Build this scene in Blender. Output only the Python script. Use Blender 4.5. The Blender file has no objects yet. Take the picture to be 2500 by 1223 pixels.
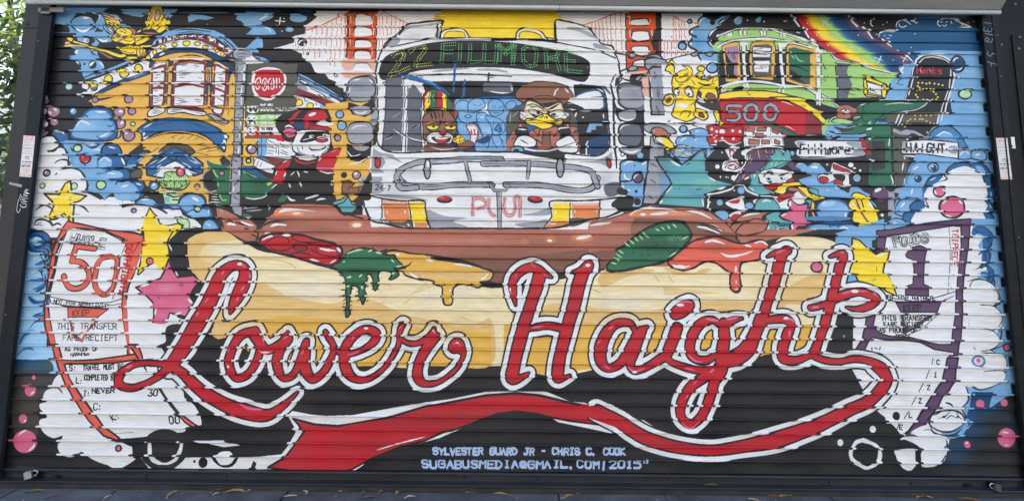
import bpy, bmesh, math, random, re
import numpy as np
from mathutils import Matrix, Vector
R = math.radians
random.seed(7)
scene = bpy.context.scene
COL = scene.collection

# ---------------------------------------------------------------- camera
# shutter plane is y = 0 (street side is -y), ground z = 0, top visible slat seam z = TOP
PITCH = 0.0762                      # one slat
TOP = 36 * PITCH + 0.086
YAW, TILT, ROLL = -0.003641, 0.120038, 0.0083525
CAMZ, CAMD, FPX, PY0 = TOP - 1.39689, 3.25659, 1300.0, 420.0
fwd = np.array([math.sin(YAW) * math.cos(TILT), math.cos(YAW) * math.cos(TILT), math.sin(TILT)])
rgt = np.array([math.cos(YAW), -math.sin(YAW), 0.0])
upv = np.cross(rgt, fwd)
rgt, upv = rgt * math.cos(ROLL) + upv * math.sin(ROLL), -rgt * math.sin(ROLL) + upv * math.cos(ROLL)
CAM = np.array([0.0, -CAMD, CAMZ])
cd = bpy.data.cameras.new('camera')
cam = bpy.data.objects.new('camera', cd)
COL.objects.link(cam)
cam.matrix_world = Matrix(((rgt[0], upv[0], -fwd[0], CAM[0]), (rgt[1], upv[1], -fwd[1], CAM[1]),
                           (rgt[2], upv[2], -fwd[2], CAM[2]), (0, 0, 0, 1)))
cd.sensor_width = 36.0
cd.lens = FPX / 2500.0 * 36.0
cd.shift_y = (PY0 - 611.5) / 2500.0
cd.clip_start = 0.05
cd.clip_end = 2000
scene.camera = cam

# ---------------------------------------------------------------- light: open shade, sun behind the building
SUN_EL, SUN_AZ = R(52), R(12)       # azimuth measured from +y towards +x
w = bpy.data.worlds.new('World'); scene.world = w; w.use_nodes = True
nt = w.node_tree; nt.nodes.clear()
sky = nt.nodes.new('ShaderNodeTexSky'); sky.sky_type = 'NISHITA'; sky.sun_disc = False
sky.sun_elevation = SUN_EL; sky.sun_rotation = SUN_AZ
sky.air_density = 1.0; sky.dust_density = 2.5; sky.ozone_density = 1.0
bg = nt.nodes.new('ShaderNodeBackground'); bg.inputs[1].default_value = 0.15
wo = nt.nodes.new('ShaderNodeOutputWorld')
nt.links.new(sky.outputs[0], bg.inputs[0]); nt.links.new(bg.outputs[0], wo.inputs[0])
sl = bpy.data.lights.new('sun', 'SUN'); sl.energy = 4.5; sl.angle = R(0.5); sl.color = (1, .95, .88)
so = bpy.data.objects.new('sun', sl); COL.objects.link(so)
sd = Vector((math.sin(SUN_AZ) * math.cos(SUN_EL), math.cos(SUN_AZ) * math.cos(SUN_EL), math.sin(SUN_EL)))
so.rotation_euler = sd.to_track_quat('Z', 'Y').to_euler()
so.location = (4, 12, 14)
scene.view_settings.view_transform = 'Standard'
scene.view_settings.look = 'None'
scene.view_settings.exposure = 1.98
scene.view_settings.gamma = 1
scene.view_settings.use_curve_mapping = False

# ---------------------------------------------------------------- measuring helpers
def ray(px, py):
    px = np.asarray(px, float); py = np.asarray(py, float)
    return (fwd[None] + rgt[None] * ((px - 1250) / FPX)[:, None] - upv[None] * ((py - PY0) / FPX)[:, None])
def on_plane(px, py, axis, val):
    """point of the place seen at photo position (px, py), on the plane axis = val"""
    d = ray([px], [py])[0]
    t = (val - CAM[axis]) / d[axis]
    return CAM + d * t

# ---------------------------------------------------------------- mesh helpers
def link(name, me, parent=None, mat=None, loc=None):
    o = bpy.data.objects.new(name, me); COL.objects.link(o)
    if mat is not None and me is not None and not me.materials: me.materials.append(mat)
    if parent is not None: o.parent = parent
    if loc is not None: o.location = loc
    return o
def bm_obj(name, bm, mat, parent=None, smooth=False, loc=None):
    me = bpy.data.meshes.new(name); bm.to_mesh(me); bm.free()
    if smooth:
        for p in me.polygons: p.use_smooth = True
    return link(name, me, parent, mat, loc)
def box(bm, a, b, bevel=0.0):
    a = Vector(a); b = Vector(b)
    lo = Vector((min(a[i], b[i]) for i in range(3))); hi = Vector((max(a[i], b[i]) for i in range(3)))
    r = bmesh.ops.create_cube(bm, size=1.0)
    c = (lo + hi) / 2; s = hi - lo
    for v in r['verts']:
        v.co = Vector((c[i] + v.co[i] * s[i] for i in range(3)))
    if bevel:
        es = list({e for v in r['verts'] for e in v.link_edges})
        bmesh.ops.bevel(bm, geom=es, offset=bevel, segments=2, affect='EDGES')
def cyl(bm, p0, p1, r0, r1=None, n=12):
    r1 = r0 if r1 is None else r1
    p0 = Vector(p0); p1 = Vector(p1); d = p1 - p0
    res = bmesh.ops.create_cone(bm, cap_ends=True, segments=n, radius1=r0, radius2=r1, depth=d.length)
    q = d.to_track_quat('Z', 'Y').to_matrix().to_4x4()
    bmesh.ops.transform(bm, matrix=Matrix.Translation((p0 + p1) / 2) @ q, verts=res['verts'])
def empty(name, loc, label, cat, group=None):
    o = bpy.data.objects.new(name, None); COL.objects.link(o); o.location = loc
    o.empty_display_size = .1
    o['label'] = label; o['category'] = cat
    if group: o['group'] = group
    return o
def adopt(child, root):
    child.parent = root
    child.location = child.location - root.location

# ---------------------------------------------------------------- materials
def mat(name, col, rough=.6, metal=0.0, var=.12, scale=6.0, bump=.0, col2=None, stretch=(1, 1, 1), spec=.5, detail=6, fine=0.0):
    m = bpy.data.materials.new(name); m.use_nodes = True
    n = m.node_tree.nodes; l = m.node_tree.links
    b = n['Principled BSDF']; b.inputs['Roughness'].default_value = rough; b.inputs['Metallic'].default_value = metal
    b.inputs['Specular IOR Level'].default_value = spec
    tc = n.new('ShaderNodeTexCoord'); mp = n.new('ShaderNodeMapping'); mp.inputs['Scale'].default_value = stretch
    l.new(tc.outputs['Object'], mp.inputs[0])
    no = n.new('ShaderNodeTexNoise'); no.inputs['Scale'].default_value = scale; no.inputs['Detail'].default_value = detail
    no.inputs['Roughness'].default_value = .65
    l.new(mp.outputs[0], no.inputs['Vector'])
    cr = n.new('ShaderNodeValToRGB')
    c2 = col2 if col2 else tuple(c * (1 - var * 2) for c in col)
    cr.color_ramp.elements[0].color = (*c2, 1); cr.color_ramp.elements[0].position = .32
    cr.color_ramp.elements[1].color = (*[min(1, c * (1 + var)) for c in col], 1); cr.color_ramp.elements[1].position = .68
    l.new(no.outputs[0], cr.inputs[0]); l.new(cr.outputs[0], b.inputs['Base Color'])
    mr = n.new('ShaderNodeMapRange'); mr.inputs[3].default_value = max(.05, rough - .12); mr.inputs[4].default_value = min(1, rough + .15)
    l.new(no.outputs[0], mr.inputs[0]); l.new(mr.outputs[0], b.inputs['Roughness'])
    if bump:
        n2 = n.new('ShaderNodeTexNoise'); n2.inputs['Scale'].default_value = fine or scale * 12; n2.inputs['Detail'].default_value = 4
        l.new(mp.outputs[0], n2.inputs['Vector'])
        bp = n.new('ShaderNodeBump'); bp.inputs['Strength'].default_value = bump; bp.inputs['Distance'].default_value = .002
        l.new(n2.outputs[0], bp.inputs['Height']); l.new(bp.outputs[0], b.inputs['Normal'])
    return m

# ================================================================ THE MURAL PAINT
PAL = dict(K=(27,27,31), W=(233,232,229), B=(122,173,212), b=(30,98,152), N=(14,62,104), Y=(250,218,48), y=(230,180,78),
    R=(192,28,42), r=(134,38,46), O=(214,80,30), P=(220,104,138), V=(170,130,158), G=(164,208,118), g=(38,106,74),
    T=(96,170,172), S=(158,161,168), s=(98,102,112), D=(86,84,74), C=(240,222,176), k=(44,43,45), q=(229,190,120), J=(66,62,56), a=(10,80,124), h=(140,92,70), u=(160,204,234), c=(70,128,176), M=(182,110,90),
    m=(128,84,68), H=(228,178,156), X=(96,66,98), Q=(188,224,166), Z=(226,136,80), A=(228,98,78), U=(176,200,234))
# names k/K: bread shade / line black
FONT = {'A':"06 20 46/13.5 33.5",'B':"00 06 36 45 44 33 03/33 42 41 30 00",'C':"41 30 10 01 05 16 36 45",'D':"00 06 26 44 42 20 00",
'E':"40 00 06 46/03 33",'F':"40 00 06/03 33",'G':"41 30 10 01 05 16 36 45 43 23",'H':"00 06/40 46/03 43",'I':"20 26/10 30/16 36",
'J':"10 40/30 35 26 16 05",'K':"00 06/40 03 46",'L':"00 06 46",'M':"06 00 23 40 46",'N':"06 00 46 40",'O':"10 30 41 45 36 16 05 01 10",
'P':"06 00 30 41 42 33 03",'Q':"10 30 41 45 36 16 05 01 10/34 46",'R':"06 00 30 41 42 33 03/23 46",'S':"41 30 10 01 02 13 33 44 45 36 16 05",
'T':"00 40/20 26",'U':"00 05 16 36 45 40",'V':"00 26 40",'W':"00 16 23 36 40",'X':"00 46/40 06",'Y':"00 23 40/23 26",'Z':"00 40 06 46",
'0':"10 30 41 45 36 16 05 01 10",'1':"11 20 26/16 36",'2':"01 10 30 41 42 06 46",'3':"00 40 23 33 44 45 36 16 05",'4':"30 04 44/30 36",
'5':"40 00 02 32 43 45 36 06",'6':"30 10 01 05 16 36 45 43 32 12 03",'7':"00 40 16",'8':"10 30 41 42 33 13 02 01 10/13 04 05 16 36 45 44 33",
'9':"43 13 02 01 10 30 41 45 36 16",'-':"13 33",'.':"15.6 16.2",':':"12 12.6/15 15.6",'?':"01 10 30 41 42 23 24/26 26.4",'/':"10 17",'"':"10 12/30 32",
'@':"34 33 22 13 14 25 34 44 43 31 11 02 05 16 46",
'i':"22 26/20.4 20.8",'l':"20 26",'m':"06 02/03 12 23 26/23 32 43 46",'o':"12 32 43 45 36 16 05 03 12",'r':"06 02/03 12 32",
'e':"04 44 43 32 12 03 05 16 46",'a':"13 32 36/34 13.5 05 16 35",'n':"06 02/03 12 32 43 46",'k':"00 06/32 04 36",'s':"42 12 03 34 45 36 06",
'h':"00 06/04 13 33 44 46"}
def glyph(ch):
    if ch not in FONT: ch = ch.upper()
    out = []
    if ch in FONT:
        for st in FONT[ch].split('/'):
            pts = []
            for tok in st.split():
                mm = re.match(r'^(\d)(\d(?:\.\d+)?|\.\d+)$', tok) or re.match(r'^(\d\.\d)(\d(?:\.\d+)?)$', tok)
                if not mm: mm = re.match(r'^(\d)(\d)', tok)
                pts.append((float(mm.group(1)), float(mm.group(2))))
            out.append(pts)
    return out

class Canvas:
    def __init__(s, w, h, to_px, bgc, unit=1.0):
        s.w, s.h, s.f = w, h, to_px
        s.a = np.empty((h, w, 3), np.uint8); s.a[:] = bgc
        s.unit = unit; s.z = []; s.y = []
        s.T = (0, 0, 1.0, 1.0)
    # --- primitives in canvas pixels
    def poly(s, P, c):
        P = np.asarray(P, float)
        x0 = int(max(0, math.floor(P[:, 0].min()))); x1 = int(min(s.w, math.ceil(P[:, 0].max()) + 1))
        y0 = int(max(0, math.floor(P[:, 1].min()))); y1 = int(min(s.h, math.ceil(P[:, 1].max()) + 1))
        if x1 <= x0 or y1 <= y0: return
        acc = np.zeros((y1 - y0, x1 - x0 + 1), np.int8)
        Q = np.roll(P, -1, axis=0)
        for (ax, ay), (bx, by) in zip(P, Q):
            if ay == by: continue
            if ay > by: ax, ay, bx, by = bx, by, ax, ay
            r0 = max(y0, math.ceil(ay - .5)); r1 = min(y1 - 1, math.ceil(by - .5) - 1)
            if r1 < r0: continue
            rows = np.arange(r0, r1 + 1)
            xs = ax + (rows + .5 - ay) * (bx - ax) / (by - ay)
            xi = np.clip(np.ceil(xs - .5).astype(int) - x0, 0, x1 - x0)
            acc[rows - y0, xi] ^= 1
        msk = np.bitwise_xor.accumulate(acc, axis=1)[:, :-1].astype(bool)
        s.a[y0:y1, x0:x1][msk] = c
    def disc(s, x, y, r, c):
        x0 = int(max(0, x - r - 1)); x1 = int(min(s.w, x + r + 2)); y0 = int(max(0, y - r - 1)); y1 = int(min(s.h, y + r + 2))
        if x1 <= x0 or y1 <= y0: return
        yy, xx = np.ogrid[y0:y1, x0:x1]
        s.a[y0:y1, x0:x1][(xx + .5 - x) ** 2 + (yy + .5 - y) ** 2 <= r * r] = c
    def stroke(s, P, wd, c):
        P = np.asarray(P, float); wd = np.asarray(wd, float) / 2
        s.ph = getattr(s, 'ph', 0) + 1.7                   # brush pressure: line weight wanders
        L_ = np.concatenate([[0], np.cumsum(np.hypot(*np.diff(P, axis=0).T))]) if len(P) > 1 else np.zeros(1)
        am = np.clip(6 / np.maximum(wd, .1), 0, 1) ** 2
        wd = wd * (1 + am * (.17 * np.sin(L_ / 17 + s.ph) + .12 * np.sin(L_ / 6.3 + 2 * s.ph)))
        for i in range(len(P)):
            s.disc(P[i, 0], P[i, 1], max(wd[i], .5), c)
            if i + 1 < len(P):
                d = P[i + 1] - P[i]; L = math.hypot(*d)
                if L < .3: continue
                nrm = np.array([-d[1], d[0]]) / L
                a, b = max(wd[i], .5), max(wd[i + 1], .5)
                s.poly([P[i] + nrm * a, P[i + 1] + nrm * b, P[i + 1] - nrm * b, P[i] - nrm * a], c)
    # --- traced input
    def tp(s, pts):
        x0, y0, k, k2 = s.T
        return [(x0 + p[0] * 10 / k, y0 + p[1] * 10 / k2) + tuple(p[2:]) for p in pts]
    def curve(s, pts, sharp, closed, n=5):
        pts = np.asarray(pts, float); N = len(pts)
        if N < 3: return pts
        out = []
        rng = range(N if closed else N - 1)
        for i in rng:
            p1, p2 = pts[i], pts[(i + 1) % N]
            p0 = pts[i - 1] if (closed or i > 0) else p1
            p3 = pts[(i + 2) % N] if (closed or i + 2 < N) else p2
            if sharp[i]: p0 = p1
            if sharp[(i + 1) % N]: p3 = p2
            for t in np.arange(n) / n:
                out.append(.5 * ((2 * p1) + (-p0 + p2) * t + (2 * p0 - 5 * p1 + 4 * p2 - p3) * t * t + (-p0 + 3 * p1 - 3 * p2 + p3) * t ** 3))
        if not closed: out.append(pts[-1])
        return np.array(out)
    def parse(s, toks):
        subs = []; cur = []; sh = []
        for t in toks:
            if t in ('/', '|'):
                if cur: subs.append((cur, sh))
                cur = []; sh = []; continue
            e = t.endswith('!'); v = [float(q) for q in t.rstrip('!').split(',')]
            if len(v) < 2: raise ValueError
            cur.append(tuple(v)); sh.append(e)
        if cur: subs.append((cur, sh))
        return subs
    def width(s, P, w):
        q = s.f(P[:, 0] + 1, P[:, 1]); p = s.f(P[:, 0], P[:, 1])
        return np.hypot(*(q - p).T) * w
    def outl(s, P, oc, ow):
        P = np.vstack([P, P[:1]]); s.stroke(s.f(P[:, 0], P[:, 1]), s.width(P, ow), oc)
    def run(s, text):
        for ln in text.split('\n'):
            ln = ln.strip()
            if not ln or ln[0] == '#': continue
            try: s.cmd(ln)
            except Exception as ex: print('MURAL', ln[:60], ex)
    def cmd(s, ln):
        tk = ln.split(' ')
        if ln[0] == '@':
            s.T = (float(tk[0][1:]), float(tk[1]), float(tk[2]), float(tk[-1])); return
        h = tk[0]; c0 = h[0]
        if c0 in 'fp':
            m_ = re.match(r'^[fp]([A-Za-z])(?:([A-Za-z])([\d.]+))?$', h)
            c = PAL[m_.group(1)]
            for pts, sh in s.parse(tk[1:]):
                P = np.array(s.tp(pts))
                if c0 == 'f': P = s.curve(P, sh, True)
                s.poly(s.f(P[:, 0], P[:, 1]), c)
                if m_.group(2) and float(m_.group(3)) > 0: s.outl(P, PAL[m_.group(2)], float(m_.group(3)))
        elif c0 in 'sl':
            m_ = re.match(r'^[sl]([A-Za-z])([\d.]+)(t?)$', h)
            for pts, sh in s.parse(tk[1:]):
                P = np.array(s.tp(pts))
                if c0 == 's': P = s.curve(P, sh, False)
                if len(P) < 6 and m_.group(3):
                    P = np.array([P[0] + (P[-1] - P[0]) * t for t in np.linspace(0, 1, 6)]) if len(P) == 2 else P
                wd = s.width(P, float(m_.group(2)))
                if m_.group(3):
                    t = np.linspace(0, 1, len(P)); wd = wd * (.25 + .85 * np.sin(np.pi * t) ** .7)
                s.stroke(s.f(P[:, 0], P[:, 1]), wd, PAL[m_.group(1)])
        elif c0 == 'e':
            m_ = re.match(r'^e([A-Za-z])(?:([A-Za-z])([\d.]+))?$', h)
            v = [float(q) for q in tk[1:]]; rot = R(v[4]) if len(v) > 4 else 0
            a = np.linspace(0, 2 * np.pi, 28, endpoint=False)
            ex, ey = v[2] * np.cos(a), v[3] * np.sin(a) * s.T[3] / s.T[2]
            P = np.array(s.tp(list(zip(v[0] + ex * math.cos(rot) - ey * math.sin(rot), v[1] + ex * math.sin(rot) + ey * math.cos(rot)))))
            s.poly(s.f(P[:, 0], P[:, 1]), PAL[m_.group(1)])
            if m_.group(2) and float(m_.group(3)) > 0: s.outl(P, PAL[m_.group(2)], float(m_.group(3)))
        elif c0 == 'd':
            m_ = re.match(r'^d([A-Za-z])([\d.]+)$', h); P = np.array(s.tp(s.parse(tk[1:])[0][0]))
            w_ = s.width(P, float(m_.group(2)))
            for q, ww in zip(s.f(P[:, 0], P[:, 1]), w_): s.disc(q[0], q[1], ww, PAL[m_.group(1)])
        elif c0 == 'n':
            c = (206, 214, 90) if h[1] == 'Y' else (112, 204, 122)
            for pts, sh in s.parse(tk[1:]):
                P = np.array(s.tp(pts))
                for a, b in zip(P[:-1], P[1:]):
                    L = math.hypot(*(b - a)); nn = max(1, int(L / 4.2)); d = (b - a) / max(L, .01); nr = np.array([-d[1], d[0]])
                    for i in range(nn + 1):
                        for o in (-3.0, 1.0, 3.6)[::2]:
                            q = a + (b - a) * i / nn + nr * o
                            q = s.f(np.array([q[0]]), np.array([q[1]]))[0]
                            s.disc(q[0], q[1], 1.35 * s.unit, c)
        elif c0 == 'g':
            cols = [np.array(PAL[q], float) for q in h[1:]]
            (A, _), (B_, _) = s.parse(tk[1:])[:2]
            n_ = min(len(A), len(B_)); A = np.array(s.tp(A[:n_])); B_ = np.array(s.tp(B_[:n_]))
            N = 60
            for i in range(N):
                t0, t1 = i / N, (i + 1.3) / N; u = (i + .5) / N * (len(cols) - 1); j = min(int(u), len(cols) - 2); fr = u - j
                c = cols[j] * (1 - fr) + cols[j + 1] * fr
                P = np.vstack([A + (B_ - A) * t0, (A + (B_ - A) * t1)[::-1]])
                s.poly(s.f(P[:, 0], P[:, 1]), c)
        elif c0 == 't':
            m_ = re.match(r'^t([A-Za-z])([\d.]+)$', h)
            x, y = float(tk[1]), float(tk[2]); sz = tk[3].split('*'); adv = float(sz[1]) if len(sz) > 1 else .82; sz = float(sz[0])
            rot = R(float(tk[4])); cx, sx = math.cos(rot), math.sin(rot)
            rr = random.Random(len(ln))
            for i, ch in enumerate(' '.join(tk[5:])):
                jy = rr.uniform(-.07, .07) * sz; kx_ = rr.uniform(.86, 1.12); sk_ = rr.uniform(-.1, .12)
                for st in glyph(ch):
                    Q = []
                    for gx, gy in st:
                        ly = (gy - 6) / 6 * sz; lx = i * adv * sz + gx / 4 * sz * adv * .72 * kx_ - ly * sk_; ly += jy
                        Q.append((x + lx * cx - ly * sx, y + lx * sx + ly * cx))
                    P = np.array(s.tp(Q)); s.stroke(s.f(P[:, 0], P[:, 1]), s.width(P, float(m_.group(2))), PAL[m_.group(1)])
        elif c0 == 'o':                      # airbrushed soft patch over one paint colour
            c = np.array(PAL[h[1]], float); base = np.array(PAL[h[2]], float)
            for q in ' '.join(tk[1:]).split(' / '):
                v = [float(x) for x in q.split()]
                cxy = np.array(s.tp([(v[0], v[1]), (v[0] + v[2], v[1]), (v[0], v[1] + v[3])])); C3 = s.f(cxy[:, 0], cxy[:, 1])
                rx = abs(C3[1, 0] - C3[0, 0]); ry = abs(C3[2, 1] - C3[0, 1]); st = v[4] if len(v) > 4 else .7
                x0 = int(max(0, C3[0, 0] - rx)); x1 = int(min(s.w, C3[0, 0] + rx)); y0 = int(max(0, C3[0, 1] - ry)); y1 = int(min(s.h, C3[0, 1] + ry))
                if x1 <= x0 or y1 <= y0: continue
                yy, xx = np.mgrid[y0:y1, x0:x1]
                d = ((xx - C3[0, 0]) / rx) ** 2 + ((yy - C3[0, 1]) / ry) ** 2
                al = np.clip(1 - d, 0, 1) ** 1.3 * st
                reg = s.a[y0:y1, x0:x1].astype(float)
                al = al * (np.abs(reg - base).sum(2) < 110)
                s.a[y0:y1, x0:x1] = (reg * (1 - al[..., None]) + c * al[..., None]).astype(np.uint8)
        elif c0 == 'y':
            for pts, sh in s.parse(tk[1:]): s.y.append(s.curve(np.array(s.tp(pts)), sh, False, 6))
        elif c0 == 'z':
            for pts, sh in s.parse(tk[1:]): s.z.append(s.curve(np.array(s.tp(pts)), sh, False, 6))
        elif c0 == 'Z':
            for ex, c in ((36, 'K'), (28, 'W'), (7, 'K'), (-1, 'R')):
                for P in s.z + (s.y if ex < 10 else []):
                    q = s.f(P[:, 0], P[:, 1]); s.stroke(q, s.width(P, 1) * np.maximum(P[:, 2] + ex, 1.5), PAL[c])
            s.z = []; s.y = []
def make_image(name, cv):
    im = bpy.data.images.new(name, cv.w, cv.h, alpha=False)
    buf = np.ones((cv.h, cv.w, 4), np.float32); buf[:, :, :3] = cv.a[::-1] / 255.0
    im.pixels.foreach_set(buf.ravel()); im.update(); im.pack()
    return im
HW = 2.975                          # half width of the painted curtain
ZT, ZB = TOP + 2.5 * PITCH, TOP - 36.4 * PITCH
SC = 620.0
def photo_to_canvas(px, py):
    d = ray(px, py); t = (0 - CAM[1]) / d[:, 1]
    X = CAM[0] + d[:, 0] * t; Z = CAM[2] + d[:, 2] * t
    return np.stack([(X + HW) * SC, (ZT - Z) * SC], axis=1)
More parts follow.
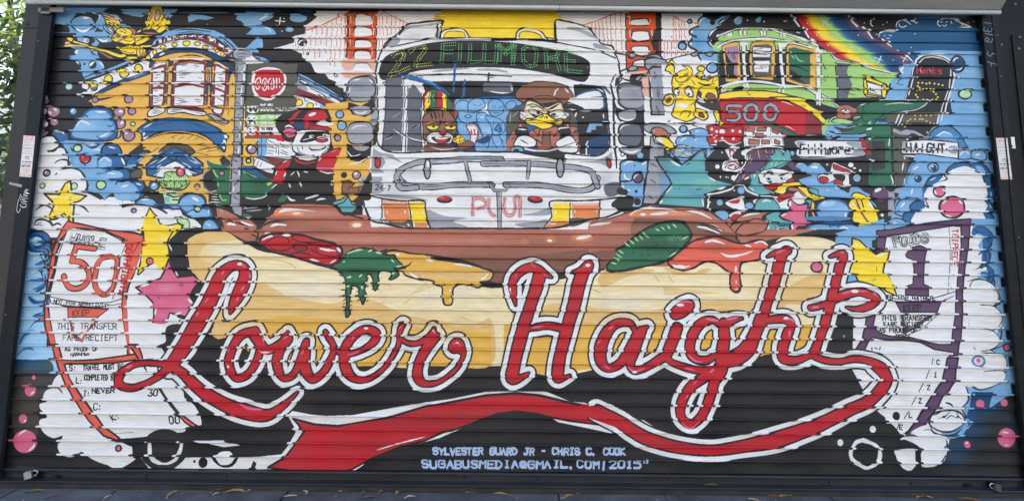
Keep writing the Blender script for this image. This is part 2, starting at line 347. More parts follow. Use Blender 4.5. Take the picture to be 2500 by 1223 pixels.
MURAL = r"""
@100 20 6.113
pB 4,0 100,0 92,7 100,12 108,17 112,25 108,38 106,51 88,52 82,60 86,72 93,84 95,90 66,107 62,100 60,90 50,77 42,72 54,70 50,60 56,56 53,38 10,37
pB 118,2 205,2 200,9 190,17 172,9 158,9 150,14 135,12 126,8
pB 88,9 100,8 114,11 122,20 112,22 100,16
fB 120,28 125,25 131,26 134,29 128,32
fK 17,37! 18,29 26,26 36,26 42,30 43,37!
sW2t 17,36 18,29 24,25
eBK4 63 23 18 12
sK4t 46,19 52,12 62,10 74,12 80,19 82,27 78,33
sW5t 52,31 60,35 68,34 74,30
eW 67 15 5 1.5
fK 74,12 78,8 84,9 86,14 84,19 82,21 78,20 76,16
eK 75 8 2 2
sW2t 81,7 86,9 88,14 86,18
fK 80,36! 84,29! 90,33 94,30! 92,36!
sK3t 92,26 95,32 100,37 108,42
sK3t 80,44 84,48 92,53 102,52 108,49
sW5t 86,47 94,50 100,48
eK 72 49 8 6
fK 76,44 81,48 79,52 74,52
eW 68 49 4 4
eB 69 49 2.5 3
sK3t 74,64 78,69 85,71
fW 52,64 55,63 56,65 53,67 55,69 52,69 50,66
sK4t 50,78 56,81 59,87 56,91
sW3t 52,80 57,83
eK 77 85 6 6
fW 72,87 74,82 80,80 76,86
eK 65 84 1.6 2
fW 84,79 92,84 94,89 90,85
eQB2 42 116 4 3.5
sW3t 64,119 67,115 66,112
fYK3 37,46! 43,43! 49,46 47,51 42,50
fMK3 36,49 40,51 44,52 46,53 42,58 36,57
eH 40 53 4 2.5
pYK3 48,48 76,56 80,60 72,59 46,52
pYK2 34,56 45,54 74,58 70,60 50,59 36,60
pH 46,55 62,56 62,58 46,57
fYK3 72,57 84,59 100,63 112,67 120,69 124,66 128,72 120,75 108,72 96,67 82,63 74,61
fM 84,63 96,69 108,75 104,76 92,69
fHK2 72,60 80,63 76,65
fYK3 91,9! 100,11 112,16 116,18 120,24 118,33 122,36 112,36 106,28 98,24 96,18
lK3 95,13 108,17 114,18 / 97,17 110,21 / 102,22 115,32 / 108,22 118,30
lH4 100,13 110,17 / 104,19 112,22
fCK2 98,28 104,31 108,36 103,35
fYK3 106,44 112,38 120,31 130,30 138,33 142,42 140,52 130,56 118,52 108,50
fMK2 130,33 134,30 140,32 143,38 138,40
lH5 116,48 128,44 / 110,42 118,36
lK2 108,46 118,40 128,38 / 114,51 124,46 134,42 / 120,34 128,36 / 132,44 140,42
fYK3 140,42 150,40 168,41 164,45 158,50 148,55 142,56
fH 142,43 156,42 148,45
sK2 143,50 154,45 166,43
pM 139,40 142,42 142,54 139,50
fYK3 162,26 158,17 163,6 166,-2 180,-2 184,14 192,18 194,24 184,34 176,38 166,32 150,36 142,38 146,33
fHK2 172,6 178,4 178,12 174,20 170,18
fHK2 160,19 164,9 167,10 162,20
lK3 158,22 150,35 / 168,24 162,34 / 180,26 172,34 / 185,10 180,20 / 190,14 186,24
pY 156,20 190,20 188,24 156,24
sY4 187,30 192,35 199,36
sK2t 184,26 190,33 200,34
fMK2 150,36 164,36 176,38 162,40
fYK3 113,56 118,58 126,60 138,56 150,58 156,60 156,66 150,70 146,74 142,70 130,70 120,66
lK2 118,58 124,61 / 120,64 132,67 / 130,58 134,64 / 136,60 138,66 / 142,60 143,70 / 147,60 148,69 / 152,60 152,67
lH3 128,60 130,63 / 134,67 138,64 / 144,62 145,68
sY4 150,58 165,57
fM 146,72 152,67 158,67 154,72
fYK2 127,73 144,73 142,78 138,78 132,77
fHK1 130,78 136,77 140,79 136,83 132,81
fYK2 112,34 120,30 130,31 136,36 134,42 124,44 116,42
lK2 118,34 126,38 / 122,31 128,35 / 114,38 122,43
sC3t 120,36 126,40 / 110,14 116,18 / 120,46 130,42 / 166,12 170,4
sK2t 120,57 130,54 138,58 146,56 / 124,48 132,50 140,46 / 146,30 152,34 160,30 / 166,20 172,26 180,22
fY 128,58 136,57 140,62 138,68 130,68
sK2 128,60 131,58 133,61 / 136,60 139,61 / 130,66 134,68 138,66
pWK3 66,117 68,110 100,98 160,76 166,86 168,94 150,102 110,112 90,122 80,130 70,130
pB 66,104 84,98 132,78 134,82 108,92 70,108
lK3 66,108 100,97 133,82 / 62,105 86,95 110,85 / 82,100 90,97
sS2t 88,104 94,110 / 105,96 111,100 / 84,112 88,118 / 142,96 150,99 / 150,80 158,85
sS3t 105,94 110,97 / 128,96 126,100 / 130,84 136,88
fYK3 118,94 116,91 126,91 131,95 130,101 124,105 118,101
fS 119,100 124,103 129,99 125,105
fYK3 95,104 101,100 106,103 106,112 99,115 95,110
fYK3 140,88 146,84 152,90 149,96 143,95
fYK3 72,113 80,109 83,114 83,122 76,124 73,120
lN8 90,125 120,110 165,96
lK2 90,122 122,107 166,94 / 94,127 128,111
lB2 134,106 162,95
py 84,130 124,113 166,98 166,104 163,140 70,140
eVK2 153,0 1 1
@80 200 6.113
py 86,28 98,16 140,0 175,0 172,30 172,122 100,122 104,90 120,80 118,40 92,38
lN6 95,18 130,4 150,-4
lK2 92,24 110,14 140,1 / 86,15 96,12
fW 72,19 78,15 85,17 80,19 74,23
fW 74,9 82,12 85,15 96,13 100,8 92,6 84,6 80,0 74,4
sK3t 82,0 84,8 80,14 / 88,14 92,9
fYK3 85,0 95,0 96,9 94,13 88,12 86,6
fs 88,9 95,7 94,12 89,12
fYK3 106,0 118,1 116,5 110,5
pk 98,25 122,22 112,26 98,29
eVK3 93 27 4.5 4.2
eVK3 143 26 6.3 6
eVK3 163 26 3.4 3.2
eVK2 165 7 2.6 2.5
eVK3 129 45 8.5 7
eVK3 148 44 6 5.4
eVK3 130 62 8.5 8.5
eVK3 125 78 7 6.5
eVK4 143.5 80 9 8.8
eQK2.5 149.5 63 3.6 3.2
eW 140 76 3 2 -30
eW 131 44 3 2
eW 133 61 2 3 30
eW 127 76 3 2 -40
fV 14,5 19,7 20,12 17,15 14,14
fV 13,18 20,18 22,24 24,29 21,33 13,33
fV 12,37 18,37 21,42 20,48 16,50 11,50
eVM1 31 44 9 8
eV 15 56 5 5
fV 9,58 18,57 22,64 20,68 9,68
fV 9,71 23,72 22,77 14,84 8,82
eVM1 32 60 5.5 5
eW 18 44 2.5 4
eW 20 23 2 4
eW 33 41 4 2 40
eW 26 46 3 2 40
eW 20 63 3 3.5
eW 33 57 2.5 1.5
eBN2 60.5 44 5 5
eW 59 43 3 1.5 -40
eQB2 54 7.5 4.5 4
fbK4 82,50 88,42 100,37 112,38 119,44 119,52
fB 83,51! 92,43 104,41 114,45 119,52!
eW 105 44.5 6 1.6
fbK3 61,68 66,60 74,55 84,55 88,60
fBK2 64,68! 72,53 120,53 124,60 122,68 116,69 118,78 108,86 88,88 64,86 57,78 58,72
fB 64,70 72,60 84,60 92,54 118,54 121,62 118,67 100,82 70,84
sN4t 110,64 114,68 122,67 125,58 121,53
sN5t 93,79 99,86 110,86 118,78
sW4t 67,65 74,60 80,58 86,63
sW3t 75,86 81,80
sW4t 106,82 113,78
sW3t 116,56 121,61
fbK3 28,77 34,73 44,73 52,78 54,88 60,91 46,97 40,90 34,82
sW4t 34,75 42,74 47,78
pB 48,88 108,88 116,96 128,104 132,108 170,110 172,130 54,130 52,118 54,106 46,96
fbK4 106,100 110,94 118,93 128,98 130,106 118,105
sW4t 112,97 118,96 122,100
sN5t 79,94 86,98 94,97 102,91
sW4t 82,92 90,93 96,91
sW3t 90,102 98,101 104,105
eQK3 67.5 99 6 5.4
eRK4 78.5 115 8 6.5
eP 79 115 6 5
sW3t 73,115 76,110 80,109
sW2t 78,120 82,118
fbK4 94,116 100,110 110,109 118,114 120,124 100,124
fB 96,118 106,113 116,118 117,124 98,124
sW4t 100,118 108,114 114,118
fbK3 119,106 130,108 138,116 140,124 120,124 119,114
sW3t 129,109 134,115
pW 2,88 36,88 40,94 36,99 46,99 52,106 54,122 2,122
fWK4 14,88! 12,85 20,81 30,81 35,85 39,92 38,97 30,102 24,104!
pW 3,87 34,86 37,92 34,98 24,102 3,105
sK4t 24,104 32,103 38,98 / 40,97 48,100 51,107 53,114 51,122 / 33,120 38,116 46,115 52,120
@340 200 6.113
py 0,0 18,0 158,0 158,122 0,122
@340 20 6.113
pB 14,66 22,50 40,36 56,32 74,30 92,31 112,34 126,40 136,48 148,60 150,68 140,74 120,66 60,44 30,62
sK3t 54,34 72,32 92,34 108,36
sK2t 58,38 76,36 96,38
lK3 112,44 124,56 136,66 / 124,44 136,54 144,62 / 126,50 140,64
pB 134,60 150,60 152,63 142,68 134,66
pK 24,50 34,46 60,39 80,38 104,40 120,48 132,58 142,68 130,74 20,74 16,62
py 18,76 40,66 62,64 90,64 112,70 124,82 134,90 134,122 16,122
fr 24,55! 36,50 56,44 80,41 100,44 114,52 128,60 140,66! 134,72 118,64 104,54 84,49 62,50 44,54 28,58
pW 29,48 33,47 34,52 30,53
pW 41,45 47,43 48,48 42,49
pW 54,43 59,42 59,46 54,46
pW 65,41 71,41 71,45 65,46
pW 78,41 85,41 85,45 79,45
pW 93,41 98,42 97,46 92,46
pW 104,46 108,43 115,47 110,50 105,50
pW 118,52 127,57 126,60 119,57
pW 131,62 136,59 139,64 134,66
lW2 37,50 38,47 / 51,48 51,44 / 62,46 62,42 / 74,46 74,42 / 88,46 88,42 / 113,52 114,49 / 130,60 128,63 / 22,55 24,51 / 124,66 132,68 139,63
fWK2 14,72 20,62 34,54 52,49 72,47 90,49 108,56 120,64 130,70! 124,74 104,66 84,61 62,60 44,64 28,70 18,76
sS4t 30,56 46,51 60,50 / 94,52 106,57 116,62
fYK2 10,74 14,70 17,74 16,78 12,79
eYK2 23 66 3 4.3
fYK2 32,57 36,55 41,59 41,63 36,63 34,60
eYK2 53 55 4 3.2
fYK2 66,50 75,50 75,55 70,57 66,55
eYK2 87 53.5 4.5 3
fYK2 95,57 102,57 104,62 100,63
eYK2 116 63 3 4
eYK2 124 69 2.8 4
fB 118,40 118,40 118,41
fNK3 20,77! 24,70 36,65 56,61 76,60 96,63 112,68 124,75 134,84 143,88! 142,92 130,87 118,80 104,73 88,67 64,66 44,69 30,74
sW4t 30,71 38,67
fNK2 18,77 25,78 18,89 15,87
sk3t 58,74 70,71 84,71 96,74
pW 52,76 96,75 104,80 52,80
pWK2 20,90 24,84 40,81 41,84 21,90
sr5 22,92 32,87 40,86
pWK2 20,92 38,88 38,125 20,125
pWK2 55,86 75,82 98,84 98,125 55,125
sr6 53,90 56,83 76,79 96,82 100,88
pWK2 112,84 130,93 128,125 113,125
sr6 112,86 120,86 130,92
lr5 19,93 19,125 / 39,88 38,125 / 53,88 53,125 / 98,87 99,125 / 113,86 111,125 / 130,94 130,125
lN3 43,88 42,125 / 50,90 49,125 / 104,92 106,125 / 108,90 109,125 / 133,92 133,125
lK1.5 41,88 40,125 / 51,90 51,125 / 102,90 103,125
pNK2 44,80 50,78 51,85 44,88
lK1 44,83 50,81 / 44,86 50,84
pNK2 101,79 111,80 110,88 102,88
lK1 101,83 110,83 / 102,86 110,86
pNK2 135,90 142,92 142,100 135,100
sW3t 21,86 30,83 40,82 / 114,81 122,85 130,91
ls2t 62,86 72,85 / 80,86 88,85 / 83,89 90,87 / 60,98 80,97 / 64,95 72,94 / 58,101 74,99 / 60,104 68,104 / 22,97 30,96 / 23,101 32,99 / 22,105 28,104 / 88,104 94,105 / 118,100 126,99 / 118,104 126,105 / 120,108 126,108
sr5 53,118 68,115 80,115 98,118
sr5 20,120 28,119 38,120
pr 71,114 74,112 81,113 82,115 71,116
pr 26,117 32,116 32,119 26,119
fy 136,102 142,100 143,125 135,125
pS 144,82 160,80 158,122 143,122
fSK3 140,66 146,63 160,64 167,68 166,76 150,77 141,74
fSK2 138,76 148,78 164,77 165,81 150,84 140,80
sW2 142,65 152,62 164,64 168,70 166,76
ss3t 144,70 154,68 164,70 / 146,74 160,72
sW4t 158,84 156,100 158,118
ss5t 146,84 146,100 145,120
pB 148,8 183,8 183,25 172,32 160,28 152,20 144,17
pB 60,7 134,7 134,8 60,8
pB 72,13 80,10 96,11 112,15 100,18 88,17 80,20 74,22
fB 160,60 166,54 172,48 183,46 183,65 163,65
lW2 203,19 217,21 / 210,15 209,26
dW1.4 102,25 165,25 240,58 255,81 296,88 190,90 253,38
lW1.5 204,20 218,20 / 211,14 209,28
@600 20 6.113
pW 105,5 160,5 160,125 103,125 100,90 84,76 84,68 56,62 34,62 45,60 72,52 73,42 88,39 90,26 95,23 106,14
pN 0,3 53,3 53,7 0,7
pB 0,6 42,8 46,9 38,16 28,20 8,20 0,19
pN 75,3 102,3 96,8 82,8
sW4t 20,18 32,12 40,8
eB 78.5 15.5 12.8 6.2
fB 3,38 12,30 26,28 38,30 44,36 42,40 4,40
sW3t 28,29 35,32 38,37
eB 65.5 32.5 6 3.5
sW1.5t 63,33 65,31 68,33
dW1.5 57,16 54,35 23,54
eK 84.5 51.5 7.5 6
sW3t 79,54 81,50 86,48
eW 88 54.5 1.6 1.6
eK 92.5 68.5 2.5 2.3
eW 92 68 .8 .8
fK 50,74! 53,67 60,63 70,63 78,66 84,72 84,75!
fK 34,62 44,60 43,66 38,71 32,72 20,66 20,60
pK 15,72 84,74 92,78 98,84 103,95 110,98 118,98 124,106 134,110 138,118 146,120 146,130 78,130 78,84
pW 12,78 22,78 28,82 4,85 6,80
pB 9,71 25,74 40,80 30,82 22,76
pW 0,75 10,72 20,80 0,84
sO3 90,33 104,30 112,27 122,22 134,16 143,10
sO2 140,8 144,5
lO1.6 90,33 89,38 / 99,32 99,36 / 106,30 106,40 / 114,27 114,40 / 122,25 121,41 / 128,22 130,24 128,41 / 135,17 135,22 137,26 136,41 / 142,12 143,21 / 142,24 144,40 / 150,9 149,22 149,40 / 80,43 79,50 / 88,43 87,52 / 97,42 97,56 / 105,43 104,57 / 113,43 112,54 / 121,42 120,56 / 128,42 128,58 / 136,42 136,58 / 142,42 142,58 / 149,43 148,58 / 87,62 86,70 / 97,60 96,66 / 103,61 103,75 / 111,62 110,74 / 119,61 120,68 / 127,60 127,75 / 134,61 133,74 / 141,60 140,74 / 148,60 148,75 / 125,76 126,86 / 133,76 133,88 / 146,77 146,86 / 74,50 74,57 / 79,58 78,62
pO 153,3 164,3 162,76 153,76
pk 154,3 164,3 163,8 154,8
lK4 152,8 153,38 150,45 152,58 150,74
pO 163,9 190,9 190,14 168,15 163,18
pO 160,26 190,26 190,32 165,33 162,38
pO 160,42 190,42 190,47 165,49 162,54
pO 150,60 190,60 190,63 164,65 162,70
lK3 163,24 162,20 166,17 185,15 / 162,41 162,36 166,32 185,31 / 162,58 162,52 166,48 185,47 / 162,75 161,68 165,64 185,64
fO 153,59 157,54 162,58
sK2 152,57 156,53 161,56
lW2 156,12 155,22 / 156,30 156,36 / 156,46 155,52 / 153,64 155,70
fH 152,78 188,78 188,84 160,85 154,83
fH 152,93 185,94 185,100 158,99
sO1t 165,86 172,83 186,82
eK 134.5 100.5 2.8 3.2
eW 134.5 100.5 1.3 1.8
pD 4,85 20,84 38,82 50,81 60,84 77,83 76,160 72,240 2,240 0,160
@600 140 6.113
pD 3,10 30,9 48,10 77,11 75,70 70,85 0,85
pB 79,24 94,31 104,38 116,43 128,50 136,56 146,60 144,64 130,62 108,50 90,40 77,38
pN 80,30 100,42 124,54 144,64 146,66 120,60 96,48 80,38
sK3 79,28 96,36 116,46 132,56 144,60
sK3 79,34 100,44 124,58 140,66
fWK2 79,34 86,35 94,39 92,42 84,38
pW 77,39 100,46 126,58 140,66 140,70 134,71 110,62 92,52 77,45
lK2 96,46 110,53 126,62 / 108,56 124,64 138,70
sB3 98,42 112,50 124,56
pS 77,38 88,41 94,50 88,50 77,46
pr 77,46 88,50 104,56 122,64 136,70 120,72 104,64 88,58 77,58
sK2 77,58 90,58 106,66 118,72
pW 76,58 88,60 102,65 116,72 118,76 76,76
fYK2 75,68 78,63 83,64 85,70 80,73 75,72
fYK2 92,70 96,68 101,71 99,76 92,76
lK2 87,61 89,66 93,66 / 104,68 106,72
pB 110,70 116,72 120,78 112,76
fW 9,42 10,26 20,18 34,15 50,18 60,28 60,42 54,54 42,62 32,65 22,62 12,54
fR 13,40 14,28 20,20 34,19 52,20 57,30 57,40 52,50 40,60 32,61 22,58 14,50
sW3 14,40 16,34 20,31 22,34 22,40 20,46 17,48 15,44 / 25,40 26,34 30,32 32,38 31,46 28,50 25,46 / 34,48 34,36 37,32 / 37,46 40,48 42,44 42,36 41,32 / 46,32 46,46 / 50,32 51,46
sW1.5 18,40 19,37 19,44 / 28,42 29,36 28,44 / 38,44 39,36
eW 10.5 77 9.5 7
pD 0,69 20,69 19,73 2,73
lK4 5,75 7,81 11,76 15,81 17,75
tW1.6 22 72.5 2.6 0 whaP ASK?
tW1.8 22 80 3.4 0 WHENEVER
tW1.8 49 80 3.2 -1 50J FILLMORE
pG 3,86 20,84 45,86 70,85 66,101 60,103 2,103
sK3 0,84 20,85 45,83 70,84
eW 9.5 94 9 7.2
lK3 6,100 6,96 13,95 14,100 / 4,91 6,92 / 12,92 14,91
tW1.8 23 91 3.4 -1 HEY HOW ARE YA?
tW1.8 22 99 3.4 0 HOWEVER
tW1.5 47 98.5 2.6 -1 YOU LATE
pR 0,104 20,104 20,119 0,119
pR 20,103 60,102 60,119 20,119
pW 20,105 56,105 58,116 21,116
pW -2,105 2,105 1,118 -2,118
eW 9.5 110 7.5 6.5
lK3 6,107 8,108 / 12,107 14,106 / 9,111 11,114
tK1.8 24 108.5 3 0 YA KNOW
tK1.8 22 115.5 3 0 WHENEVER
sW3 21,103 40,103 56,101
@580 260 5.097
py 8,40 26,40 25,74 8,74
py 107,0 170,0 170,30 168,50 165,80 150,80 122,62 118,46 112,30
lK3 7,40 6,74 / 25,44 25,60
pB 26,40 36,40 36,62 26,60
lK1.5 30,40 30,60 / 26,50 36,50
pW 37,40 70,42 72,60 66,66 36,62
lK1.5 38,46 44,50 / 38,50 46,52 / 38,55 46,56 / 48,46 48,58 / 51,46 51,60 / 38,42 42,44 / 54,50 62,52 / 54,54 62,58 / 54,46 58,50 / 37,58 44,59
ls2t 54,47 66,51 / 40,44 46,45 / 52,57 64,61
eVK3 17 53 6.3 5.2
eW 16 50 2 3 40
eQK3 13.5 67 3.2 2.8
pWK2 20,62 34,68 47,74 44,84 36,82 20,74
ls2 22,66 20,72 / 26,68 24,74 / 30,70 28,75
lB2 24,60 34,64 / 26,62 38,68
pr 39,63 50,66 56,69 50,73 39,68
pV 5,74 5,74 5,74
pb 4,75 22,76 36,88 42,91 30,92 18,84 8,79
pK 20,76 44,86 48,94 42,92 30,84
pg 4,80 16,88 46,90 44,122 6,122
pg 5,92 44,92 40,105 30,112 8,112
sG2t 8,81 18,86 24,88 / 6,92 10,93
pG 36,96 42,93 43,96 38,99
pK 5,112 30,114 42,104 60,98 62,122 5,122
sW3t 8,113 20,115 32,113 40,107 / 42,102 50,96 54,96
pK 60,66 84,62 100,66 110,78 120,84 122,122 62,122 60,100
pK 132,52 152,55 168,54 168,62 160,64 140,72 132,64
sS4t 133,57 146,58 156,56
sW3t 138,70 148,67 158,62
pK 160,84 168,80 168,108 150,108 148,100 154,96 154,90
py 119,86 140,80 164,78 164,84 157,86 154,92 148,95 145,108 150,112 140,120 124,120 120,104
sW3t 64,96 66,101 / 74,80 76,84 77,88 / 66,86 71,81 / 77,94 80,100 / 82,81 88,82 / 116,96 118,98
sW4t 61,110 66,116 72,117 / 84,115 94,112 102,110 / 98,117 104,115 110,115
fg 50,118 58,108 62,112 58,118
eK 79 22 32 18
fRK3 84,12 88,6 96,3 106,4 112,9 112,15 84,16
eW 94 10 6 2.5 -25
eW 106 9.5 2 1.8
lP4t 88,14 96,10 108,11 / 90,8 97,5
fRK3 66,15 70,9 76,5 82,3 76,10 72,15
pR 65,15 112,15 111,24 118,28 112,30 83,30 80,22 66,22
pK 70,16 84,16 83,29 72,28
pN 70,18 83,18 82,28 70,28
tK2.2 90 22 3.6 -2 PANDA
sK3t 88,28 92,22 104,20 116,22
fRK2 90,28 94,24 110,26 116,30 92,30
fW 98,21 108,18 117,19 119,23 106,24
eK 113 10 6 7
pK 110,14 120,16 118,20 112,20
fR 84,12 90,6 100,4 108,6 111,11 110,15 85,15
eW 93 10 5 2 -20
fKK2 54,30 58,24 66,22 72,26 77,30 76,38 68,44 58,42 55,36
sW4t 59,26 64,24 70,27
fPK2 58,29 66,27 74,30 76,34 66,39 60,37
lr2 62,33 68,32 / 64,36 72,34
sR5 43,37 50,41 57,43
pR 43,37 54,37 58,43 50,43
fWK3 70,42 76,31 88,29 112,31 116,40 115,50 108,60 96,64 80,60 70,56 68,48
fK 78,42 84,34 94,31 112,32 113,36 100,38 98,42 86,45 79,45
eW 92 37 3 2.6
eW 109 36 3.5 2.4
eK 93 37.5 1.2 1.2
eK 109 36 1 1
lK2 84,36 96,35 114,33 / 100,34 104,37 114,38
lW2 82,42 92,39
fRK2 97,42 103,39 111,40 112,43 104,45
sW1.5 102,40 108,40
sK4t 89,50 92,54 100,54 108,52 110,49
sW2 94,52 102,53 106,51
sk2t 80,48 81,54
sS4t 74,50 78,58 88,60
sK2t 104,60 110,55 114,48
pWK2 74,62 96,61 100,65 88,68 76,66
sR4 71,64 76,69 86,71 96,69
sK2 70,62 76,67 88,69 98,67
fRK3 44,92 48,80 50,74 58,68 66,66 66,72 62,78 60,88 60,94 52,97
sW3t 47,86 49,80 / 60,82 58,88
sW2t 56,70 62,67
fRK3 98,72 104,62 118,54 128,52 132,58 133,66 138,73 130,78 118,82 106,80 100,78
sW3t 100,68 106,62 / 102,80 112,83 122,82
pP 99,76 128,76 124,79 102,80
sP3t 116,57 124,54
lK2 130,66 134,72 138,74
eBK3 126 10 4.8 4.6
eBK3 127 24 5 5
eW 124 22 1.8 3 30
eVK3 123 38 3.3 3
eVK3 146.5 84.5 5 4.5
eKW2 130.5 86 3.5 3.2
sW2t 128,84 131,83
fMK3 128,98 130,94 136,93 142,96 141,101 137,101 138,98 134,97 132,100 134,104 144,104 154,104 162,97 163,105 152,106 136,106 130,104
lK2 138,101 136,104 / 145,102 146,106 / 150,102 152,106 / 157,101 159,105
fH 129,100 131,105 133,104
fTK3 121,118 130,115 135,110 139,116 148,122 120,122
@840 180 4
fSK3 5,8 8,3 18,1 30,1 34,4 35,32 34,46 28,52 16,52 6,48 3,42
@340 200 6.113
pWK2 20,0 38,0 37,35 20,36
pWK2 53,0 98,0 97,36 52,37
pWK2 113,0 130,0 127,22 128,35 112,36
lr6 19,0 18,16 17,36 / 38,0 38,16 36,34 / 51,0 51,16 50,36 / 99,0 98,16 97,34 / 111,0 111,16 109,38 / 130,0 129,16 127,38
sr5 52,8 62,6 74,4 86,6 98,9
sr6 20,10 30,9 38,10
pr 72,3 80,3 81,6 71,6
pr 26,7 30,5 33,7 33,10 26,10
sr6 113,10 120,12 128,16
pr 119,11 124,12 124,15 119,14
lN3 15,6 15,36 / 42,0 41,34 / 49,2 47,34 / 103,2 101,34 / 107,2 106,34 / 133,0 131,38
lK1.5 16,0 15,36 / 40,2 39,32 / 50,0 48,34 / 101,0 100,36 / 108,0 107,36 / 134,2 133,50
pr 44,35 88,36 97,40 97,44 80,42 50,38
fr 16,36 24,36 22,42 18,46
ls2t 22,14 28,13 / 22,2 32,2 / 21,26 32,24 / 22,29 34,27 / 22,22 30,22 / 20,32 28,31 / 54,24 68,27 / 56,28 74,30 / 60,31 70,31 / 82,26 94,28 / 84,29 92,31 / 116,6 126,8 / 116,24 126,29 / 54,33 64,34
fWK3 14,44 26,38 37,39 38,44 28,50 14,52
ls2t 18,48 32,42 / 18,45 28,41 / 22,49 34,44
fWK3 42,42 46,39 60,39 80,43 98,45 98,50 84,50 64,46 50,48 43,47
ls2t 46,42 64,42 / 46,45 60,44 / 84,46 96,48
fWK3 110,38 124,40 122,48 112,46
sr5 109,40 111,46 122,51 126,40
fSK3 102,50 106,48 118,52 132,58 132,62 126,62 112,56
sK2t 104,54 114,60 128,66
fK 12,56 18,56 14,62 10,64
fbK4 -2,71! 10,62 24,58 40,55 60,55 84,57 100,61 118,70 134,82! 130,88 129,96 128,102 126,104 118,96 106,86 92,78 76,74 56,73 36,75 20,80 4,88! 3,78
sK2t 16,66 32,63 50,60 / 70,60 86,64 102,70
lb3 0,72 70,73 124,73
fW 6,70 12,65 20,62 12,67
fW 5,80 6,73 9,77 6,82
fW 6,84 14,81 8,86
fW 126,80 130,79 132,84 128,84
fW 126,86 130,90 126,93
fW 124,97 128,97 127,101
sk3t 14,86 28,80 44,77 66,77 84,80 100,87
lk1.2 47,83 56,80 / 58,87 66,82 / 72,85 80,80 / 50,82 52,86 / 82,87 90,82 / 30,92 28,95 / 86,95 100,92 / 90,101 106,97 / 104,99 105,104 / 100,105 118,101 / 18,105 30,98 / 24,100 22,104
sK2t 86,103 104,99 116,98 122,106
fK 2,92 4,96 10,98 6,101 14,102 18,106 8,107 2,107
fDK3 30,104 36,98 46,93 58,92 70,94 80,101 83,106 70,108 34,108
lK1.5 36,98 38,106 / 46,94 48,100 / 68,98 70,106 / 60,99 78,103
fbK3 32,110 52,98 60,101 72,106 86,112 98,122 20,122 24,116
lW2t 50,106 46,109 / 58,106 64,108 / 40,112 34,116 / 66,112 76,116 / 30,118 38,113
fW 46,122 53,117 60,122
pK 122,112 132,110 138,118 136,122 114,122
fG 112,118 118,122 108,122
pSK3 144,0 159,0 156,40 155,60 153,80 153,122 141,122 142,60 143,30
ss4t 146,10 152,12 156,8 / 144,30 150,33 / 146,50 152,48 / 142,66 148,70 / 144,84 150,80 / 142,100 148,104 / 144,114 148,112
sW3t 154,4 152,20 153,36 / 150,56 152,66 / 150,76 149,84 / 149,94 148,110
lk2 143,18 159,18 / 142,36 157,36 / 141,54 156,54 / 140,72 155,72 / 140,90 154,90 / 139,108 153,108
eVK4 168 101 7 6.5
eW 165 98 2 3.5 40
eQK3 163 118 3.5 3
lK2 155,90 154,122
@0 380 6.113
pW 48,0 102,0 106,13 120,22 128,34 132,48 128,54 150,66 160,62 183,62 183,122 40,122
pW 50,0 100,2 100,14 50,14
pB 102,0 183,0 183,30 183,58 168,58 156,67 148,58 130,54 133,44 128,32 118,22 106,13
sK4t 82,12 86,8 94,6 102,8 106,14
lK4 102,2 102,12 104,16
sK4 84,28 90,22 100,19 110,19 120,23 127,32
fK 128,34 132,42 131,50 126,54 129,46
pW 86,22 100,20 124,30 126,50 80,50
fbK4 146,6 152,2 160,1 168,4 169,12! 160,8 150,8
sW4t 150,8 158,5 164,10
eRK4 127.5 4 7.5 7
sW3t 122,4 125,0 / 128,9 131,6
pb 168,0 183,0 183,14 170,14
sN4t 145,26 154,27 160,22 166,18 174,17 183,18
sb4t 162,26 172,20 183,24
sW4t 165,26 172,23 178,28
pb 176,16 183,16 183,34 180,28
sN4t 172,44 176,38 183,34
eVK4 70 26 4.8 4.6
sW2t 67,27 69,23
eQK2.5 63.5 45 4 4
eQK2.5 111 45.5 4.5 5
eQK4 150.5 44 6.3 6
pYK4 105,37 107,50 109,56 129,60 119,68 111,70 110,86 109,100 106,102 101,92 96,86 93,88 85,94 75,96 74,90 80,76 79,69 66,57 89,58 92,52 97,42
pY 98,80 106,80 106,88 100,88
sW4t 74,60 86,62 / 112,61 122,60 / 84,75 84,80 / 107,75 107,82 / 103,42 104,47
lK1.2 103,63 107,62 / 103,66 107,66
sK4t 54,82 60,76 68,74 76,78 80,84
sK4t 111,74 118,74 126,78 132,84 / 132,85 140,80 148,78 157,82 / 132,57 140,55 150,60 156,66 / 158,64 166,58 176,56 183,58 / 158,86 168,80 176,78 183,76 / 159,74 166,76 169,80
sK5t 52,102 54,97 62,95 70,97 76,100 79,104 86,101 92,104
lK2 52,103 64,104 / 56,101 62,100
sk1t 112,87 120,88
fBK4 40,118! 42,111 50,109 60,110 66,116 66,124 44,124
fB 43,120 48,116 56,116 60,124 44,124
sb4 42,118 46,113 56,112 63,116 64,122
fVK3 156,106 158,98 164,95 170,96 175,102 176,107
sW3t 162,100 168,99
@300 380 6.113
py 34,10 50,0 110,0 160,2 162,14 180,14 180,30 160,60 128,72 60,64 30,40 26,20 30,14
pb 0,0 36,0 20,13 0,14
sK4 3,12 10,4 16,0
lW1.5t 18,5 24,2 / 22,8 30,3
pW 0,60 10,60 22,66 22,74 0,74
sb1 0,34 10,36
fbK4 -6,18 2,17 8,22 9,30 4,34 -8,33
sW3t 5,19 8,24 5,29
fDK2 10,32 16,23 24,19 29,24 27,32
pK 20,10 32,14 26,20 20,20
fbK4 0,36 14,36 26,37 32,44 32,48 26,50 12,50
sW4t 21,38 27,40 29,44
fB 0,36! 8,38 16,44 18,52 22,54 22,70 14,68 8,62 0,58
sW4t 2,42 8,44
fbK4 22,54 34,54 30,62 22,64
fbK4 20,69 26,63 36,60 44,63 54,70 54,74
fB 22,69 30,65 40,66 48,72 48,76 22,74
sW4t 32,62 40,63
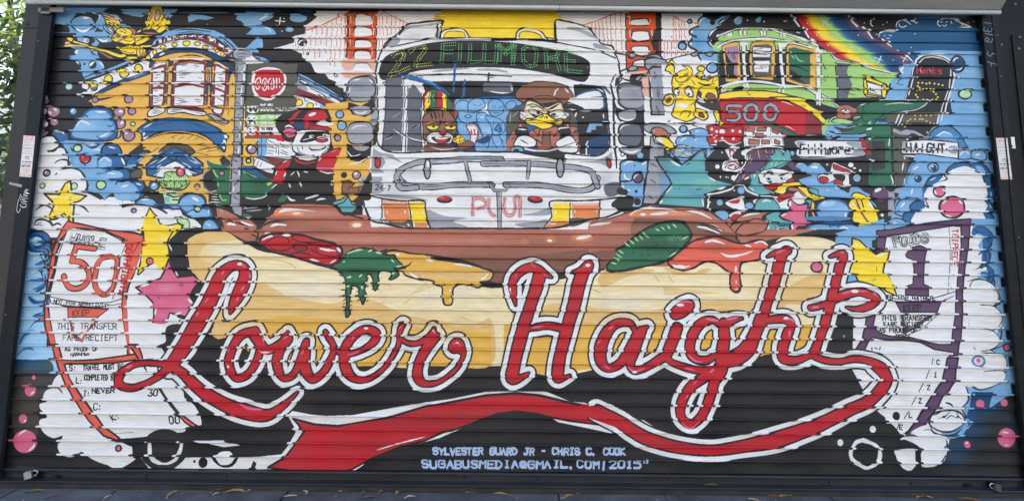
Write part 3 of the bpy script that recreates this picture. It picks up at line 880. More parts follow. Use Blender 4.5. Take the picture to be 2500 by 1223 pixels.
sK4t 0,58 8,61 14,69
pK 50,54 64,52 64,70 56,74 44,64 44,58
fBK4 48 45
ebK4 46.5 45 7.5 7
eB 47 45.5 5 5
eW 46 43.5 2.6 2 -30
pbK4 35,14 50,0 74,-2 80,-4 100,-3 120,12 119,26 108,30 88,30 58,34 36,29
pW 58,18 78,9 96,18 104,30 90,30 60,32 50,31
sK4 35,14 60,2 77,8 80,2
sK3 60,17 78,7 92,14 106,24
lN2 42,14 62,2 / 50,14 72,4 / 84,4 110,20 / 90,4 116,14 / 40,22 60,15 / 96,18 116,26 / 44,28 60,18
lW2t 40,13 52,6 / 88,10 100,16 / 98,6 112,13 / 96,22 110,27 / 60,5 70,0 / 50,24 62,16 / 92,20 104,28 / 106,8 116,12 / 46,30 56,24
fGK3 62,32 62,26 70,24 80,25 94,28 100,38 96,46 86,52 66,50 56,44 56,36
lW3 58,35 98,35
lg2 62,38 68,48 / 70,38 72,50 / 78,37 76,50 / 84,38 80,50 / 92,38 86,48 / 64,27 72,32 / 74,26 70,32
lQ2t 66,38 60,46 / 74,38 66,48 / 88,38 92,46 / 80,38 84,50 / 68,27 74,30
lK2 57,40 66,48 82,49 98,42 / 58,49 88,50
fRK3 80,24 82,19 88,18 92,22 92,28 88,31 82,30
fP 82,26 83,21 88,20 90,26 86,30
eW 85 22 1.2 2 30
pQ 60,54 86,54 84,60 82,72 62,72 60,62
pT 62,62 70,62 71,70 63,70
lK3 66,58 76,62 86,60 / 74,66 82,66 / 60,60 62,72 / 72,56 84,56
lW2 60,54 88,54
eVK3 111 46.5 4.3 4
ly3 98,49 120,49
ebK4 104 68 20 12
fB 85,70 92,62 104,58 116,62 122,70 118,78 108,74 106,80 96,83 88,78
eW 108.5 65 6 2 30
fbK4 92,86 106,82 118,78 128,74 134,84 135,92 128,93 100,93
fB 98,84 122,80 130,90 104,92
sW3t 127,80 129,86
eQK3.5 111.5 79.5 4.8 4.2
sb4 85,74 88,80 96,84 104,80
sb4t 52,75 64,74 72,80
pb 52,72 72,74 84,76 86,84 66,80
pB 72,74 84,74 84,82 74,78
pg 130,14 160,16 160,84 150,84 134,40
fg 125,7 136,12 160,16 132,18
sG3t 132,10 142,13 / 134,18 138,28 142,32 / 142,40 142,46 / 144,56 148,66 156,66
pK 118,36 122,24 132,20 138,30 142,50 130,54 120,48
sS3 132,20 122,26 119,36 121,46 130,54 140,54
eVK3 147.5 26.5 4 3.8
pK 128,56 142,56 146,68 128,70
lW2t 132,57 142,58 / 132,61 143,62 / 132,65 144,66 / 131,69 146,70
pK 144,6 150,1 160,8 162,15 148,14
pN 152,10 160,12 162,15 152,15
pg 177,16 183,16 183,122 177,80
pb 176,16 183,16 183,24
fGK1 178,22 183,24 183,28
pSK3 163,0 178,0 176,40 175,70 177,80 176,90 160,90 161,60 162,30
ss4t 164,6 172,10 / 164,24 172,28 / 165,44 172,40 / 164,60 172,66 / 162,80 170,84
sW3t 174,20 173,30 / 166,46 164,60 / 175,84 168,88
pK 177,60 183,60 183,90 177,90
pW -50,74 0,74 8,73 40,74 56,80 86,80 96,90 106,92 116,100 119,108 100,108 84,120 76,125 -50,125
sK5 0,76 8,74 24,73 42,75 56,80 66,86
sK4t 57,80 68,78 74,80 86,80 92,88 104,92 112,98 118,104 116,108 104,106
lk1 70,81 72,83 / 74,81 76,82
pK 134,76 144,76 160,84 176,90 183,92 183,122 150,122 134,104 120,108 117,100 120,94 134,92
fBK4 118,108 121,98 130,95 138,100 143,106 142,110 118,110
sb4 126,94 136,98 142,106
sW3t 124,101 132,105
fMK3 142,77! 154,82 168,90 183,94 183,106 170,104 158,96 146,92 142,86
fMK3 146,94 158,96 172,102 183,106 183,122 160,120 150,112 145,104
fWK2 152,102 158,100 168,102 170,106 158,103
sW3t 144,80 148,86 / 176,97 183,99
sK4t 140,94 148,95 150,102 150,108 / 150,95 158,98 166,99 / 165,98 175,104 183,106
lk3 144,84 134,96 / 136,78 138,92
eVK3 16.5 82 3.8 3.4
fQK2.5 82,100! 81,94 88,91 96,95 100,102 98,108 90,108 86,102
sW3t 88,96 94,98
pYK4 40,78 46,86 52,91 54,100 60,105 70,104 82,101 90,104 88,108 86,112 82,122 32,122 28,116 32,104 35,90
pY 27,108 83,108 82,112 26,112
pY 40,80 50,92 56,106 86,108 80,130 30,130 34,96
sW4t 50,95 52,100 54,103 / 68,106 76,106
lK1.2 37,97 40,98 / 36,99 37,100 / 36,101 37,103
@860 440 3.571
pM -100,34 -60,30 -20,32 9,30 24,38 50,44 180,44 206,36 236,28 260,22 300,24 330,30 330,60 -60,60
pM -100,40 260,40 262,60 240,80 -30,64
@840 20 4.8925
pW 40,4 160,4 160,125 72,125 30,125 0,88 0,60 38,62
pW 8,60 38,62 38,88 8,88
lO1.6 46,6 46,19 / 46,21 47,33 / 46,36 46,46 / 52,8 51,19 / 51,22 52,33 / 52,36 51,42 / 57,10 56,32 / 62,12 61,32 / 67,14 66,30 / 71,17 70,26 / 42,6 43,33 / 42,36 42,52
sO2 43,3 52,7 62,12 72,17 80,20
lO1.6 1,6 1,18 / 1,21 1,32 / 1,36 1,46 / 4,6 3,18 / 4,21 3,33 / 3,36 3,46 / 3,50 2,58
pk 7,3 13,3 13,5 7,5
pk 35,3 42,3 42,5 35,5
pO 6,6 40,5 40,20 39,33 38,46 38,62 36,70 35,62 5,62 5,50 6,34 6,20
fW 14,9 20,8 32,9 33,13 33,20 13,21
fW 13,25 16,23 30,24 32,26 32,33 12,34
fW 13,41 17,39 30,40 32,42 32,47 12,47
fW 13,54 18,52 29,53 31,56 31,61 12,61
sK2.5 13,20 13,13 16,9 25,8 32,10 34,15 / 12,33 12,26 16,23 25,23 32,25 / 12,46 13,40 17,38 28,38 32,41 / 12,60 12,54 16,51 28,51 32,54
lK2.5 5,6 5,34 / 5,36 4,60 / 39,20 39,33 / 39,36 38,60
fO 5,46 8,42 11,46
fO 34,46 36,42 39,46
sK1.5 4,46 8,42 11,45 / 33,46 36,42 39,45
lW1.5 8,9 8,18 / 7,23 7,32 / 35,10 34,18 / 36,22 35,32 / 34,48 33,58 / 7,38 8,44
fH 0,62 38,62 38,68 36,76 30,70 26,67 14,67 10,74 0,74
fH 0,77 36,77 34,80 8,84 0,82
ss1.5 12,70 14,67 26,66 31,69 32,73
py 121,3 195,3 200,38 114,38 114,20 106,14 110,9 117,7
@1200 20 4.8925
pW 70,5 165,5 165,125 60,125 60,40
pY -60,3 76,3 78,7 84,12 87,16 80,20 78,40 -60,38
py -60,3 74,3 76,6 -60,6
sO2.5 108,21 122,17 138,11 146,7 156,6
lO1.6 115,21 115,24 / 120,19 119,26 / 124,18 124,33 / 128,17 129,36 / 132,15 134,36 / 137,13 139,44 / 142,9 143,44 / 147,7 148,20 149,54 / 154,7 155,36 156,55 / 134,36 134,43
pO 160,6 196,6 196,24 190,40 196,60 190,76 162,76 160,50
fWK3 166,16 168,14 184,13 187,15 187,21 167,21
fWK3 168,30 171,28 186,28 188,31 188,39 168,40
fWK3 167,48 172,46 186,46 188,50 187,56 178,57 168,54
fWK3 170,64 184,62 184,70 176,70 169,72
lW2 162,11 165,11 165,20 / 165,26 166,36 / 190,14 188,20 / 191,26 192,33
lK2.5 160,7 161,72 / 160,78 164,76
sK2.5 147,54 156,55 164,57 / 172,56 180,59 186,58
fSK3 163,57 168,55 172,56 171,60 165,60
sK2 152,77 162,73 / 178,72 188,70
fSK3 162,74 168,71 175,71 174,75 166,77
fH 162,77 186,75 183,78 164,79
fH 184,78 190,78 192,110 184,100 180,88 178,82
@840 20 4.8925
fWK4 40,92 38,76 42,58 46,50 50,42 62,33 76,20 92,18 116,15 118,17! 114,38! 152,36! 200,38 260,44 268,130 120,130 72,130 60,125 42,125
pW 100,38 200,38 240,60 240,100 60,100 48,60
fS 66,32 76,22 96,20 114,17 112,20 90,24 76,26
fW 66,33 78,25 92,24 112,22 108,34 70,35
fS 108,34 113,23 114,34
fS 48,46 60,37 68,38 60,46
sK3 56,47 70,44 88,40 104,37 120,36
lK4 112,20 111,36
sK4 66,32 76,20 90,18 100,16 118,16 116,19 / 48,48 56,38 62,35
pO 0,0 0,0 0,0
@1200 20 4.8925
fWK4 76,16 88,16 98,18 108,21 118,26 124,34 127,38 132,43 144,46 147,54 151,62 153,75 155,86 148,93 152,96 152,250 0,250 0,39! 40,38! 76,40!
fS 88,25 100,24 114,28 122,33 126,36 118,35 108,30 98,27
fS 122,42 134,45 144,50 138,50 124,48
sK3 77,41 92,44 108,47 122,50 136,55 148,60
sK4 0,37 30,37 60,39 78,42
lK4 76,17 77,40
sK4 148,94 152,86 154,76
@840 20 4.8925
fYK3 115,36! 117,29 122,26 134,25 144,27 148,32 150,36!
sW4 117,36 118,30 123,28 134,26 143,28 147,36
sK1.5 119,36 121,31 126,28 142,29 145,35
@1200 20 4.8925
fYK3 29,38! 30,30 34,26 42,25 54,27 61,30 66,38!
sW4 31,37 32,30 38,26 48,26 58,30 64,38
sK2 33,35 34,30 40,28 52,30 58,33 60,37
@840 20 4.8925
fK 42,74 48,60 60,53 84,46 108,41 140,39 180,40 220,44 270,54 290,62 294,72 290,86 280,88 250,80 210,73 170,71 130,72 90,75 70,82 56,86 44,85
fW 60,86 80,80 110,75 140,72 170,71 200,75 200,78 160,77 110,78 80,84 62,88
sS6t 105,76 124,74 150,72 / 158,74 180,74 196,77
sK2.5 48,89 70,84 90,81 110,80 140,79 170,80 200,82 / 106,80 116,79
ss2t 168,82 184,81 / 172,84 180,83
fS 58,90 80,84 94,82 90,88 70,92
nY1 58,58 62,54 70,52 72,56 70,62 66,66 54,82 / 56,80 66,77 72,74 78,71
nY1 78,53 84,49 96,46 98,50 90,60 86,68 85,70 / 87,69 94,68 105,67
nG1 118,43 117,66 / 119,44 133,43 / 119,53 130,53
nG1 139,43 138,66 / 151,43 150,66 / 152,65 163,64 / 168,43 167,66 / 168,65 182,65
nG1 186,65 185,44 193,52 201,44 202,68
@1200 20 4.8925
nG1 5,66 6,44 17,55 28,44 26,68
nG1 38,64 37,50 42,46 52,47 54,54 53,68 46,70 38,64
nG1 66,72 64,49 76,49 80,54 78,58 68,60 78,62 82,75
nG1 89,75 88,50 106,54 / 89,63 100,64 / 90,75 108,77
dW1 131,61 115,71 133,71 135,71 124,83 126,83
@840 20 4.8925
fW 38,90 48,90 46,125 38,125
fs 43,93 60,90 72,90 60,96 46,98 44,106
pK 48,95 64,90 100,88 150,87 200,88 240,90 262,98 268,108 268,140 262,190 255,206 200,200 60,200 50,190
@860 240 5.094
fWK3 36,-14 46,-20 60,-24 84,-20 90,-10 90,70 34,68 30,52 34,30
fW 34,-10 38,-14 42,66 34,60
ps 42,-24 62,-26 64,0 62,66 36,66 40,30
ps 70,-12 78,-16 84,-8 87,0 86,66 66,66 68,10
fW 64,-22 78,-20 90,-10 88,0 86,-8 78,-16 70,-14 68,66 61,68 64,0
lK2 64,-22 66,0 64,20 63,44 61,66 / 69,-14 69,10 67,40 66,66 / 86,-6 86,14 85,30 87,64 / 90,-2 90,12 89,40 91,64
lW4 88,-6 88,14 87,30 88,50 89,64
lK2 42,-22 42,10 40,30 38,52 37,66
sS3t 40,52 50,48 / 50,24 60,18 / 76,38 84,32
sK3t 42,50 52,44 / 74,38 82,33
ss5 42,60 60,60
sb3t 60,-30 80,-26 104,-14
fb 56,-30 100,-20 120,-6 116,-4 96,-16 70,-24
sB2t 82,-26 100,-18 112,-8
lb6 128,-44 126,-8 / 140,-22 138,0
fbK2 126,4 132,2 150,0 200,-2 215,20 215,66 140,66 128,40
pb 126,10 220,0 240,10 240,66 132,66
fBK2 126,14 128,6 134,3 142,4 147,10 150,14 160,13 162,18 152,22 146,24 136,22 130,18
fBK2 142,4 150,0 160,2 163,10 158,14 150,12
pW 160,6 166,6 168,12 166,18 160,20
fBK2 167,8 170,2 176,6 182,2 186,8 186,18 176,20 168,16
lK2 154,6 160,9 / 170,10 174,9 / 179,9 184,8
sK2 139,22 144,20 148,22 144,25 139,22
eK 148 17.5 .8 .8
fbK2 130,36 136,28 146,30 152,40 156,56 150,64 140,66
fBK2 154,30 160,28 168,30 170,44 176,56 166,64 156,60
fN 152,54 168,48 172,50 166,56
eBK2 161 46 2.6 2
fBK2 170,36 180,30 186,34 186,50 176,48
dW1.4 133,36 138,34 176,34 178,38 181,34 183,38 180,42 153,33
sB3t 132,44 140,54 / 174,40 172,54 / 150,64 160,60 / 164,30 168,40
sN2t 158,24 166,30 170,42 / 172,46 178,54 / 176,58 182,64
sN2t 166,20 176,24 186,20 / 140,30 146,38 150,50
fh 88,26 92,18 104,14 118,14 124,22 130,34 128,46 122,54 90,54 88,40
fhK3 118,20 124,16 132,15 131,22 126,28
pR 122,20 129,17 127,24 123,23
fhK3 88,24 96,17 110,15 122,18 128,28 130,38 126,50 118,56 96,54 89,50 88,38
lK3 101,16 104,25 / 107,17 109,25 / 112,16 113,22 / 98,19 100,25
sk6t 92,34 98,42 110,40 / 114,38 122,41 130,36
sk5t 112,28 108,34 / 114,30 118,34
fYK2 92,35 100,34 108,35 104,39 96,39
fYK2 115,36 122,34 129,35 127,39 118,39
eK 101 35.5 1.5 1.3
eK 124 35.5 1.5 1.3
sH2 93,32 100,30 107,33 / 116,32 122,31 129,33
fWK3 92,48 100,43 112,42 122,44 126,50 122,56 110,57 96,56
fRK2 108,42 118,42 113,47
fKK2 99,49 108,49 122,48 120,54 112,56 104,54
fR 106,52 114,50 119,51 116,55 108,55
sW2.5 104,49 112,50 121,48
fRK2 88,-2 92,-8 98,-10 96,0 90,16
pY 93,-6 98,-9 97,8 92,16 90,8
pg 98,-10 106,-10 105,14 97,14
fW 92,0 96,-4 95,2
pR 106,-9 112,-7 113,12 105,14
pY 112,-7 118,-2 118,16 113,14
pg 118,-2 124,6 126,14 118,16
lK2 97,-8 95,6 / 105,-8 104,12 / 112,-6 112,12 / 117,-2 118,14
sK3 90,18 96,14 106,12 118,14 126,18
sK2 88,6 90,-4 98,-10 106,-11 114,-8 120,-2 126,10
pr 124,4 128,12 124,16 122,10
lG1.5 101,-4 101,4 / 112,14 118,15
fm 92,58 108,58 126,60 122,66 90,66
fYK2 124,52 134,46 140,50 132,56
lR3 126,52 136,50 / 130,48 134,54
lg3 134,48 140,46
fWK2 136,33 152,33 154,42 154,52 150,57 141,50 142,42
sR2.5 138,34 151,34 152,42 153,51 149,56 / 142,47 150,47
tR3 143 43.5 6 0 HI
fhK2 134,54 140,52 148,54 150,58 144,59 132,58
sW3t 51,38 62,46 76,51 90,54
sK2t 50,37 62,44 76,53 90,56 / 60,42 66,48
sK2t 88,55 104,58 118,60
sW2t 96,60 112,64 130,62 148,60
eNK2 147 64 6 3
lN5 118,57 130,60
lr2 128,61 132,66
@1180 180 5.094
ps 0,12 34,12 38,16 36,24 24,26 0,22
sW3t 8,22 20,24 32,24 / 35,16 36,22
sK3 0,26 24,28 38,24
pb 0,30 30,30 44,34 50,38 30,46 27,60 28,96 0,96
fBK2 5,32 8,40 16,44 24,40 22,33
lK2 9,40 12,38 / 16,40 21,38
fBK2 8,44 16,43 24,44 20,50 12,50
fBK2 26,34 34,32 38,36 34,42 27,40
fBK2 40,34 46,34 48,38 42,40
sN2t 0,50 10,50 16,60 / 12,48 20,56 26,52 / 0,64 10,66 14,80 / 20,60 26,70 / 14,72 22,80 26,78
dW1.4 13,67 17,64 17,68 20,62 3,86 2,90 24,58 20,58
sB3t 4,54 10,60 / 18,84 26,86 / 4,74 8,84 / 22,72 27,70
fN 0,78 6,78 9,84 0,86
sT3t 14,80 24,84 / 10,88 18,94
fD 28,46 50,42 56,50 52,72 30,74
sS3t 34,48 33,64 / 36,54 44,46
fD 104,44 112,48 124,64 124,78 108,74 98,52
sS2t 124,64 123,70 / 128,66 128,70
fhK3 40,24 48,16 58,12 68,10 86,11 98,14 106,18 112,28 108,34 100,40 90,36 72,38 56,38 42,32
sK2t 58,32 68,28 82,28 92,32 98,38
sm3t 44,30 56,28 / 58,14 96,16
sW4t 88,28 90,22 94,18 / 101,18 106,24
fDK3 52,36 58,32 68,36 76,42 86,38 96,34 98,40 98,50 96,56 108,54 104,60 92,58 70,56 56,58 46,58 44,50 52,50
fH 53,38 60,34 68,40 76,44 90,38 97,38 97,56 55,56
pC 54,36 58,34 66,37 74,43 82,42 96,36 97,48 97,56 90,58 54,56
sS4t 56,40 66,42 / 84,44 92,40
fWK2 56,46 62,45 70,48 74,50 64,54
fWK2 82,50 90,46 98,46 94,52 86,54
sK3t 53,40 62,38 70,42 76,46 / 78,46 86,42 94,38
eK 68.5 48.5 2.5 2.5
eK 81 49 2.2 2.2
eS 68.5 48 1 1
eS 81 48.5 1 1
sk6t 60,50 68,54 74,50 / 84,52 90,50
fW 46,48 54,50 56,56 48,57
fW 94,48 106,50 102,56 94,54
sK2t 44,48 52,54 / 104,50 98,53
fYK3 54,56 62,56 70,52 78,50 84,54 90,57 98,56 98,62 94,64 84,62 76,64 68,66 58,64 52,61
fY 66,64 76,62 86,64 80,68 70,68
sK2 54,59 66,58 76,60 88,59 98,58
sK2 66,66 74,69 84,68 88,65
sk3t 70,56 74,53 / 78,53 80,56
sW3t 58,62 66,63 / 90,60 96,61
eR 47 65 3.3 2
eRK2 104 64 3.8 2.4
eW 46 64.5 .9 .9
eW 105 64.5 .9 .9
fM 30,80 38,72 44,74 40,80 40,90 30,96 26,90
sK2t 36,72 30,82 26,90 26,95 36,98 / 40,78 34,84
fMK2 56,74 66,68 76,70 90,66 96,74 94,84 88,92 68,94 64,82 56,78
pM 74,72 82,72 84,92 72,92
lK2.5 74,72 73,90 / 82,72 84,92
lK2.5 62,70 68,78 70,70 / 84,72 88,78 92,72 / 66,82 74,88
pm 75,72 81,72 83,90 73,90
fKK2 42,68 54,67 56,74 54,78 40,76
fKK2 94,68 108,66 110,74 96,77
sW3t 43,69 54,70 / 94,70 96,68 108,67
fWK3 42,80 48,77 58,78 66,84 64,90 54,92 38,90
fWK3 90,86 98,80 108,77 116,84 118,88 116,98 100,98 92,94
fMK2 108,66 118,68 112,74 122,76 120,84 116,86 110,76
fMK2 116,88 124,88 126,94 120,98
sK3t 46,82 56,88 / 98,92 108,90
sW4 52,93 64,96 80,96 96,92 112,88
sS2 66,95 84,95 100,90 120,84 135,80 154,72
sK1.5 84,93 100,90 112,86 / 120,84 138,78 154,70
sW2t 120,86 140,80 155,74
eBK2 42 95 8 5
eK 41 96.5 4 3
pK 112,14 126,14 140,18 150,24 154,44 156,96 148,102 120,100
fWb4 114,30 124,24 136,21 144,22 148,28 149,43 126,44 110,40
pW 108,31 149,30 146,44 126,44 112,40 104,36
lK2 134,30 148,29
fKK3 100,42 104,36 112,38 124,44
sS2t 104,38 112,37
fk 112,46 130,45 150,46 154,52 152,58 120,60 114,52
sW3t 118,47 134,47 / 116,48 114,54 / 149,50 150,56 / 123,54 125,55
pB 132,62 148,62 148,65 140,65 140,70 134,70 134,73 128,73
fN 128,86 154,74 155,90 150,100 130,100
lW3 130,84 128,88 128,100
lW2 154,60 148,60
fW 148,16 158,16 158,60 157,90 150,102 140,103 128,104 150,98 156,88 157,60 155,30 151,20
ss6t 132,15 150,18 158,26
sK4 120,14 136,16 148,20 152,28 154,46 156,66 157,88 152,97 142,102 128,102 100,99 70,98 40,98 0,96
lK5 158,14 162,30 162,60 163,90 165,104 167,125
sK3t 158,14 164,0
@860 240 5.094
pW 22,60 30,58 36,64 44,67 60,68 200,66 215,70 330,90 330,160 22,160
sK4 30,44 32,56 38,63 48,67 60,68 90,67 130,66 180,67 216,67
pS 26,62 36,68 50,70 62,80 44,76 36,88 46,100 32,120 22,122 24,80
fW 40,72 56,78 60,84 44,82
fRK3 29,75 33,74 35,78 34,85 30,86 28,80
@840 180 4
@860 440 3.571
pW 4,-6 235,-10 236,4 232,12 236,18 226,32 200,38 176,42 66,42 24,36 9,30 10,14 14,12
fS 2,-8 20,0 26,10 16,12 4,10
fS 20,12 50,14 66,18 30,15
fS 65,26 80,31 100,33 88,36 100,41 68,41
fS 172,24 160,28 148,30 160,31 172,30
fS 142,38 160,36 170,34 166,41 150,41
pS 16,-3 26,-3 28,10 16,10
fs 220,4 233,2 232,12 222,14
tK2 20 8.5 4.4 4 24-7
eKK2 80.5 17 6.5 2.8
eR 80.5 16 5.5 1.9
eKK2 159.5 17 6.5 2.8 6
eR 159.5 16 5.5 1.9 6
eP 78 15 3 .7
eP 158 15 3 .7
sR9 105,15 105,30 / 106,16 112,16 116,19 115,23 109,25 / 119,17 119,25 122,30 125,31 / 133,16 132,24 135,30 140,30 142,24 142,16 146,16 146,31
sW6 105,15 105,30 / 106,16 112,16 116,19 115,23 109,25 / 119,17 119,25 122,30 125,31 / 133,16 132,24 135,30 140,30 142,24 142,16 146,16 146,31
sR2.5 105,15 105,30 / 106,16 112,16 116,19 115,23 109,25 / 119,17 119,25 122,30 125,31 / 133,16 132,24 135,30 140,30 142,24 142,16 146,16 146,31
pS 126,10 129,10 130,41 127,41
lK2 126,11 127,41 / 130,11 130,41
fW 10,18 14,14 24,15 26,22 26,34 14,32 10,28
pS 10,30 18,33 26,36 24,36
fH 0,0 0,0 0,0
pO 0,0 0,0 0,0
pZ 27,17 48,18 50,32 44,36 34,36 28,32
pH 27,17 47,19 48,21 28,20
fD 28,34 40,36 50,34 52,41 44,40 30,37
fZ 28,30 50,31 46,36 34,36
pY 49,19 62,19 64,24 65,36 60,38 54,37 50,30
pZ 54,37 65,37 66,41 55,41
sW3t 30,26 31,30 / 46,26 46,29 / 52,27 52,31 / 61,26 62,30 / 29,35 32,37 / 48,38 50,40
sK4 12,12 26,16 44,18 62,18 64,26 66,36 68,41
lK3 26,16 26,36 / 49,18 51,30 53,41
lK2 26,21 63,21
pY 175,20 190,20 189,34 184,38 174,36
pZ 173,36 188,36 188,41 168,41
pZ 191,20 216,20 215,32 206,34 192,32
fD 190,33 206,34 198,39 190,40
pH 192,20 214,20 214,22 193,22
sK4 172,24 174,18 195,18 216,17 234,15
lK3 173,24 174,32 167,41 / 190,20 189,40 / 216,17 215,33
sW3t 177,26 177,30 / 213,25 213,28 / 194,26 194,28 / 172,38 178,38
fW 218,20 228,17 235,18 236,30 226,32 217,33
sK5 9,16 16,34 30,38 50,42 80,42 120,42 160,42 180,41 194,37 208,34 222,32 236,26
sK16 41,-2 44,2 52,5 70,6 90,4 122,4 / 134,4 152,4 170,5 186,8 200,9 210,6 214,-2
sS11 41,-2 44,2 52,5 70,6 90,4 122,4 / 134,4 152,4 170,5 186,8 200,9 210,6 214,-2
ss2t 60,6 80,5 / 170,6 196,9
sW2t 66,3 90,3 / 150,3 170,4
lK8 120,3 124,9 134,9 137,3
lS4 120,3 124,9 134,9 137,3
@860 240 5.094
sK16 58,105 55,98 60,90 70,84 82,80 94,79 120,78 140,76 186,76
sS11 58,105 55,98 60,90 70,84 82,80 94,79 120,78 140,76 186,76
sK16 58,105 58,109 64,112 80,111
sS11 58,105 58,109 64,112 80,111
eKK3 93.5 88 4.3 12.5
eS 93.5 88 3 11.5
eW 94 82 2 4
lK10 140,76 144,92 147,104
lS7 140,76 144,92 147,104
lW2 106,79 130,78 / 150,78 170,77
@1180 180 5.094
sK16 0,112 30,112 60,112 96,115 120,118 134,122 138,130 142,140
sS11 0,112 30,112 60,112 96,115 120,118 134,122 138,130 142,140
ls2 0,112 50,113 / 66,113 96,116
lK10 57,110 56,122 55,130
lS7 57,110 56,122 55,130
eKK3 95.5 117 5 12
eS 95.5 117 3.5 11
sK3t 92,102 101,102 / 99,105 104,107 / 100,108 103,110
fS 118,110 140,108 154,102 160,98 158,118 146,112
fRK3 153,105 157,107 159,112 158,117 155,115
eK 170 99 2.2 2.2
eW 170 99 1 1
@840 180 4
pK 2,30 22,40 22,80 4,120 0,60
fSK3 7,12 10,5 20,2 28,3 32,8 33,30 33,44 26,46 12,46 4,40 4,24
@840 20 4.8925
fsK3 2,110 3,96 5,90 12,84 22,82 32,84 36,90 37,104 35,114 26,118 14,116 6,114
fS 4,98 7,91 14,87 30,87 35,92 35,102 4,102
sW3t 7,96 4,104 / 26,84 32,87 / 12,88 16,86
fKK2 2,112 14,116 30,112 34,110 35,120 4,120
@860 240 5.094
fSK4 -4,10 4,8 20,12 25,14 22,22 16,24 4,24 -4,22
sW5t -2,19 8,21 18,17
fs -4,26 30,26 30,28 -4,28
fSK4 -2,33 6,31 18,32 22,36 23,48 18,54 4,55 -3,50
sW4t 4,36 14,34 20,38 / 1,39 4,36
fKK2 10,54 22,48 24,60 16,64 -2,68 -6,60 0,56
fSK3 -2,58 16,58 18,62 8,65 -2,64
sW4t 2,64 10,65 17,61
@1200 20 4.8925
sK3 154,82 160,86 168,88 174,88 / 184,80 188,75
fSK3 174,86 178,82 184,82 182,87 176,88
pW 150,92 158,94 158,200 150,200
fsK4 150,96 154,91 164,90 178,93 182,98 184,110 186,116 178,124 160,120 152,114 151,104
fS 153,98 158,95 176,96 180,108 182,114 174,119 160,118 153,110
lW2 155,96 178,96 / 153,99 155,99
sW2t 180,98 182,102
@1180 180 5.094
pK 163,34 166,42 176,46 186,44 190,60 188,62 170,60 164,50
fSK4 167,50 174,46 184,44 190,46 190,56 180,60 170,58
sW4t 169,54 178,58 188,56
fsK4 168,76 169,66 175,62 188,62 196,66 197,82 192,90 180,90 170,86
sW3t 170,70 174,65 182,64
fSK4 170,92 184,92 196,90 196,98 184,102 172,98
sW4t 175,96 184,98 194,95
@1640 30 10.188
pK 118,2 420,2 420,140 380,240 100,240 100,60 118,34
pW -26,4 76,4 76,100 118,100 118,140 60,160 -26,160
sO2 0,10 12,16 26,22 42,26 62,29
lO1.5 8,14 8,32 11,60 11,92 / 17,18 18,34 19,62 20,92 / 30,24 31,35 32,62 / 3,10 4,60 6,92 / 24,22 24,110 / 43,28 43,60 / 34,62 34,110 / 0,60 0,92 / 47,70 47,104 / 58,28 58,31 / 13,95 13,108
ebK3 44.5 24 5.5 5.5
eB 44.5 24 3 3
pB 68,34 64,24 70,14 82,13 92,18 100,22 112,18 128,10 150,8 150,34 120,70 114,92 116,124 74,120 66,108 68,98 54,92 46,84 48,70 50,64 44,54 48,44
sK3t 65,34 65,24 70,15 80,13 90,17 / 90,16 100,15 108,20 116,14 126,10 138,10 / 120,34 116,26 124,20 136,14 150,8
sK5 66,36 50,42 44,50 50,58 60,62 / 50,66 42,76 44,86 54,92 62,96
eK 101.5 26.5 7 6.5
sK4t 68,96 66,108 74,122
sW3t 68,30 74,20 84,17 / 47,50 54,50 / 49,82 46,76 / 122,28 132,20 / 50,44 48,54
pK 150,8 420,8 420,60 300,60 110,94 104,92 88,78 88,64 98,50 112,36 122,34 122,28
sK4 90,62 98,50 112,40 / 88,74 96,84 108,90
sW4t 94,60 100,50 108,44 / 92,72 98,82 108,90
ebK3 26.5 83 10.5 9
eB 26.5 83 8 7
sW3t 22,86 22,80 28,78
eB 164.5 22 10.5 9.5
sW3t 157,22 161,17 167,16
eB 215 20 6.5 6.5
dW1.8 188,21 230,24 280,23 313,51
ebK3 102 137 12 10.5
eB 102 137 9.5 8.5
sW3t 95,140 96,132 102,130
sK2.5 -40,124 0,116 40,106 90,103 112,103
fSK3 48,105 56,100 65,104 62,109 52,110
fSK3 84,104 94,100 102,104 98,110 88,109
pg 114,94 124,94 120,130 118,200 112,190
pQ 118,96 124,92 124,130 119,150 116,148
fG 114,70 128,56 150,48 200,42 260,44 320,62 340,72 350,80 360,90 340,100 120,100
pK 118,96 350,92 356,186 310,186 116,180
sG6 120,70 150,56 200,50 260,54 320,68
pG 150,50 164,46 166,64 148,64
pG 186,46 220,46 222,64 186,64
pG 234,46 262,48 270,64 234,64
pG 288,56 312,62 314,70 288,70
sW6 114,60 130,54 160,44 200,41 240,44 280,54 320,66 352,78 380,92
sK1.5 114,62 130,56 160,46 200,44 240,46 280,56 320,68 350,81 / 118,56 140,47 170,40 200,39 240,41 290,54 330,64
lW5 142,56 142,70 / 148,54 148,66 / 170,46 172,62 / 182,46 183,62 / 223,46 225,62 / 231,46 231,62 / 272,56 276,72 / 279,56 281,72 / 326,68 322,78 / 332,70 330,80
lK1.5 132,54 130,62 / 150,48 152,56 / 176,46 178,62 / 165,40 168,64 / 186,46 188,62 / 218,44 222,60 / 227,46 228,62 / 236,46 236,60 / 268,54 272,70 / 276,56 278,72
pG 116,64 170,58 240,58 320,66 322,72 240,64 170,66 120,78
sW6 116,86 136,76 160,71 188,68 220,66 250,68 290,74 330,82 350,92
sK2 114,84 134,73 160,68 190,65 220,63 250,65 300,74 340,84
fyK2 124,86! 130,82 150,76 166,76 168,84! 170,120 172,170! 158,174 134,174! 130,130
pK 132,90 162,84 163,166 136,166
fV 134,90 164,88 164,120 160,128 148,124 140,112
pV 156,132 162,132 164,160 154,160 154,150
lD2 136,130 162,126
lK2 148,100 154,118 / 154,100 158,116
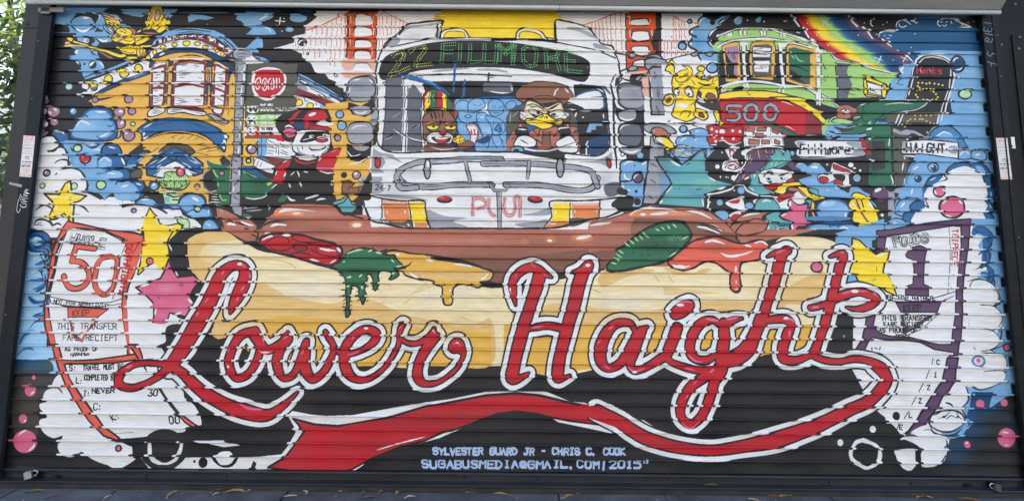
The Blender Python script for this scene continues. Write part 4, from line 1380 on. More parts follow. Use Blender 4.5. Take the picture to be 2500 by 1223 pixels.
fyK2 196,84! 202,76 220,72 244,72 254,78 258,88! 256,140 252,170! 226,168 196,164! 192,120
pD 198,88 206,82 240,80 250,86 248,118 248,160 200,162
pW 202,88 246,90 244,112 202,112
pW 204,122 243,122 240,150 206,148
lK1.5 206,94 226,91 / 206,104 236,107 / 220,102 240,101 / 208,140 226,140 / 220,136 236,138 / 202,97 246,98
pK 202,114 246,116 246,120 202,120
fyK2 286,84! 300,80 330,88 356,96 358,110! 358,180 354,190! 320,184 284,172! 284,120
pD 290,92 304,88 344,98 344,180 326,180 292,168
pg 292,90 342,96 340,130 290,130
fg 292,136 300,140 306,150 316,152 324,172 332,162 342,158 340,130 292,128
pK 294,142 310,152 322,170 342,180 300,168 293,162
sK4t 293,134 310,136 326,142 342,150
sQ2t 298,108 306,118 / 306,106 316,120 328,124
lW8 178,78 179,120 183,178 / 270,82 272,130 278,182
lK2 173,78 175,178 / 185,78 188,178 / 264,82 267,182 / 282,84 284,178
pW 168,74 190,73 188,82 172,84
pW 262,77 288,78 282,88 266,86
pW 172,170 190,170 190,180 172,180
sW6 122,186 142,180 170,174 200,173 240,176 280,184 320,186 352,190
sK2 122,190 142,184 176,178 200,176 240,180 280,188 350,196
fG 116,192 160,180 220,180 300,190 360,198 420,240 330,215 290,206 200,196 140,196
pg 116,190 126,188 120,202 114,200
lW5 126,186 126,200 / 132,186 132,198 / 179,182 180,196 / 188,182 188,196 / 266,188 266,200 / 277,190 278,204
lK1.5 122,186 123,200 / 129,188 129,200 / 176,182 176,196 / 184,186 184,192 / 192,184 192,196 / 262,190 262,202 / 272,190 274,203
fK 150,192 172,184 176,194 160,196
fYK3 118,204! 140,198 180,195 230,196 280,204 318,218 340,230 370,250! 300,260 118,216!
py 118,206 122,216 118,220
sK3t 118,202 110,206
lK1.5 186,200 192,199 / 190,206 196,205
fRK3 118,260! 118,226 128,219 160,214 220,214 268,218 310,230 350,246 372,262!
fR 120,300 120,224 160,217 240,218 300,230 345,250 360,300
@1900 30 10.188
gKRRYYGGbNNXX 38,8 60,38 78,66 112,92 150,118 160,122 | 180,8 204,36 238,66 300,96 334,124 318,156
pK 100,70 120,92 146,114 180,122 220,132 280,150 310,153 310,160 100,160
gRRYYGGbNNXX 42,8 62,38 80,66 116,92 146,116 220,136 280,150 | 178,8 202,36 240,66 300,96 330,124 310,150 282,150
lW5 32,9 52,36 / 62,40 76,64 / 82,68 88,70
lW4 174,10 184,24 196,36 / 210,38 222,48 234,66 / 258,68 276,82 298,95 / 312,102 322,112 336,126
eW 63 40 2.5 2
eW 263 69 2.5 2
dW1.5 20,23 53,52 73,28 96,58 124,83 133,30 183,88 197,114 199,58 214,28 260,32 271,27 245,56 341,54 330,88 286,119
sW2.5 242,20 234,18 230,24 231,32 236,36 240,34
lW2 108,20 124,32 / 122,18 110,32 / 238,112 258,120 / 256,110 248,126 / 306,112 326,122 / 318,110 310,124
fa 286,38! 288,28 298,20 312,20 320,24 328,20 336,8! 470,8 500,40 512,130! 340,128 320,104 296,94 262,68 250,64 254,54 264,48 280,46 290,42
sW3t 286,36 288,26 298,20 310,20 318,26 324,32 / 322,24 330,22 336,26 / 326,14 332,20 342,26
sW3t 250,64 252,54 262,48 276,48 288,50 / 290,40 286,46 294,50
dW1.8 304,31 317,30 341,54 330,88
sW2 303,36 309,38 315,33 / 264,60 266,59 / 276,58 282,60 / 270,66 276,66
fG 92,92! 122,98 146,116! 190,126 250,144 300,152! 290,158 276,168 272,180 268,192 262,212! 150,214 100,214 90,180
pG 92,90 120,96 145,118 145,210 92,210
ps 142,126 165,128 176,130 170,150 184,180 176,200 172,214 146,214
lK3 142,126 143,150 146,180 147,214
sW4 122,98 134,108 146,118 160,122 176,122 / 186,126 210,132 240,142 280,152
sK2 120,96 134,110 145,120 180,126 230,142 280,153 / 128,98 150,116 178,122 200,128
lK1.5 160,192 190,196 / 162,194 168,200 190,206 / 180,190 206,196 208,190 / 150,134 156,136 / 112,134 120,142 / 114,138 116,142 / 112,168 118,172 / 115,160 118,170
fG 264,162 286,164 284,172 276,180 272,188 266,178
fYK3 208,160! 214,158 240,168 268,180 268,188 240,178 212,168!
fYK3 213,168 219,170 222,200 218,208 213,200
fYK3 258,182 268,184 268,210 258,210
pWK2 220,174 256,184 257,208 224,200
pyK2 216,204 226,206 256,210 240,212 218,210
lK1.5 228,194 240,198 / 236,194 244,202
lK2 210,166 264,186
lW9 97,92 100,130 101,184
lK2 91,96 94,184 / 106,100 107,130 106,184
lK1.5 97,112 104,113 / 96,126 104,126
pW 92,92 110,96 110,104 94,102
fy 86,96 92,96 92,190 84,188
sW6 60,186 80,194 100,206 120,214 146,232
sK2 58,190 80,198 94,208 110,212 128,220 146,236 / 62,184 90,192 112,206 148,230
lW7 102,196 104,230 / 96,204 97,228
lK1.5 92,204 94,228 / 107,204 107,234
pB 318,140 330,128 344,128 330,150 322,180 316,212 266,212 282,190 278,186 286,168 300,162 312,156
sK3t 318,140 308,144 302,138 308,130 / 304,136 312,134
fB 300,140 304,132 316,130 318,150 308,154
sW3t 302,138 306,148 314,152 / 308,144 314,136
sK3t 288,172 290,166 300,162 316,166 / 292,178 304,176
sW3t 292,174 300,168
sK3t 278,192 280,200 / 266,206 280,204 294,212
sW3t 284,194 286,200 290,202 / 270,210 278,206
@1640 30 10.188
pR 120,225 150,219 200,219 200,290 122,290
@1820 240 10.188
pR -66,6 40,4 84,14 130,28 158,34 186,58 188,88 70,90 -60,50
pr 150,38 170,44 188,60 188,88 148,88
sW2t 88,8 104,12 118,19 / 100,69 112,74 122,80
@1820 240 5.094
sK11 -6,10 -22,10 -22,17 -14,17 -8,20 -8,25 -14,28 -23,27
sS6 -6,10 -22,10 -22,17 -14,17 -8,20 -8,25 -14,28 -23,27
sK12 8,8 13,11 14,19 12,26 6,28 0,25 -1,16 2,10 8,8 / 31,8 37,11 38,19 35,26 29,27 24,23 24,14 26,10 31,8
sS7 8,8 13,11 14,19 12,26 6,28 0,25 -1,16 2,10 8,8 / 31,8 37,11 38,19 35,26 29,27 24,23 24,14 26,10 31,8
@1820 240 10.188
fYK3 60,-2! 130,-2 150,10 170,24 184,32 190,44 200,54 198,60 188,60 176,48 160,36 142,24 110,10 84,4!
lK1.2 140,16 142,20 / 144,17 146,21 / 148,18 150,21
ly4 160,32 186,34
pK 0,90 96,92 188,90 188,110 150,130 0,120
fg 0,62 30,62 60,64 90,72 110,80 126,88 130,92 110,92 90,84 64,72 40,67 0,67
sK3 0,59 40,60 70,66 100,76 128,90
eG 162 97 22 6
pK 188,92 420,60 420,240 0,240 0,120 50,100
pG 190,60 230,40 270,62 210,66 208,90 190,90
pB 208,66 230,64 280,66 320,50 350,44 366,60 360,80 290,96 290,104 210,104 190,96
sK4 190,97 200,103 210,105 220,100 / 205,92 205,97
eK 222 99 7 5
pN 330,54 366,52 366,60 330,60
fgK3 270,26! 290,12 310,10 332,12 350,15 370,12 400,11 428,12! 424,16 410,22 380,34 350,50 330,54! 316,66 304,78 290,88 262,90 226,88 208,82! 226,84 240,82 222,72! 246,76 268,70
pg 268,26 300,14 326,14 326,34 300,60 270,68
fMK3 222,40! 226,28 238,18 254,17 270,24 278,28 270,40 260,50 240,54 228,48
fKK2 207,60! 212,48 224,40 228,44 216,54
sW2 209,58 216,50 226,46
fGK2 214,58 232,50 262,56 268,62 240,66
fWK2 236,32 244,28 256,29 258,34 250,39 240,38
eK 249 32.5 3 3
sK3t 260,54 274,48 290,42 / 266,62 280,54 296,46 / 226,72 244,80 270,78 / 250,72 270,66
sW2t 268,50 286,46 / 284,18 300,14 / 262,72 282,66 / 220,84 240,86 / 340,22 370,16 / 228,24 236,20
sQ3t 320,36 318,50 300,68 / 340,36 356,32
sK2 328,34 328,50 324,58 310,72
fr 260,40 268,36 276,38 264,46
@1820 240 10.188
pg 300,74 360,70 366,90 366,204 330,200 300,160
fW 302,76 320,72 340,72 360,74 362,80 330,79 304,80
fgK1 304,80 340,80 362,82 360,92 300,90
fN 300,98 340,96 366,96 366,98 300,98
fW 306,98 330,98 335,116 320,110 308,104
lg2 308,104 314,112 / 314,104 320,114 / 322,108 330,118
fW 310,162 335,162 342,178 328,174 314,168
pk 310,104 340,124 330,130 310,120
sW3t 320,144 332,143 338,142 / 320,204 338,204
frK2 284,100 292,98 300,108 306,120 312,134 308,144 298,142 290,126
lR2 288,102 302,138 / 292,100 310,140 / 286,116 304,108 / 288,106 308,128
fGg2 290,164 298,162 310,176 318,194 314,202 304,196 294,184
lK1.5 296,168 304,196 / 302,166 314,194 / 292,174 316,186
sW4t 362,110 360,118 / 362,168 360,176
pW 0,72 60,72 92,92 96,118 0,120
pMK2 2,74 24,74 22,84 0,82
pMK2 28,74 53,73 50,82 28,82
pMK2 18,86 44,88 44,99 18,98
pMK2 8,102 35,104 34,116 8,115
pMK2 40,104 60,104 60,114 40,114
pMK2 66,76 82,84 80,90 66,84
pMK2 72,102 86,108 84,116 72,112
pMK2 88,84 94,88 92,92
lK1.2 62,74 62,92 / 62,100 66,110 / 90,94 94,116
fKK2 0,120 40,119 96,120 96,124 0,124
fWK2 124,106 180,105 240,106 286,108 286,118 290,126 296,142 240,148 180,146 130,144 128,122
pS 126,108 150,107 142,112 130,124
fS 250,110 284,110 290,128 296,142 262,142 270,128
tK4 135 138 23*.70 0 Fillmore
sS3t 134,148 170,150 220,148 250,147
@1780 380 10.19
pK 0,8 390,8 390,200 350,190 200,130 130,130 0,140
fXW4 48,0 46,10 46,30 40,40 26,46 14,62 18,64 40,58 70,44 100,34 100,-16
pX 50,-20 100,-20 100,10 96,20 80,34 50,38 46,8
@1820 240 10.188
sW4 2,136 8,128 20,124 40,121 66,120 80,128 92,138
fXK3 3,152! 6,134 16,128 36,124 60,124 76,128 88,140 86,152 60,160 40,168 28,176 10,184 4,168
ly2 18,132 8,150 10,178 / 26,128 30,144 34,160 / 46,125 52,140 / 60,125 70,136
sW3t 12,134 20,140 20,144 / 24,158 28,166
fTK3 20,136! 40,142 44,146 56,148 52,138 62,132 78,134 88,142 96,134 98,128! 110,140 110,152 104,164 92,172 74,178 56,180 30,180! 46,168 56,154 34,148
fT 60,152 108,152 102,164 80,176 56,176
lQ2t 66,156 60,168 / 76,156 70,170 / 86,156 80,170 / 96,156 92,168
sK2t 62,136 70,132 80,136 / 50,144 62,150 / 60,178 80,176 100,166
fXK3 106,162 116,156 130,170 140,178 120,176
@1780 380 10.19
fTK3 40,36! 56,32 72,34 76,50 74,66 80,70 88,76 96,80 110,86! 100,96 80,98 60,92 48,84 46,76 54,60
sW3t 54,80 62,88 / 64,46 62,54
fWK3 72,40! 80,38 96,32 116,32 136,34 148,38 156,44 158,54 152,56 160,56 166,60 160,66 140,70 110,72 86,72 78,66 74,54
fW 74,44 100,36 150,40 154,56 140,66 84,68 76,56
sK4t 86,54 90,46 98,43 110,48 / 122,50 132,48 142,44
sK2t 92,54 98,60 106,58 / 94,62 98,66 106,64 / 126,54 132,60 142,56 / 84,48 94,40 108,38
eK 99 58 3 4
eK 131 56 2.5 3
fKK2 98,66 102,64 106,64 102,68
fRK2 142,64 150,58 160,57 164,62 156,66 146,68
fRK2 88,76 104,70 124,70 118,82 100,84 92,82
fYK3 120,78 126,72 134,68 144,68 160,66 176,66 174,74 160,76 146,80 140,90 134,96 120,94 110,90 100,88 116,86
fS 98,86 112,92 108,94
sC4t 126,90 136,90 140,86
fMK2 146,84 152,78 164,80 178,84 188,94 196,104 190,106 176,96 168,90 152,88
fYK2 170,78 186,78 200,84 198,92 214,98 232,104 228,110 210,112 196,108 188,96 178,86
fTK3 196,86 204,80 218,84 226,92 230,102 216,98
lK1.5 198,92 206,100 / 206,96 204,104 / 214,100 220,106
fRK2 116,102 134,96 162,94 164,102 140,108 126,118 118,108
fWK2 60,110 100,100 116,102 120,112 124,116 138,110 150,104 170,88 180,96 188,104 190,114 180,122 170,126 160,128 140,134 110,130 70,124
fW 100,104 118,110 126,118 148,106 170,92 184,104 186,112 172,122 130,132 100,120
pR 118,104 160,96 164,100 142,106 126,116
fTK3 64,126! 68,114 78,106 96,104 112,110 122,122 126,130!
fT 66,126 72,112 96,107 116,118 122,130 70,132
sW4t 82,116 92,111 104,114
lW3 78,101 104,101
pPK3 148,112 154,108 160,114 170,122 182,122 196,120 196,128 194,150 194,164 200,168 188,176 172,176 162,190 154,188 154,164 134,156 124,150 136,142 148,138 152,130 146,124
fW 148,116 154,114 154,124 150,126
sW4t 130,150 142,144 / 156,170 158,184
pT 92,150 108,142 124,140 128,144 122,150 132,160 150,164 150,182 120,180 104,164 94,158
fTK3 83,188! 92,172 102,166 116,166 126,174 148,174 148,190 134,194 90,192
ss4t 112,174 120,182 140,180
sW3t 100,174 96,184 / 118,182 124,184
pT 84,196 148,196 130,206 104,214 96,208
lT5 60,133 140,133 / 84,190 150,190
fTK3 188,112 198,108 208,112 206,124 198,130 198,150 194,156 190,152 192,136 198,120
fyK3 206,112 214,122 210,140 214,160 206,158 202,140
fZK3 204,140 210,138 218,160 210,162
ebK3 258 136 44 31
eB 258 138 39 27
eB 254 128 32 18
sW5t 230,124 238,117 248,117
sW4t 290,140 290,156
fB 230,150 280,150 272,163 240,163
fbK3 188,196! 188,182 200,170 220,166 244,164 270,164 296,166 320,176 334,188 344,196!
fB 196,196 200,180 216,172 238,172 262,176 300,172 320,180 336,194 345,200
sb3t 246,170 254,180 / 268,178 280,172
sW5t 204,190 216,182 / 276,180 286,178 296,182
pB 250,196 350,196 354,208 350,222 336,226 320,216 280,208
sb4 352,200 354,210 346,222
@1820 240 10.188
fBK2 122,168! 130,162 142,160 152,166 156,168 168,160 182,162 194,172 200,180 206,188! 230,206 236,224 244,228 256,234 262,220 280,220 296,232 310,240 290,250 190,244 180,228 150,220 136,210 132,202! 150,196 164,192 146,188
fW 162,172 170,168 180,170 176,174
sW2t 128,164 138,162 / 170,162 186,164 / 220,216 230,228
eW 204 228 2 2
dW2.5 203,165 270,174 285,179 343,154
eW 262 166 6.5 6
eB 116 137 5.5 5.5
eB 277 197 7 7
fB 330,170 330,170 331,171
fWK2 218,160 236,166 266,180 266,188 258,190 258,214 248,222 232,220 220,212 220,206 206,210 190,212 180,204 180,194 190,188 204,190 210,182
fKK1 220,190 246,192 244,206 230,202 222,198
fRK2 220,164 238,172 258,180 256,188 240,182 220,176
fRK2 182,200 190,195 204,198 206,206 196,210 186,208
fRK2 218,206 228,202 240,206 240,214 228,214
@1500 300 5.094
pK 114,27 160,18 163,30 163,60 160,88 150,118 118,122 112,88 148,76 116,62
@1500 100 5.097
pW 37,58 42,50 64,36 127,36 127,130 37,130
pH 34,48 42,44 44,72 36,68
lO1.6 56,0 56,24 / 62,0 62,22 / 66,0 66,18 / 71,0 71,20 / 76,12 76,20 / 83,12 83,18 / 89,12 89,17
eBK4 84.5 7 5 4.6
eB 84.5 7 3.6 3.3
fSK4 41,22 44,18 50,17 56,18 60,23 56,24 48,20
fSK4 38,24 44,22 50,21 58,23 64,25 63,34 56,33 48,32 42,36 38,32
pSK4 43,36 48,33 60,33 62,54 64,72 66,92 46,92 44,60
ss6t 50,38 50,48 / 54,60 55,72 / 52,80 55,90
sW3t 44,42 45,52 / 46,60 47,70
lK2.5 64,24 80,20 94,17 / 2,16 14,18
sK2.5 7,38 14,35 20,33 / 5,42 10,47 18,49 26,48 / 36,43 32,46
fSK3 18,18 21,15 26,17 26,19 21,21
fSK3 17,36 21,32 28,32 28,35 22,38
fSK3 26,48 29,44 34,43 33,47 29,50
lK2 27,19 38,20 / 28,33 38,33
@1500 100 5.097 10.194
fYK3 72,46! 74,55 76,66! 78,80 72,70 66,68 64,74 70,64 64,62
fYK2 64,72 66,66 72,66 74,72 74,82 78,96 74,90 70,80
eYK2 69 71 4 3.8
eYK2 107 69 4.5 4
fYK3 104,72 110,74 106,82 104,100 100,110 98,102 102,84
fYK3 82,64! 92,68 98,76 98,84 90,90 80,82 86,76
fYK3 76,84 90,82 98,84 102,100 108,88 128,92 128,140 106,132 102,142 104,164 104,190 98,206 84,206 74,200 72,180 76,160 76,142 72,132 72,110 76,98
pY 80,86 98,86 96,110 78,110
sk5t 82,104 92,98 96,90 / 84,80 96,86
sK2t 76,86 80,96 / 92,90 96,98 90,106 / 108,92 112,100 118,94 122,104 128,98
fYK3 62,152 66,142 74,136 80,146 76,164 66,166
fM 66,150 72,146 74,154 68,160
sK3t 60,134 66,138 74,134
fYK3 106,130! 116,128 126,132 130,148 126,158 118,160 108,152
fMK2 113,138 120,134 126,140 126,150 118,154 112,146
sk5t 104,130 104,148 110,158 122,168
pk 104,152 126,170 130,168 130,160 112,156
fWK3 74,128 78,120 82,124 82,132 77,136
fWK3 88,122 94,120 98,128 98,138 92,140 88,132
eK 79 129 1.6 2
eK 90 130 2 2.5
sK3t 73,126 80,118 / 84,122 92,118 98,116
sk5t 82,134 84,126 / 110,116 118,124 128,122
fC 78,154 92,154 90,164 78,162
sK3t 94,154 100,150 104,144 / 98,150 104,170 104,190
sK2t 84,184 90,178 94,182 86,190
fYK3 98,178! 106,172 116,180 118,194 112,202 104,200
fmK1 106,180 112,184 110,192 104,190
sm4t 72,208 76,198 / 94,200 98,210 104,214
fYK3 122,170 128,180 134,200 132,214 126,200
sM3 116,196 122,196 124,206
pk 76,84 79,96 76,110 80,100
sK3t 104,100 110,92 106,88 116,90 112,98 122,92 118,102 126,94
lk2t 106,94 112,108 / 112,92 116,106 / 118,92 122,104 / 84,66 88,80 / 90,68 94,82
sM4t 80,104 84,108 88,102
fC 79,156 88,152 94,156 86,164
sK3t 76,150 75,166 74,180 / 102,142 102,158 106,176 / 78,190 84,200 94,200 102,192
fm 84,126 87,123 86,134 83,134
@1465 49 3.143
pW 47,34 90,34 90,79 50,79
eBK4 86 37 4.4 3.8
sW2t 83,37 84,35 86,34
fkK2 73,62 80,64 88,62 92,66 92,76 86,70 78,66
pYK3 86,69 90,70 92,72 92,78 90,79
fYK3 51,36! 54,34 57,36 57,40 60,44 57,45 53,40 50,39
fYK3 73,43 76,40 79,40 78,44 76,48 73,50 72,46
eYK3 77.5 37.5 3 2.1
fYK3 56,44 60,41 68,41 74,44 80,46 90,43 91,52 88,56 82,54 76,54 74,60 73,66 75,72 72,76 66,78 60,76 55,73 57,66 58,60 56,56 55,50
fYK2 58,43 62,39 67,38 63,35! 69,36 71,40 68,44 64,48 59,47
sm3t 60,45 65,43 68,40 / 61,48 66,47 70,44 / 60,50 64,50
sK2t 75,45 79,43 78,46 83,43 82,47 87,44 86,48 91,45 / 62,44 66,41 / 70,46 73,50
fYK3 49,60 52,57 56,58 56,64 52,66 48,64
fm 50,61 54,59 54,63 51,64
sK2t 48,57 52,58 56,56
fYK3 76,53 82,51 89,53 90,60 86,64 80,62 76,58
fmK2 81,58 84,56 88,58 88,62 84,63 81,61
sk4t 75,48 80,50 88,49
fk 75,54 78,56 77,60 75,58
fWK2 57,54 59,53 61,55 60,58 57,57
fWK3 65,54 68,52 71,55 71,59 68,59 66,57
eK 60 56 .8 1
eK 68 57 .9 1.1
sK3t 56,54 61,52 / 64,53 68,51 72,53
fq 61,56 64,55 65,59 62,59
eW 63 66 5 1.8
sK2t 59,61 63,61 / 68,66 73,63 75,60 / 72,64 74,70
sK2.5t 61,74 64,70 69,71 67,75
fYK3 74,68 80,70 83,74 80,77 76,76 72,73
frK2 76,71 79,72 80,75 76,74
sm3t 54,77 51,79 / 70,78 74,79
fWK3 42,196! 44,186 54,181 64,184 68,196 66,204 50,202
pR 58,188 64,188 64,196 58,196
@1500 300 10.188
fSK3 72,10 80,4 104,2 130,6 146,14 154,24 148,28 120,26 100,28 80,22
fMK3 90,26! 92,18 100,12 114,12 126,18 134,28! 136,44 128,46 116,36 104,38 94,42
eS 98 20 4 3
fWK2 94,36 100,34 112,40 130,54 120,54 106,48
fYK3 102,38 116,34 132,38 142,48 148,54 142,62 130,70 124,58 116,52
fW 104,38 116,38 122,44 116,50 106,44
@1500 300 5.094 10.188
eBK4 85.7 16 4.6 4.4
fBK3 94,28 100,16 108,13 116,22 116,30
fBK3 76,50! 78,38 86,32 94,32 95,24 92,20 104,14 112,16 116,24 114,32 118,52 120,70 114,110 76,110 84,80
fB 96,22 106,15 116,24 116,60 112,80 90,60 80,48 86,36 96,34
sK2t 96,30 98,36 102,42 / 76,24 72,28
sW3t 82,46 86,40 90,38 / 100,22 106,20
sW3t 102,40 100,44
fBK3 126,-2 126,-2 127,-1
fBK2 64,72! 72,66 78,56 88,56 96,64 98,80 100,78! 88,90 80,86 70,80
pB 116,74 124,66 130,78 126,90 130,90 122,108 116,108
lY2.5 76,72 86,66 / 76,62 84,80 / 86,82 94,76 / 86,56 92,64 / 117,74 122,90 / 118,86 126,84 / 120,80 124,100 / 118,100 124,96
lX1.5 72,64 92,84 / 84,60 98,78 / 80,56 70,74 / 92,62 80,84 / 118,92 126,104
fMK2 69,72 72,69 75,72 73,77 70,76
pTK4 49,80 56,88 69,88 84,106 111,66 113,90 114,120 124,140 147,152 113,178 112,212 83,202 55,202 62,184 70,150 60,116
pT 56,86 70,86 84,104 98,88 110,70 113,118 116,130 132,148 146,154 112,176 110,210 56,202 60,184 72,152 66,124
pBK3 68,68 70,86 80,86 96,88 84,104
pN 0,0 0,0 0,0
pK 114,120 116,130 124,142 140,150 150,154 154,142 166,118 164,60 128,60 114,90
sW4t 70,94 76,102 82,108 / 99,82 104,74 110,68 / 117,136 126,144 / 128,166 138,160 / 64,174 72,156 / 56,200 60,192 / 109,188 111,208
sK4 112,178 130,172 148,156 / 112,178 114,196 114,214
sW4 116,178 130,174 146,164 149,156 160,156 166,170 178,180 / 116,182 117,200 116,216 124,230
sK4 50,86 58,116 70,150 58,182 50,202
sK4 49,80 56,88 69,88 84,104 / 84,104 111,65 114,90 114,120
lK2 92,70 108,70 / 90,104 94,100 / 102,166 108,164 / 75,166 77,164 / 80,166 81,163
pKS0 0,0 0,0 0,0
pSK3 46,20 44,60 43,84 41,120 38,160 34,200 50,202 58,184 70,150 60,118 50,86 62,84 62,58 50,50
fSK2 44,0 44,0 44,1
ss4t 50,60 58,64 / 44,100 54,110 / 44,140 52,150 / 40,180 48,190
lK3 62,56 62,84 54,84
pB 62,124 70,150 60,180 58,182 58,140
sK3 50,86 60,118 70,150 56,184
fBK4 7,112 8,98 16,92 28,94 34,97 41,92 40,130 37,150 34,206 18,206 24,190 14,180 8,168 7,150
sK4 7,112 8,98 16,92 26,94 32,96 40,92 / 8,146 20,144 24,136
eXK4 29 136 6.5 6.5
sW3t 24,140 26,132 30,128
sW4t 11,106 16,98 24,97 / 12,126 14,138 20,142 / 34,104 40,98 / 10,150 12,164 20,168
eK 12 172 5 4
eK 27 170.5 2 2
eK 28.5 196 4.5 4.5
eK 25 106 1 1
eKK2 8 170 5 4
eBK2 32 81.5 4.5 4
eWK2 10 79 2.2 2.2
fK -4,206 2,190 10,184 20,184 24,196 20,212 10,222
fRK3 114,10! 118,6 128,6 134,12 140,14 144,12 158,8 160,26! 158,40 154,50 144,52 138,48 134,44 128,50 118,54! 115,40 118,26
dW3.5 121,16 127,22 147,20 156,22 118,30 148,40 126,46 134,38 124,35 134,25
eW 134 22 3.5 3
sW3t 130,46 136,44 142,52 150,54 158,48
lR3 116,28 158,28
dW2 134,74 159,99 119,197 149,168 132,134 139,135
eW 161 75 3.2 3.2
eW 128 109 2.8 2.8
eW 148.5 137 3.4 3.4
eBK1 157.5 168 4.6 4.6
eBK1 131 198 4 4
eBK1 167.5 206 5.4 4
eBK1 133 230 9.3 6.5
fWK1 144,58 150,58 152,66 146,86 144,92 140,78 138,66
fR 142,66 146,63 148,68 145,76
fWW1 134,110 136,98 144,92 150,92 154,100 154,114 144,116 136,118
sr4 138,112 138,102 144,96 / 150,96 152,104 150,112
eK 144 102 4 3
eW 144 102 3 2
sW5 158,116 164,110 165,90 163,70 168,62
fWK1 138,202 146,190 158,182 160,198 161,216 158,222
fR 142,196 150,192 156,190 154,200 146,200
lW4 158,184 160,200 162,220
fWK1 142,232 148,222 156,218 158,224 154,238
fR 146,230 152,226 158,230 154,240 146,240
sW4t 162,20 162,60 / 172,110 174,120
@1780 380 10.19
fMK3 16,162 30,148 50,142 74,140 106,140 94,144 84,152 80,160 60,164 40,164
fMK3 0,186 10,170 30,164 50,162 66,166 76,174 76,182 66,188 40,194 0,196
sW4t 34,152 50,146 76,144 / 36,184 50,184 64,178 68,170
fWK2 84,160 98,162 96,172 82,186 76,196 72,190 82,178
@1780 380 5.095
fYK3 148,62 152,54 153,48 160,46 172,52 180,64 185,74 186,86 182,88 180,87 181,94 177,97 170,94 160,86 153,80 154,70
lK4 158,54 163,68 172,82 180,88
sK3 164,54 166,60 167,64
sZ3 157,58 162,68 168,78
sW5t 150,62 154,60 157,62 / 173,56 179,66
sB3t 176,56 180,60 183,64
fYK3 153,104 156,104 162,110 166,114 160,116 154,114
eu 124 60 9 3 -10
ec 122 78 30 3
@1514 269 2.617
sW7 71,26 71,33 / 67,36 70,34 74,34 76,37 73,39 68,38
sr3 71,25 73,27 71,30 70,28 71,25 / 67,37 69,34 73,33 76,36 73,38 69,37 70,35 73,35
dW1.6 65,27 78,34 64,43 69,43
fX 82,27 84,25 92,24 100,25 99,28 94,32 92,35 86,38 80,38 78,36 82,31
sY1.5t 83,28 83,34 / 88,25 89,31 / 93,25 94,30 / 97,25 98,28
sW3 73,45 77,38 80,34 80,28 84,25 92,23 100,24 105,27 108,30
fX 74,46 78,40 84,36 90,37 82,42 76,46
sY1.5t 80,40 78,44
sK2 73,46 78,38 81,34 81,28 84,26 92,24 100,25
pX 106,34 112,36 116,38 110,38
fTK2 92,27! 96,29 99,27 98,25 102,25 104,29 107,25 109,29 108,33 103,35 98,37 92,38 94,34 96,31
sQ2t 98,32 96,36 / 101,31 99,36 / 104,31 103,34
@0 0 10
pK 440,560 2200,560 2200,1180 440,1180
@2140 40 5.097
pK -6,-6 160,-6 160,16 130,14 126,20 60,12 -4,20
fa 24,14! 30,6 40,6 44,4 48,-2! 76,-2 78,4 92,4 104,9 110,14! 132,18 136,44 60,44 20,40 24,16
pa 26,15 124,16 132,26 132,43 60,45 40,43
pB 46,44 64,43 134,44 150,140 96,140 90,90
fB 60,44 54,52 60,60 90,60 90,44
pB 34,60 46,60 34,104 10,104 18,88 18,80 28,74 34,70
sW3t 32,72 31,66 36,61 / 78,4 76,10 80,13 / 76,10 78,4 92,4 104,8 108,14 / 102,14 118,14 / 104,8 118,14 / 92,6 94,10
sW3t 24,14 26,8 32,5 38,7 43,11 / 44,3 48,8 52,8 / 42,6 48,6
sW2 80,8 82,7 / 86,8 88,7 / 82,11 84,13 87,11 / 28,10 29,13 33,14 37,12
dW1.5 114,8 121,7 48,22 43,39 8,11 13,8
sK2t 26,84 30,78 40,76 / 24,84 34,86
lW3t 36,47 46,58
fKW4 48,60 50,54 58,49 70,48 82,50 92,56 94,62 96,70 96,80 88,106 70,160 20,140 36,104 44,74
pK 52,56 90,56 92,74 94,78 84,118 40,118 36,104 48,60
lK3 44,76 38,92 / 95,62 94,76 82,116
lW2.5 93,60 92,74 90,90 82,112 74,140 / 46,76 40,98
sW2.5 53,58 60,52 72,51 84,54 90,58
tR3 50 71 8 3 Hanks
lW1 54,66 56,70 / 66,66 67,69
dY2.4 52,83 57,83 62,84 66,83 72,84 77,85 82,86 51,87 53,89 50,92 54,92 58,91 63,91 67,92 71,94 74,97 76,101 74,104 69,104 63,104 58,104 51,101 49,98
dC1.5 57,83 62,84 66,84 77,85 54,92 74,97
fgK2 -16,112 0,106 20,105 40,107 60,106 62,109 50,115 32,118 14,120 0,128 -16,130
sW2 0,105 20,104 40,105 60,105 62,109 50,116 32,119
sW2t 10,110 28,108 46,109
ebK4 100.5 60 9 10
fN 94,54 100,50 107,56 108,64 100,68 94,66
sW3t 95,57 98,53 102,52 / 98,67 104,66 107,63
eQK4 110 97 8 6
sW3t 106,95 109,92
@2060 280 4.367
pB 100,0 156,0 172,130 172,190 60,190 90,100
pD 46,-2 104,-2 90,20 92,28 46,28
fK 44,10 112,10 120,16 126,28 126,36 92,28
lW3 59,0 54,12 / 64,-2 58,12 / 102,-2 98,14 / 106,-2 103,10
dy2.5 76,1 82,1 88,1 93,1 98,0 68,7 71,5 76,5 81,5 84,5 88,7 92,9 96,10 65,13 67,10 95,15 93,18 89,19
eGK5 136 10 13 11
eQ 136 10 11.5 9.5
fW 127,7 132,4 134,2 128,3
lG2 128,10 149,10
sK4t 100,14 116,14 124,22 128,30 127,36
sb5t 98,22 104,16 114,15 122,20 / 126,26 126,34
sW4t 100,24 108,19 116,20
fbK3 84,48 92,43 104,44 110,46 90,50
pK 50,12 88,22 90,28 72,50 70,62 68,92 62,120 40,120 36,96 50,90
pg 50,10 51,76 26,76 30,10
pk 30,28 44,28 44,58 30,60
pD 52,14 66,18 70,28 66,76 54,76
